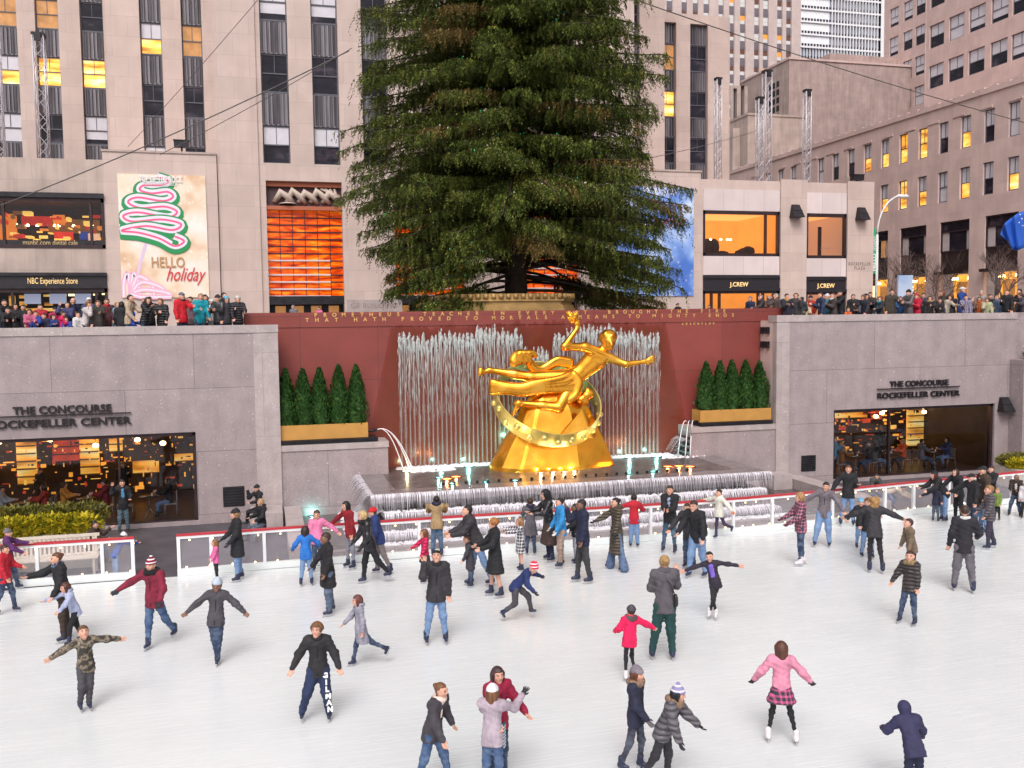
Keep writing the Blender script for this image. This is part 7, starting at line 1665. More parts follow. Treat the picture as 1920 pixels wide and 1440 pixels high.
P((1092, 1093), 937, 288, 'man in a navy double breasted jacket and dark grey trousers', tcol=NAVY, pcol=(.04, .04, .045), pm='cloth', hair='short', hcol=HDK, skin=1, la=(6, 8, 10), ra=(50, 16, 115, 'up'), ll=(-6, 2, 5), rl=(8, 2, 4), bulk=1.15)
P((1080, 1058), 945, 282, 'person partly hidden behind the man in the navy jacket', tcol=BLK_, pcol=LGREY, hair='short', hcol=HDK, skin=1, la=(25, 10, 40))
P((1155, 1069), 934, 290, 'woman in a long olive brown puffer coat and flared jeans reaching an arm left', tcol=(.085, .065, .045), top_='puff', hem='long', pcol=(.06, .10, .20), flare=1.9, pw=1.05, hair='bun', hcol=HDK, neck='hooddown', ncol=(.085, .065, .045), ra=(48, 14, 22), la=(10, 8, 10), ll=(-6, 9, 3), rl=(8, 8, 3), gl=True)
P((1189, 1026), 927, 178, 'boy in a navy vest with red sleeves holding the rail, back turned', child=.6, tcol=(.50, .012, .03), pcol=JEANL, pw=1.15, hair='short', hcol=HDK, la=(30, 62, 10), ra=(30, 30, 80), shirt=('c', NAVY), bulk=1.1)
P((1254, 1037), 911, 345, 'young man in a black zip jacket over a pale blue shirt, hands clasped', tcol=BLK_, pcol=(.025, .07, .12), hair='short', hcol=(.05, .025, .015), la=(22, -6, 62), ra=(22, -6, 62), shirt=('c', (.38, .42, .62)), pw=.9, ll=(5, 4, 5), rl=(-2, 8, 3))
P((1306, 1083), 938, 330, 'man in a black windcheater and jeans with glasses and a shoulder bag', tcol=BLK_, pcol=JEANL, hair='short', hcol=(.04, .02, .015), glasses=True, lean=12, ra=(28, 14, 28), la=(12, 14, 15), bulk=1.2, pw=1.15, ll=(-6, 4, 4), rl=(12, 4, 8), bag=(-1, 'black shoulder bag hanging behind the man in the black windcheater'))
P((1292, 1066), 943, 335, 'person in dark clothes almost hidden behind the man with glasses', tcol=CHAR, pcol=JEAND, hair='short', hcol=HB, lean=10, ra=(25, 30, 15), la=(12, 8, 10))
P((1356, 1009), 917, 315, 'girl in a white coat with orange gloves, one hand on the rail', child=.5, tcol=(.72, .70, .62), pcol=(.05, .03, .09), pm='cloth', hair='bun', hcol=HDK, neck='hooddown', ncol=(.72, .70, .62), hem='hip', ra=(25, 72, 5), la=(-20, 42, 5), gl=mat('orange_glove', (.8, .2, .05), .8), pw=.8, bulk=1.25, ll=(-20, 4, 45), rl=(4, 3, 4))
P((1241, 1236), 1042, 192, 'tall woman in a grey tweed jacket and dark green trousers, back turned', tcol=(.10, .09, .105), top_='cloth', pcol=(.010, .055, .055), pm='cloth', pw=1.15, hair='bun', hcol=(.45, .27, .11), neck='collar', ncol=(.10, .09, .105), la=(20, 8, 60), ra=(28, 12, 110, 'up'), ll=(3, 9, 2), rl=(0, 3, 2), bag=(1, 'small dark bag slung across the woman in green trousers'))
P((1336, 1162), 1034, 350, 'slim girl in a black and violet figure skating top with arms spread wide', child=.2, tcol=(.03, .022, .04), pcol=(.018, .016, .022), pm='cloth', pw=.72, hair='bun', hcol=HDK, skin=0, la=(10, 78, 5), ra=(10, 78, 5), bulk=.45, shoe='skatew', lean=8, side=10, ll=(4, -16, 10), rl=(20, -8, 40), hands=('open', 'open'), shirt=('c', (.20, .12, .60)))
P((1181, 1276), 1138, 200, 'girl in a hot pink jacket and grey hood, one arm stretched to the right', child=.5, tcol=(.80, .008, .10), pcol=BLK_, pm='cloth', pw=.7, hair='short', hcol=HB, hat='beanie', hatcol=(.07, .06, .08), neck='furcollar', ncol=(.13, .09, .10), neckm='cloth', ra=(10, 62, 8), la=(12, 24, 55), bulk=1.35, side=4, shoe='skatew', ll=(-4, 4, 6), rl=(18, 3, 40))
P((1186, 1446), 1250, 70, 'girl in a navy jacket with fur collar and grey knit cap, lower right pair', child=.1, tcol=(.018, .02, .05), hair='long', hcol=(.16, .05, .025), hat='beanie', hatcol=(.22, .19, .23), neck='furcollar', ncol=(.32, .20, .14), pcol=(.025, .02, .035), pw=.85, la=(-25, 20, 15), ra=(18, 8, 25), gl=mat('grey_glove', (.12, .11, .12), .8), bulk=1.2, head=(-10, 0), ll=(8, 3, 12), rl=(-10, 4, 10))
P((1232, 1470), 1281, 72, 'girl in a puffy grey coat with a striped bobble hat bending to the right', child=.2, tcol=(.12, .11, .13), top_='puff', hair='long', hcol=BLK_, hat='pom', hatm='stripe', hatcol=(.25, .22, .42), neck='furcollar', ncol=(.32, .20, .13), pcol=(.03, .028, .035), pm='cloth', lean=20, ra=(22, 22, 12), la=(35, 12, 25), gl=True, bulk=1.6, hem='hip', ll=(6, 4, 10), rl=(-16, 4, 14))
P((1466, 1392), 1207, 186, 'girl in a pink fleece and zebra striped skirt with long brown hair and white skates', child=.3, tcol=(.72, .27, .40), pcol=BLK_, pm='cloth', pw=.68, hair='long', hcol=(.12, .04, .025), skirt=.24, scol=(.55, .10, .25), la=(6, 36, 22), ra=(4, 42, 20), shoe='skatew', ll=(6, 10, 16), rl=(-2, 12, 6), bulk=1.05, gl=True, hem='waist', lean=4)
P((1712, 1500), 1360, 200, 'person in a dark navy hooded coat leaning forward at the bottom right', child=.3, tcol=(.030, .028, .085), hair=None, hat='hood', hatcol=(.030, .028, .085), pcol=NAVY, pm='cloth', lean=30, la=(30, 40, 60), ra=(20, 20, 30), bulk=1.6, side=-6, H=1.35)
P((1940, 1600), 1370, 250, 'person in a magenta jacket just entering at the bottom right corner', tcol=(.42, .02, .12), la=(20, 30, 20), ra=(20, 20, 20), H=1.45)
P((815, 1478), 1277, 60, 'woman in a dark charcoal jacket with a cream scarf at the bottom, striding right', tcol=(.055, .048, .062), hair='bun', hcol=(.20, .08, .035), neck='scarf', ncol=(.80, .62, .55), pcol=JEAN, glasses=True, lean=14, side=2, la=(-4, 20, 30), ra=(25, 18, 12), bulk=1.15, hem='hip', gl=False, ll=(20, 4, 10), rl=(-12, 4, 8))
def rockhand(r, put, J):
    q = MB(); c = put(J['nk']); 
    x0, y0, z0 = J['nk'] + J['fw'] * .02 + J['rt'] * .16 - Z_ * .12
    n = 14
    for k in range(n):
        a = put(np.array([x0, y0 + .07, z0 - .30 - k * .028])); q.box((a[0] - .02, a[1] - .055, a[2] - .026), (a[0] + .02, a[1] + .055, a[2]), k % 2)
    o = q.build('striped_scarf', [mat('scarf_teal', (.01, .13, .16), .9), mat('scarf_white', (.7, .72, .72), .9)]); o.parent = r
P((925, 1488), 1286, 165, 'girl in a white cap and pale lilac sweater raising a black gloved hand, bottom centre', child=.1, tcol=(.44, .36, .43), hair='long', hcol=(.22, .09, .04), hat='beanie', hatcol=(.78, .80, .86), pcol=JEAN, ra=(60, 32, 62, 'up'), la=(50, 5, 45), gl=True, bulk=1.1, hands=('fist', 'open'), extra=rockhand, lean=2)
P((935, 1466), 1251, 35, 'brown haired girl in a crimson jacket standing behind the girl in the white cap', tcol=(.34, .008, .05), hair='long', hcol=(.06, .025, .03), pcol=JEAND, la=(25, 22, 30), ra=(20, 10, 30), head=(-12, 0), neck=None)
# --- right part of the rink
P((1501, 1060), 924, 285, 'woman in a pink checked jacket with white skates, facing left', tcol=(.50, .16, .25), top_='plaid', pcol=JEAND, hair='bob', hcol=(.46, .24, .10), ra=(28, 14, 35), la=(24, 14, 35), gl=mat('wine_glove', (.10, .02, .04), .8), shoe='skatew', ll=(4, 2, 4), rl=(-4, 2, 6), bulk=1.1)
P((1541, 1026), 904, 355, 'man in a mauve grey sweater and light jeans with both arms out', tcol=(.17, .145, .17), pcol=(.16, .26, .46), hair='short', hcol=HDK, ra=(10, 52, 8), la=(12, 40, 12), ll=(-2, 4, 4), rl=(10, 10, 10), pw=1.2, lean=4, side=-4)
P((1588, 986), 873, 2, 'man in a black pullover and jeans standing at the rail, one forearm raised', tcol=BLK_, pcol=JEANL, hair='short', hcol=(.10, .05, .03), ra=(8, 35, 25), la=(15, 8, 85, 'up'), ll=(3, 5, 3), rl=(3, 8, 4), bulk=1.1)
P((1613, 1029), 935, 10, 'child in a pale blue knit hat hidden behind the small boy in black', child=.8, tcol=BLK_, pcol=JEANL, hair='short', hat='beanie', hatcol=(.20, .42, .62), la=(20, 62, 20), ra=(12, 40, 20))
P((1626, 1046), 934, 20, 'boy in a black jacket and light jeans behind the curly haired woman', child=.7, tcol=BLK_, pcol=JEANL, hair='short', hcol=(.20, .09, .04), ra=(18, 20, 20), la=(20, 72, 12), ll=(8, 4, 8), rl=(-4, 4, 4))
P((1642, 1074), 936, 188, 'woman with curly blond hair in a dark blazer and tights, arms held out', tcol=CHAR, hem='hip', pcol=(.02, .015, .022), pm='cloth', pw=.78, hair='curly', hcol=(.42, .23, .08), lean=14, ra=(10, 66, 22), la=(22, 62, 18), ll=(4, 2, 14), rl=(-2, 6, 16), bulk=.9)
P((1708, 1088), 973, 295, 'boy in a khaki jacket looking down to the left', child=.6, tcol=(.19, .135, .09), pcol=BLK_, pm='cloth', hair='short', hcol=(.06, .02, .025), ra=(8, 14, 15), la=(6, 8, 15), lean=10, head=(0, -20), bulk=1.2)
P((1700, 1171), 1034, 335, 'girl in a dark brown quilted jacket with fur hood and jeans', child=.5, tcol=(.05, .038, .040), top_='puff', pcol=JEAND, hair='pony', hcol=(.05, .02, .02), neck='furcollar', ncol=(.36, .25, .13), ra=(8, 26, 10), la=(3, 6, 5), ll=(3, 5, 3), rl=(6, 9, 4), bulk=1.25, head=(15, -5))
P((1806, 1109), 949, 188, 'man in a black sweater and grey sweatpants, back turned, at the right', tcol=(.018, .016, .025), pcol=(.14, .125, .15), pm='cloth', pw=1.15, hair='short', hcol=(.05, .025, .02), neck='collar', ncol=(.7, .68, .7), la=(-4, 14, 12), ra=(2, 22, 60), ll=(6, 6, 6), rl=(-2, 6, 8), bulk=.9)
P((1856, 1029), 911, 285, 'boy in a grey quilted jacket with fair hair near the right edge', child=.5, tcol=(.10, .085, .10), top_='puff', pcol=(.04, .03, .06), pm='cloth', hair='short', hcol=(.36, .18, .07), hem='hip', bulk=1.3, la=(10, 10, 20), ra=(16, 14, 25), ll=(8, 4, 8), rl=(-8, 4, 8))
P((1822, 1000), 889, 315, 'man in a black jacket and flat cap reaching left to a child', tcol=BLK_, pcol=JEAND, hair=None, hat='cap', hatcol=BLK_, ra=(40, 42, 12), la=(8, 10, 10), bulk=1.35, lean=4)
P((1796, 978), 879, 320, 'woman with dark hair in black leaning toward the small child, beside the flat cap man', tcol=BLK_, pcol=BLK_, pm='cloth', hair='long', hcol=(.03, .012, .012), ra=(40, 22, 20), la=(20, 10, 20), lean=14, head=(0, -15))
P((1842, 1000), 875, 300, 'man in a brown jacket over a striped shirt wearing a black cap', tcol=(.06, .04, .03), pcol=JEANL, hair='short', hat='cap', hatcol=BLK_, shirt=('s', (.06, .20, .30)), la=(4, 6, 10), bulk=1.3)
P((1768, 978), 884, 300, 'person in a black coat and cap bending over the child in the green hat', tcol=BLK_, hem='hip', pcol=JEANL, hair='long', hcol=(.10, .02, .02), hat='beanie', hatcol=BLK_, lean=32, ra=(48, 8, 40), la=(40, 8, 40), head=(0, -20), bulk=1.35)
P((1754, 978), 908, 350, 'toddler in a navy coat and green striped hat beside the barrier', child=1.0, tcol=(.02, .022, .05), pcol=(.05, .06, .09), hair=None, hat='beanie', hatm='stripe', hatcol=(.08, .30, .06), ra=(10, 62, 10), la=(10, 20, 25), bulk=1.25)
# --- beyond the barrier
def at(x, y, Z=0): p = onZ(x, y, Z); return (p.x, p.y, Z)
g2 = 'people standing or sitting beside the rink'
P((1632, 950), None, 30, 'person in a grey jacket crouching behind the barrier below the restaurant window', loc=at(1640, 950), H=1.25, tcol=(.06, .06, .065), pcol=JEAND, hair='short', hcol=HDK, lean=30, ll=(70, 8, 100), rl=(60, 8, 90), la=(30, 8, 40), ra=(30, 8, 40), bulk=1.4, shoe='shoe', group=g2)
P((1668, 950), None, 80, 'person in a beige sweater bent double behind the barrier', loc=at(1672, 958), H=.95, tcol=(.55, .44, .34), pcol=JEAN, hair='short', hcol=HDK, lean=72, ll=(50, 8, 70), rl=(40, 8, 60), la=(70, 8, 20), ra=(70, 8, 20), bulk=1.3, shoe='shoe', group=g2)
P((1857, 0), None, 330, 'woman with dark hair in black standing beyond the barrier by the right planter', loc=at(1857, 965), H=1.72, tcol=BLK_, pcol=BLK_, pm='cloth', hair='pony', hcol=HDK, group=g2, shoe='shoe', la=(30, 0, 60), ra=(30, 0, 60))
P((1866, 0), None, 340, 'small fair child in green beyond the barrier by the right planter', loc=at(1869, 975), H=1.1, child=.9, tcol=(.20, .30, .06), pcol=BLK_, pm='cloth', hair='short', hcol=HBL, group=g2, shoe='shoe')
P((1900, 0), None, 350, 'bald man in a dark brown coat sitting beyond the barrier at the right edge', loc=at(1902, 968), H=1.45, tcol=(.035, .02, .018), pcol=JEAND, hair=None, skin=1, group=g2, shoe='shoe', ll=(50, 6, 55), rl=(50, 6, 55), la=(35, 0, 50), ra=(35, 0, 50), shirt=('c', (.7, .7, .7)), lean=8)
P((1926, 0), None, 350, 'person in a white cap and pale top at the very right edge beyond the barrier', loc=at(1921, 972), H=1.3, child=.4, tcol=(.65, .62, .66), pcol=BLK_, pm='cloth', hair=None, hat='beanie', hatcol=(.75, .75, .78), group=g2, shoe='shoe')
P((200, 0), None, 70, 'person in a brown coat seated at the end of the slatted bench', loc=at(196, 1062), H=1.35, tcol=(.045, .025, .018), pcol=JEAND, hair='short', hcol=HDK, group=g2, shoe='shoe', ll=(75, 6, 80), rl=(75, 6, 80), la=(60, 8, 70, 'up'), ra=(50, 8, 40), lean=10)
P((218, 0), None, 110, 'boy in royal blue and a white hat leaning on the left barrier end', loc=at(218, 1085), H=1.25, child=.5, tcol=(.015, .08, .36), pcol=JEANL, hair='short', hat='beanie', hatcol=(.72, .70, .75), group=g2, shoe='shoe', lean=30, la=(70, 8, 30), ra=(75, 8, 20), bulk=1.1)
P((252, 0), None, 5, 'man in a blue shirt and dark jacket photographing in front of the left restaurant window', loc=(onZ(252, 968, 0).x, -.7, 0), H=1.80, tcol=BLK_, pcol=(.05, .09, .11), hair='short', hcol=HB, shirt=('c', (.10, .28, .50)), la=(12, 18, 70), ra=(62, 38, 110, 'up'), group=g2, shoe='shoe', pw=1.05)
def sitter(x, ytop, Y, Z, face, label, **k):
    p = onY(x, ytop, Y); Hh = p.z - Z; P((x, 0), None, face, label, loc=(p.x, Y, Z), H=k.pop('H', 1.7), hipz=.13, sit=True, ll=k.pop('ll', (78, 7, 76)), rl=k.pop('rl', (78, 5, 80)), shoe='shoe', **k)
sitter(487, 920, -1.0, .5, 300, 'person in a black beanie and coat sitting on the stone block against the wall', tcol=BLK_, pcol=BLK_, pm='cloth', hair=None, hat='beanie', hatcol=BLK_, ra=(60, 10, 112, 'up'), la=(30, 5, 60), group=g2, lean=8)
sitter(490, 952, -3.3, .42, 300, 'blond woman in a black jacket sitting on the kerb left of the lower pool', tcol=BLK_, pcol=(.06, .07, .10), hair='long', hcol=(.46, .30, .14), la=(20, 8, 50), ra=(24, 8, 60), group=g2, neck='hooddown', ncol=BLK_)
# --- restaurant guests with tables and chairs
CHM = mat('metal_chair', (.45, .47, .5), .35, .7)
def chair(x, y, rz, label):
    r = thing('cafe_chair', label, 'chair', (x, y, .1), rz, 'metal cafe chairs in the restaurant windows'); q = MB(); q.box((-.21, -.21, .43), (.21, .21, .46)); s_ = q.build('seat', CHM); s_.parent = r
    q = MB()
    for k in range(6): q.box((-.19 + k * .068, -.22, .50), (-.16 + k * .068, -.20, .86))
    q.box((-.22, -.225, .86), (.22, -.195, .90)); b_ = q.build('backrest', CHM); b_.parent = r
    for sx in (-1, 1):
        for sy in (-1, 1): q = MB(); q.tube([(sx * .19, sy * .19, .44), (sx * .22, sy * .22, 0)], .014, 5); l_ = q.build('leg', CHM); l_.parent = r
def cafetable(x, y, label):
    r = thing('cafe_table', label, 'table', (x, y, .1), 0, 'round cafe tables in the restaurant windows'); q = MB(); q.lathe([(0, .74), (.38, .74), (.38, .715), (0, .715)], (0, 0, 0), 18); t_ = q.build('table_top', mat('dark_table', (.05, .035, .03), .3) if 'dark_table' not in bpy.data.materials else bpy.data.materials['dark_table']); t_.parent = r
    q = MB(); q.tube([(0, 0, .72), (0, 0, .3)], .03, 6)
    for k in range(3): a = k * 2.1; q.tube([(0, 0, .32), (.10 * cos(a), .10 * sin(a), .16), (.30 * cos(a), .30 * sin(a), 0)], .018, 5)
    b_ = q.build('pedestal', CHM); b_.parent = r
    q = MB(); q.lathe([(.03, .74), (.035, .84), (.0, .84)], (.1, .05, 0), 8); q.lathe([(.10, .742), (.12, .755), (0, .745)], (-.15, -.05, 0), 10); c_ = q.build('tableware', WHITE); c_.parent = r
places = [(-4.1, 1.3, 'left restaurant near its right frame'), (-6.3, 1.6, 'middle of the left restaurant'), (-8.3, 1.3, 'left restaurant near the photo edge'), (25.3, 1.2, 'right restaurant near its left frame'), (27.2, 1.4, 'middle of the right restaurant'), (29.4, 1.2, 'right restaurant near its right end')]
for k, (x, y, w_) in enumerate(places):
    cafetable(x, y, 'round cafe table with cups in the ' + w_)
    for j, (dx, dy, rz_) in enumerate(((-.75, .05, -pi / 2), (.75, .0, pi / 2))): chair(x + dx, y + dy, rz_, 'metal chair %s of the table in the %s' % (('left', 'right')[j], w_))
gg = 'guests seated in the restaurants'
gst = [(-8.95, 1.35, 90, (.50, .52, .58), 'pale grey', 'left restaurant near the photo edge', HDK), (-7.55, 1.3, 270, (.45, .05, .03), 'red', 'left restaurant near the photo edge', HB), (-7.0, 1.65, 90, (.70, .30, .05), 'orange', 'middle of the left restaurant', HB), (-5.6, 1.6, 270, (.25, .02, .04), 'wine red', 'middle of the left restaurant', HDK), (-3.4, 1.3, 270, BLK_, 'black', 'left restaurant near its right frame', HDK),
       (24.6, 1.25, 90, (.35, .14, .04), 'brown', 'right restaurant near its left frame', HBL), (26.0, 1.2, 270, CHAR, 'charcoal', 'right restaurant near its left frame', HB), (26.5, 1.45, 90, BLK_, 'black', 'middle of the right restaurant', HDK), (27.9, 1.4, 270, (.75, .12, .03), 'bright orange', 'middle of the right restaurant', HBL), (28.7, 1.2, 90, GREY, 'grey', 'right restaurant near its right end', HB), (30.1, 1.2, 270, (.02, .04, .14), 'navy', 'right restaurant near its right end', HDK)]
for k, (x, y, fc, c_, cn_, w_, hc) in enumerate(gst):
    P(None, None, 0, 'seated guest in %s at a table, %s' % (cn_, w_), loc=(x, y, .1), H=1.72, hipz=.56, sit=True, rz=radians({90: -90, 270: 90}[fc]), tcol=c_, pcol=(JEAN, JEANL, BLK_)[k % 3], hair=('short', 'long', 'bob')[k % 3], hcol=hc, la=(40, 4, 55), ra=(40, 4, 60), ll=(80, 5, 78), rl=(78, 7, 84), shoe='shoe', lo=True, group=gg)
P(None, None, 0, 'person in a light blue sweater standing at the left frame of the right restaurant', loc=(23.9, .75, .1), H=1.72, rz=radians(215), tcol=(.10, .32, .52), pcol=BLK_, pm='cloth', hair='short', hcol=HB, la=(30, 5, 90), ra=(5, 8, 10), shoe='shoe', group=gg)
P(None, None, 0, 'standing waiter in dark clothes deep inside the right restaurant', loc=(28.2, 3.4, .1), H=1.75, rz=radians(170), tcol=BLK_, pcol=BLK_, pm='cloth', la=(30, 5, 90), lo=True, shoe='shoe', group=gg)
P(None, None, 0, 'standing dark figure deep inside the left restaurant', loc=(-5.2, 3.2, .1), H=1.78, rz=radians(200), tcol=BLK_, pcol=BLK_, pm='cloth', la=(30, 5, 90), lo=True, shoe='shoe', group=gg)
P(None, None, 0, 'standing figure in brown by the amber panels of the left restaurant', loc=(-8.0, 3.0, .1), H=1.72, rz=radians(150), tcol=BRN, pcol=BLK_, pm='cloth', la=(30, 5, 90), lo=True, shoe='shoe', group=gg)

# --- spectators on the plaza behind the parapets
def spec(x, ytop, row, face, label, **k):
    Y = (1.0, 1.75, 2.6)[row]; p = onY(x, ytop, Y); H_ = p.z - 6.2; A_ = [(32, 6, 70), (45, 4, 35), (12, 8, 30), (25, -4, 85), (50, 10, 55), (5, 8, 12)]; j_ = int(x * 7) % 6; k.setdefault('la', A_[j_]); k.setdefault('ra', A_[(j_ + (0, 1, 4)[int(x) % 3]) % 6]); k.setdefault('lean', (0, 6, 12, 3)[int(x) % 4]); k.setdefault('head', ((0, 0), (20, -8), (-18, -5), (0, -15))[int(x * 3) % 4]); k.setdefault('bulk', (1.0, 1.2, 1.1, 1.35)[int(x * 5) % 4]); k.setdefault('pcol', JEAND)
    if H_ < 1.45: k.setdefault('child', min(1, (1.5 - H_) / .5))
    P((x, 0), None, face, label, loc=(p.x, Y, 6.2), H=H_, shoe='shoe', lo=True, group=k.pop('group', 'spectators behind the parapets'), **k)
L_ = 'behind the left parapet'; R_ = 'behind the right parapet'
W_ = (.62, .60, .62); BLU = (.015, .05, .30)
SP = [  # x, top y, row, facing, colour, words, extras
 (2, 562, 1, 40, BLK_, 'dark haired spectator at the far left edge', dict(hcol=HDK)), (12, 577, 0, 10, BLK_, 'boy in black leaning over the parapet near the left edge', dict(hcol=HDK, lean=22)), (28, 570, 1, 20, CHAR, 'spectator in charcoal behind the leaning boy in black', dict(hair='long', hcol=HB)),
 (44, 572, 1, 330, BLK_, 'spectator in black between the boy in black and the child in blue', dict(hcol=HDK, hair='short')), (54, 580, 0, 10, (.55, .12, .25), 'small child in pink near the left end of the crowd', dict(hair='bob', hcol=HB)), (67, 584, 0, 350, BLU, 'boy in a blue coat with black hair near the left end', dict(hcol=HDK)),
 (75, 571, 1, 0, (.45, .02, .04), 'man in a red and white football jacket behind the boy in blue', dict(hcol=HB, shirt=('c', W_))), (86, 588, 0, 330, NAVY, 'child in navy right of the boy in the blue coat', dict(hcol=HDK)), (99, 590, 0, 10, (.02, .05, .22), 'child in dark blue resting a hand on the parapet', dict(hair='bob', hcol=HDK)), (103, 577, 1, 0, (.40, .02, .08), 'child in a blue cap and red jacket in the second row', dict(hair=None, hat='cap', hatcol=NAVY)),
 (116, 584, 0, 90, MAG, 'child in bright pink reaching right', dict(hair='short', hcol=HB)), (126, 594, 0, 350, (.02, .06, .34), 'small child in blue lowest over the parapet', dict(hcol=HDK, hair='bob')), (129, 567, 1, 330, (.05, .05, .14), 'dark haired woman shading her eyes', dict(hair='long', hcol=HDK, ra=(75, 25, 125, 'up'))), (134, 559, 2, 20, NAVY, 'tall man in navy with receding hair behind the dark haired woman', dict(hair=None)),
 (145, 586, 0, 20, W_, 'child in a white hooded top beside the woman in cream', dict(hcol=HB)), (158, 566, 0, 60, (.60, .55, .55), 'brown haired woman in a cream coat holding a hand to her mouth', dict(hair='bob', hcol=(.16, .07, .03), ra=(55, 5, 120, 'up'))), (167, 559, 1, 340, (.05, .06, .16), 'spectator in navy with a white cap', dict(hair=None, hat='cap', hatcol=(.7, .7, .72))),
 (184, 564, 0, 350, (.035, .03, .028), 'woman with long fair brown hair in a dark coat with a cream bag strap', dict(hair='long', hcol=(.16, .08, .04))), (200, 560, 1, 0, (.10, .03, .04), 'ruddy man in a wine scarf behind the woman in the dark coat', dict(hcol=HB, neck='scarf', ncol=(.5, .02, .03))), (217, 567, 1, 60, (.20, .34, .40), 'person in pale blue partly hidden behind the black haired spectator', dict(hcol=HBL)),
 (227, 566, 0, 170, BLK_, 'black haired spectator in black with back turned', dict(hair='bob', hcol=HDK)), (241, 553, 0, 60, (.50, .38, .28), 'man in a beige coat looking down', dict(hcol=HDK, neck='scarf', ncol=(.2, .1, .05))), (247, 585, 0, 90, (.02, .08, .42), 'child in a bright blue hood beside the man in beige', dict(hair=None, hat='hood', hatcol=(.02, .09, .45))), (270, 558, 0, 50, (.02, .02, .025), 'brown haired woman in a black coat pointing to the right', dict(hair='long', hcol=HB, top_='puff', ra=(45, 5, 90, 'up'))), (280, 557, 1, 0, BLK_, 'dark haired woman in black holding a camera to her face', dict(hair='short', hcol=HDK, ra=(60, 5, 120, 'up'))),
 (302, 560, 0, 350, (.022, .022, .026), 'woman with fringed light brown hair in a black padded jacket', dict(hair='bob', hcol=(.24, .12, .06), top_='puff')), (340, 549, 0, 30, (.55, .008, .02), 'man in a bright red jacket and grey baseball cap', dict(hair=None, hat='cap', hatcol=(.13, .15, .22), neck='collar', ncol=BLK_, bulk=1.3)), (358, 557, 1, 350, (.45, .30, .35), 'dark haired spectator in pale pink between red and turquoise jackets', dict(hcol=HDK)),
 (374, 551, 0, 15, (.005, .30, .38), 'woman in a turquoise fleece', dict(hair='short', hcol=(.38, .22, .12), neck='collar', ncol=(.005, .30, .38), bulk=1.2)), (384, 553, 1, 20, BLK_, 'dark haired spectator behind the woman in turquoise', dict(hair='long', hcol=HDK)), (397, 562, 1, 0, W_, 'spectator in a white knit hat behind the dark coats', dict(hair=None, hat='beanie', hatcol=(.62, .66, .60))), (408, 554, 0, 330, (.03, .03, .035), 'man in a black leather jacket and black cap', dict(hair='short', hat='beanie', hatcol=BLK_, top_='leather', hcol=HDK)), (417, 549, 1, 60, BLK_, 'tall man bending his head behind the blue hatted woman', dict(hcol=HDK, head=(0, -20))),
 (424, 556, 0, 20, CHAR, 'woman in a light blue knit hat and dark coat', dict(hair='long', hcol=HB, hat='beanie', hatcol=(.10, .36, .50))), (445, 556, 0, 10, (.028, .025, .035), 'woman in a pale grey knit hat and black puffer, last of the left crowd', dict(hair='short', hat='beanie', hatcol=(.50, .50, .48), top_='puff', bulk=1.3)),
]
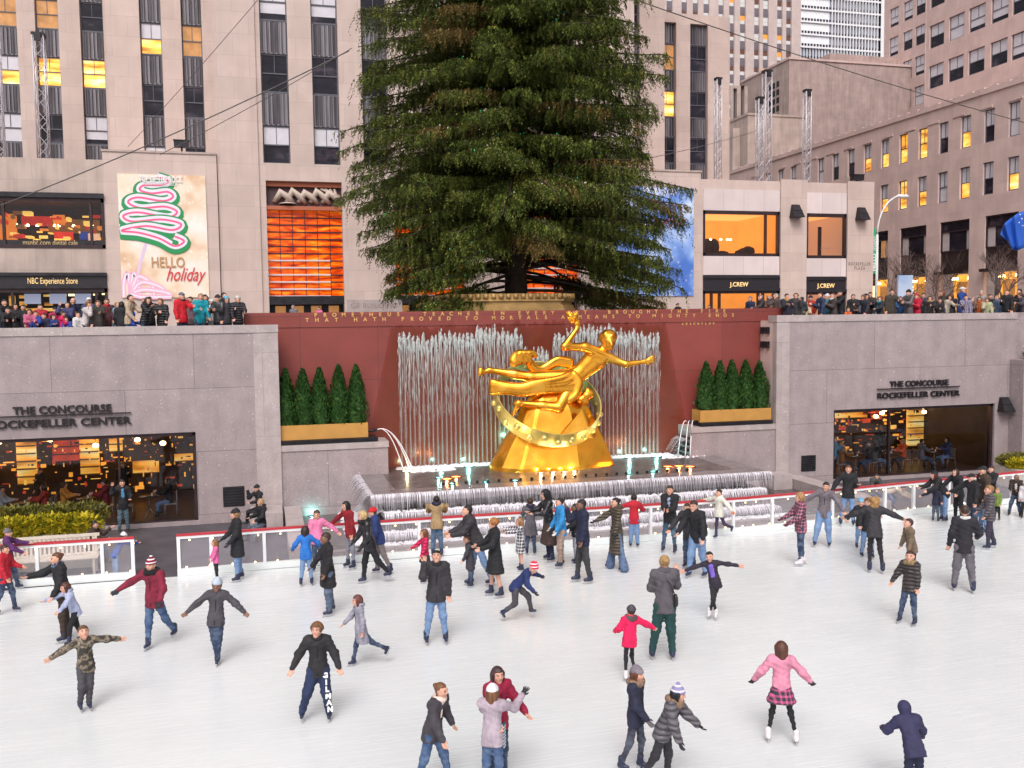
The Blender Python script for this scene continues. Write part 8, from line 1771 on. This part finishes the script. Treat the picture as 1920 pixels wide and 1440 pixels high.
SR = [(1429, 553, 1, 300, CHAR, 'grey haired person at the left end of the right crowd', dict(hcol=GREY, hair='short')), (1443, 555, 2, 330, (.20, .10, .08), 'pink faced spectator in brown with a white cap', dict(hair='short', hcol=LGREY)), (1449, 550, 2, 60, BLK_, 'dark haired spectator looking right over the grey haired pair', dict(hcol=HDK)), (1457, 551, 1, 320, (.10, .075, .07), 'white haired man in brown holding up a hand', dict(hcol=(.5, .48, .46), ra=(60, 5, 110, 'up'))),
 (1475, 551, 0, 20, (.018, .018, .035), 'man in a navy coat with yellow scarf at the end of the parapet', dict(hcol=HDK, neck='scarf', ncol=(.45, .25, .05))), (1493, 550, 0, 350, (.05, .045, .05), 'spectator with brown wavy hair in a grey coat, clapping', dict(hair='wild', hcol=(.20, .09, .03), la=(45, 5, 95, 'up'))), (1503, 557, 0, 150, (.035, .04, .05), 'dark haired spectator turned toward the clapping one', dict(hair='short', hcol=HDK)), (1512, 568, 0, 0, (.55, .45, .30), 'baby in a cream top held at the parapet', dict(hair='short', hat='beanie', hatcol=(.5, .3, .2))),
 (1520, 555, 1, 350, (.40, .03, .015), 'child in a red jacket and navy hat held up in the crowd', dict(hair=None, hat='beanie', hatcol=NAVY)), (1541, 549, 0, 300, (.02, .035, .09), 'man in a navy jacket over white bending to a baby', dict(hcol=HB, head=(0, -20), shirt=('c', W_))), (1554, 552, 1, 330, (.06, .22, .28), 'toddler in turquoise and a pale hat', dict(hair=None, hat='beanie', hatcol=(.6, .6, .66))), (1563, 550, 0, 300, (.055, .04, .04), 'woman in a brown coat with a white scarf', dict(hair='short', hcol=(.14, .06, .04), neck='scarf', ncol=(.7, .68, .68))),
 (1576, 545, 1, 300, BLK_, 'tall man in a black coat and black cap', dict(hair=None, hat='cap', hatcol=BLK_)), (1590, 578, 0, 10, (.70, .12, .02), 'small child in orange at parapet height', dict(hcol=HBL)), (1600, 552, 0, 350, BLK_, 'man in black with glasses and grey hair', dict(glasses=True, hcol=(.10, .09, .09))), (1605, 565, 0, 0, (.08, .08, .10), 'child in a grey coat with a pale knit cap', dict(hair=None, hat='beanie', hatcol=(.42, .46, .42))), (1618, 552, 1, 60, NAVY, 'person in a navy hooded coat leaning right', dict(hair=None, hat='hood', hatcol=NAVY)),
 (1622, 553, 0, 330, (.02, .02, .035), 'woman with fringed brown hair in a dark jacket with a badge', dict(hair='bob', hcol=(.15, .07, .03))), (1632, 548, 1, 350, (.04, .025, .02), 'smiling dark haired man between the hooded coat and teal scarf woman', dict(hcol=HDK)), (1651, 556, 0, 320, (.015, .02, .035), 'red haired woman with a turquoise scarf', dict(hair='curly', hcol=(.16, .035, .02), neck='scarf', ncol=(.02, .36, .36))), (1672, 543, 0, 15, (.045, .035, .028), 'tall man in a brown coat and glasses', dict(hcol=HB, glasses=True)), (1688, 556, 1, 0, (.015, .08, .22), 'spectator in blue between the tall man and the grey leather jacket', dict(hair='short', hcol=HB)),
 (1704, 544, 0, 320, (.10, .085, .09), 'man in a grey leather jacket and black knit hat', dict(hair='short', hat='beanie', hatcol=BLK_, top_='leather', bulk=1.3)), (1713, 550, 1, 0, CHAR, 'dark haired spectator between the knit hats', dict(hcol=HDK)), (1719, 551, 0, 330, (.50, .008, .04), 'woman in a crimson coat and red hat', dict(hair='short', hat='beanie', hatcol=(.42, .02, .02))), (1730, 550, 1, 10, (.04, .04, .07), 'dark haired young man behind the woman in crimson', dict(hcol=HDK)), (1744, 555, 0, 350, (.02, .018, .02), 'black haired woman with a fur collar', dict(hair='long', hcol=HDK, neck='furcollar', ncol=(.42, .28, .14))),
 (1760, 560, 0, 20, BLK_, 'laughing man in black leaning on the parapet', dict(hcol=HB, lean=10)), (1768, 545, 2, 300, BRN, 'brown haired spectator in the back row above the laughing man', dict(hair='bob', hcol=(.2, .07, .03))), (1774, 554, 1, 60, (.45, .38, .32), 'black haired woman in a cream coat leaning right', dict(hair='long', hcol=HDK)), (1785, 551, 1, 200, BLK_, 'red brown haired spectator in black turned away', dict(hair='bob', hcol=(.12, .03, .015))), (1803, 539, 2, 60, (.012, .05, .26), 'child in a blue jacket and white cap sitting on shoulders', dict(hair=None, hat='cap', hatcol=(.7, .7, .68))),
 (1811, 554, 0, 0, (.45, .40, .60), 'boy in a purple and white plaid shirt', dict(top_='plaid', hcol=HDK)), (1824, 559, 1, 320, (.12, .08, .06), 'elderly spectator in brown behind the plaid shirt boy', dict(hcol=(.35, .3, .27))), (1836, 557, 1, 0, (.38, .08, .02), 'woman with brown hair and a rust scarf', dict(hair='long', hcol=(.14, .05, .02), neck='scarf', ncol=(.4, .1, .02))), (1840, 545, 2, 0, (.30, .26, .24), 'grey haired spectator in front of the stone pier', dict(hcol=(.4, .38, .38))), (1850, 559, 0, 10, (.40, .40, .25), 'smiling brown haired person in a yellow and grey fleece', dict(hair='bob', hcol=(.09, .03, .015), shirt=('c', (.2, .18, .25)), bulk=1.3)),
 (1856, 552, 2, 40, BLK_, 'dark spectator behind the yellow fleece', dict(hair='short', hcol=HDK)), (1871, 554, 1, 300, (.10, .16, .26), 'fair haired spectator in denim blue', dict(hcol=HBL)), (1880, 560, 1, 320, (.03, .07, .18), 'woman in dark denim beside the tall man in black', dict(hair='long', hcol=HB)), (1889, 544, 0, 340, BLK_, 'tall young man in black with brown hair near the right edge', dict(hcol=(.10, .05, .02))), (1893, 568, 0, 0, BLK_, 'boy in black with a grey hat in front of the tall young man', dict(hair=None, hat='beanie', hatcol=(.15, .15, .18))), (1912, 542, 1, 300, BLK_, 'dark haired man at the right edge, hand to chin', dict(hcol=HDK, ra=(50, 5, 115, 'up'))), (1918, 549, 0, 320, (.06, .05, .07), 'woman in a dark zip jacket at the right edge', dict(hair='wild', hcol=(.12, .05, .03)))]
for grp, lst in ((L_, SP), (R_, SR)):
    for (x, y, row, fc, c_, lab, kw) in lst:
        kw = dict(kw); n_ = len(lab.split()); spec(x, y, row, fc, lab + (' ' + grp if n_ <= 12 else ''), tcol=c_, **kw)
for (x, y, lab, c_, kw) in ((1407, 556, 'balding man in a navy suit jacket standing above the red fountain wall', (.02, .035, .09), dict(hcol=GREY)), (1271, 569, 'uniformed officer with a peaked cap seen over the red wall', BLK_, dict(hat='cap', hatcol=BLK_, hair=None)), (1220, 574, 'passer by seen just above the red wall left of the officer', W_, {}), (550, 572, 'grey haired passer by in front of the left amber portal', GREY, dict(hcol=GREY)), (598, 575, 'passer by in pink in front of the left amber portal', PINK, {}), (1330, 572, 'passer by in front of the clothes shop entrance', CHAR, {})):
    Y = 2.6 if x == 1407 else 17.0; p = onY(x, y, Y); H_ = p.z - GZ
    P((x, 0), None, 320, lab, loc=(p.x, Y, GZ), H=H_ if .9 < H_ < 2.2 else 1.7, tcol=c_, lo=True, shoe='shoe', group='passers by on the upper plaza', **kw)
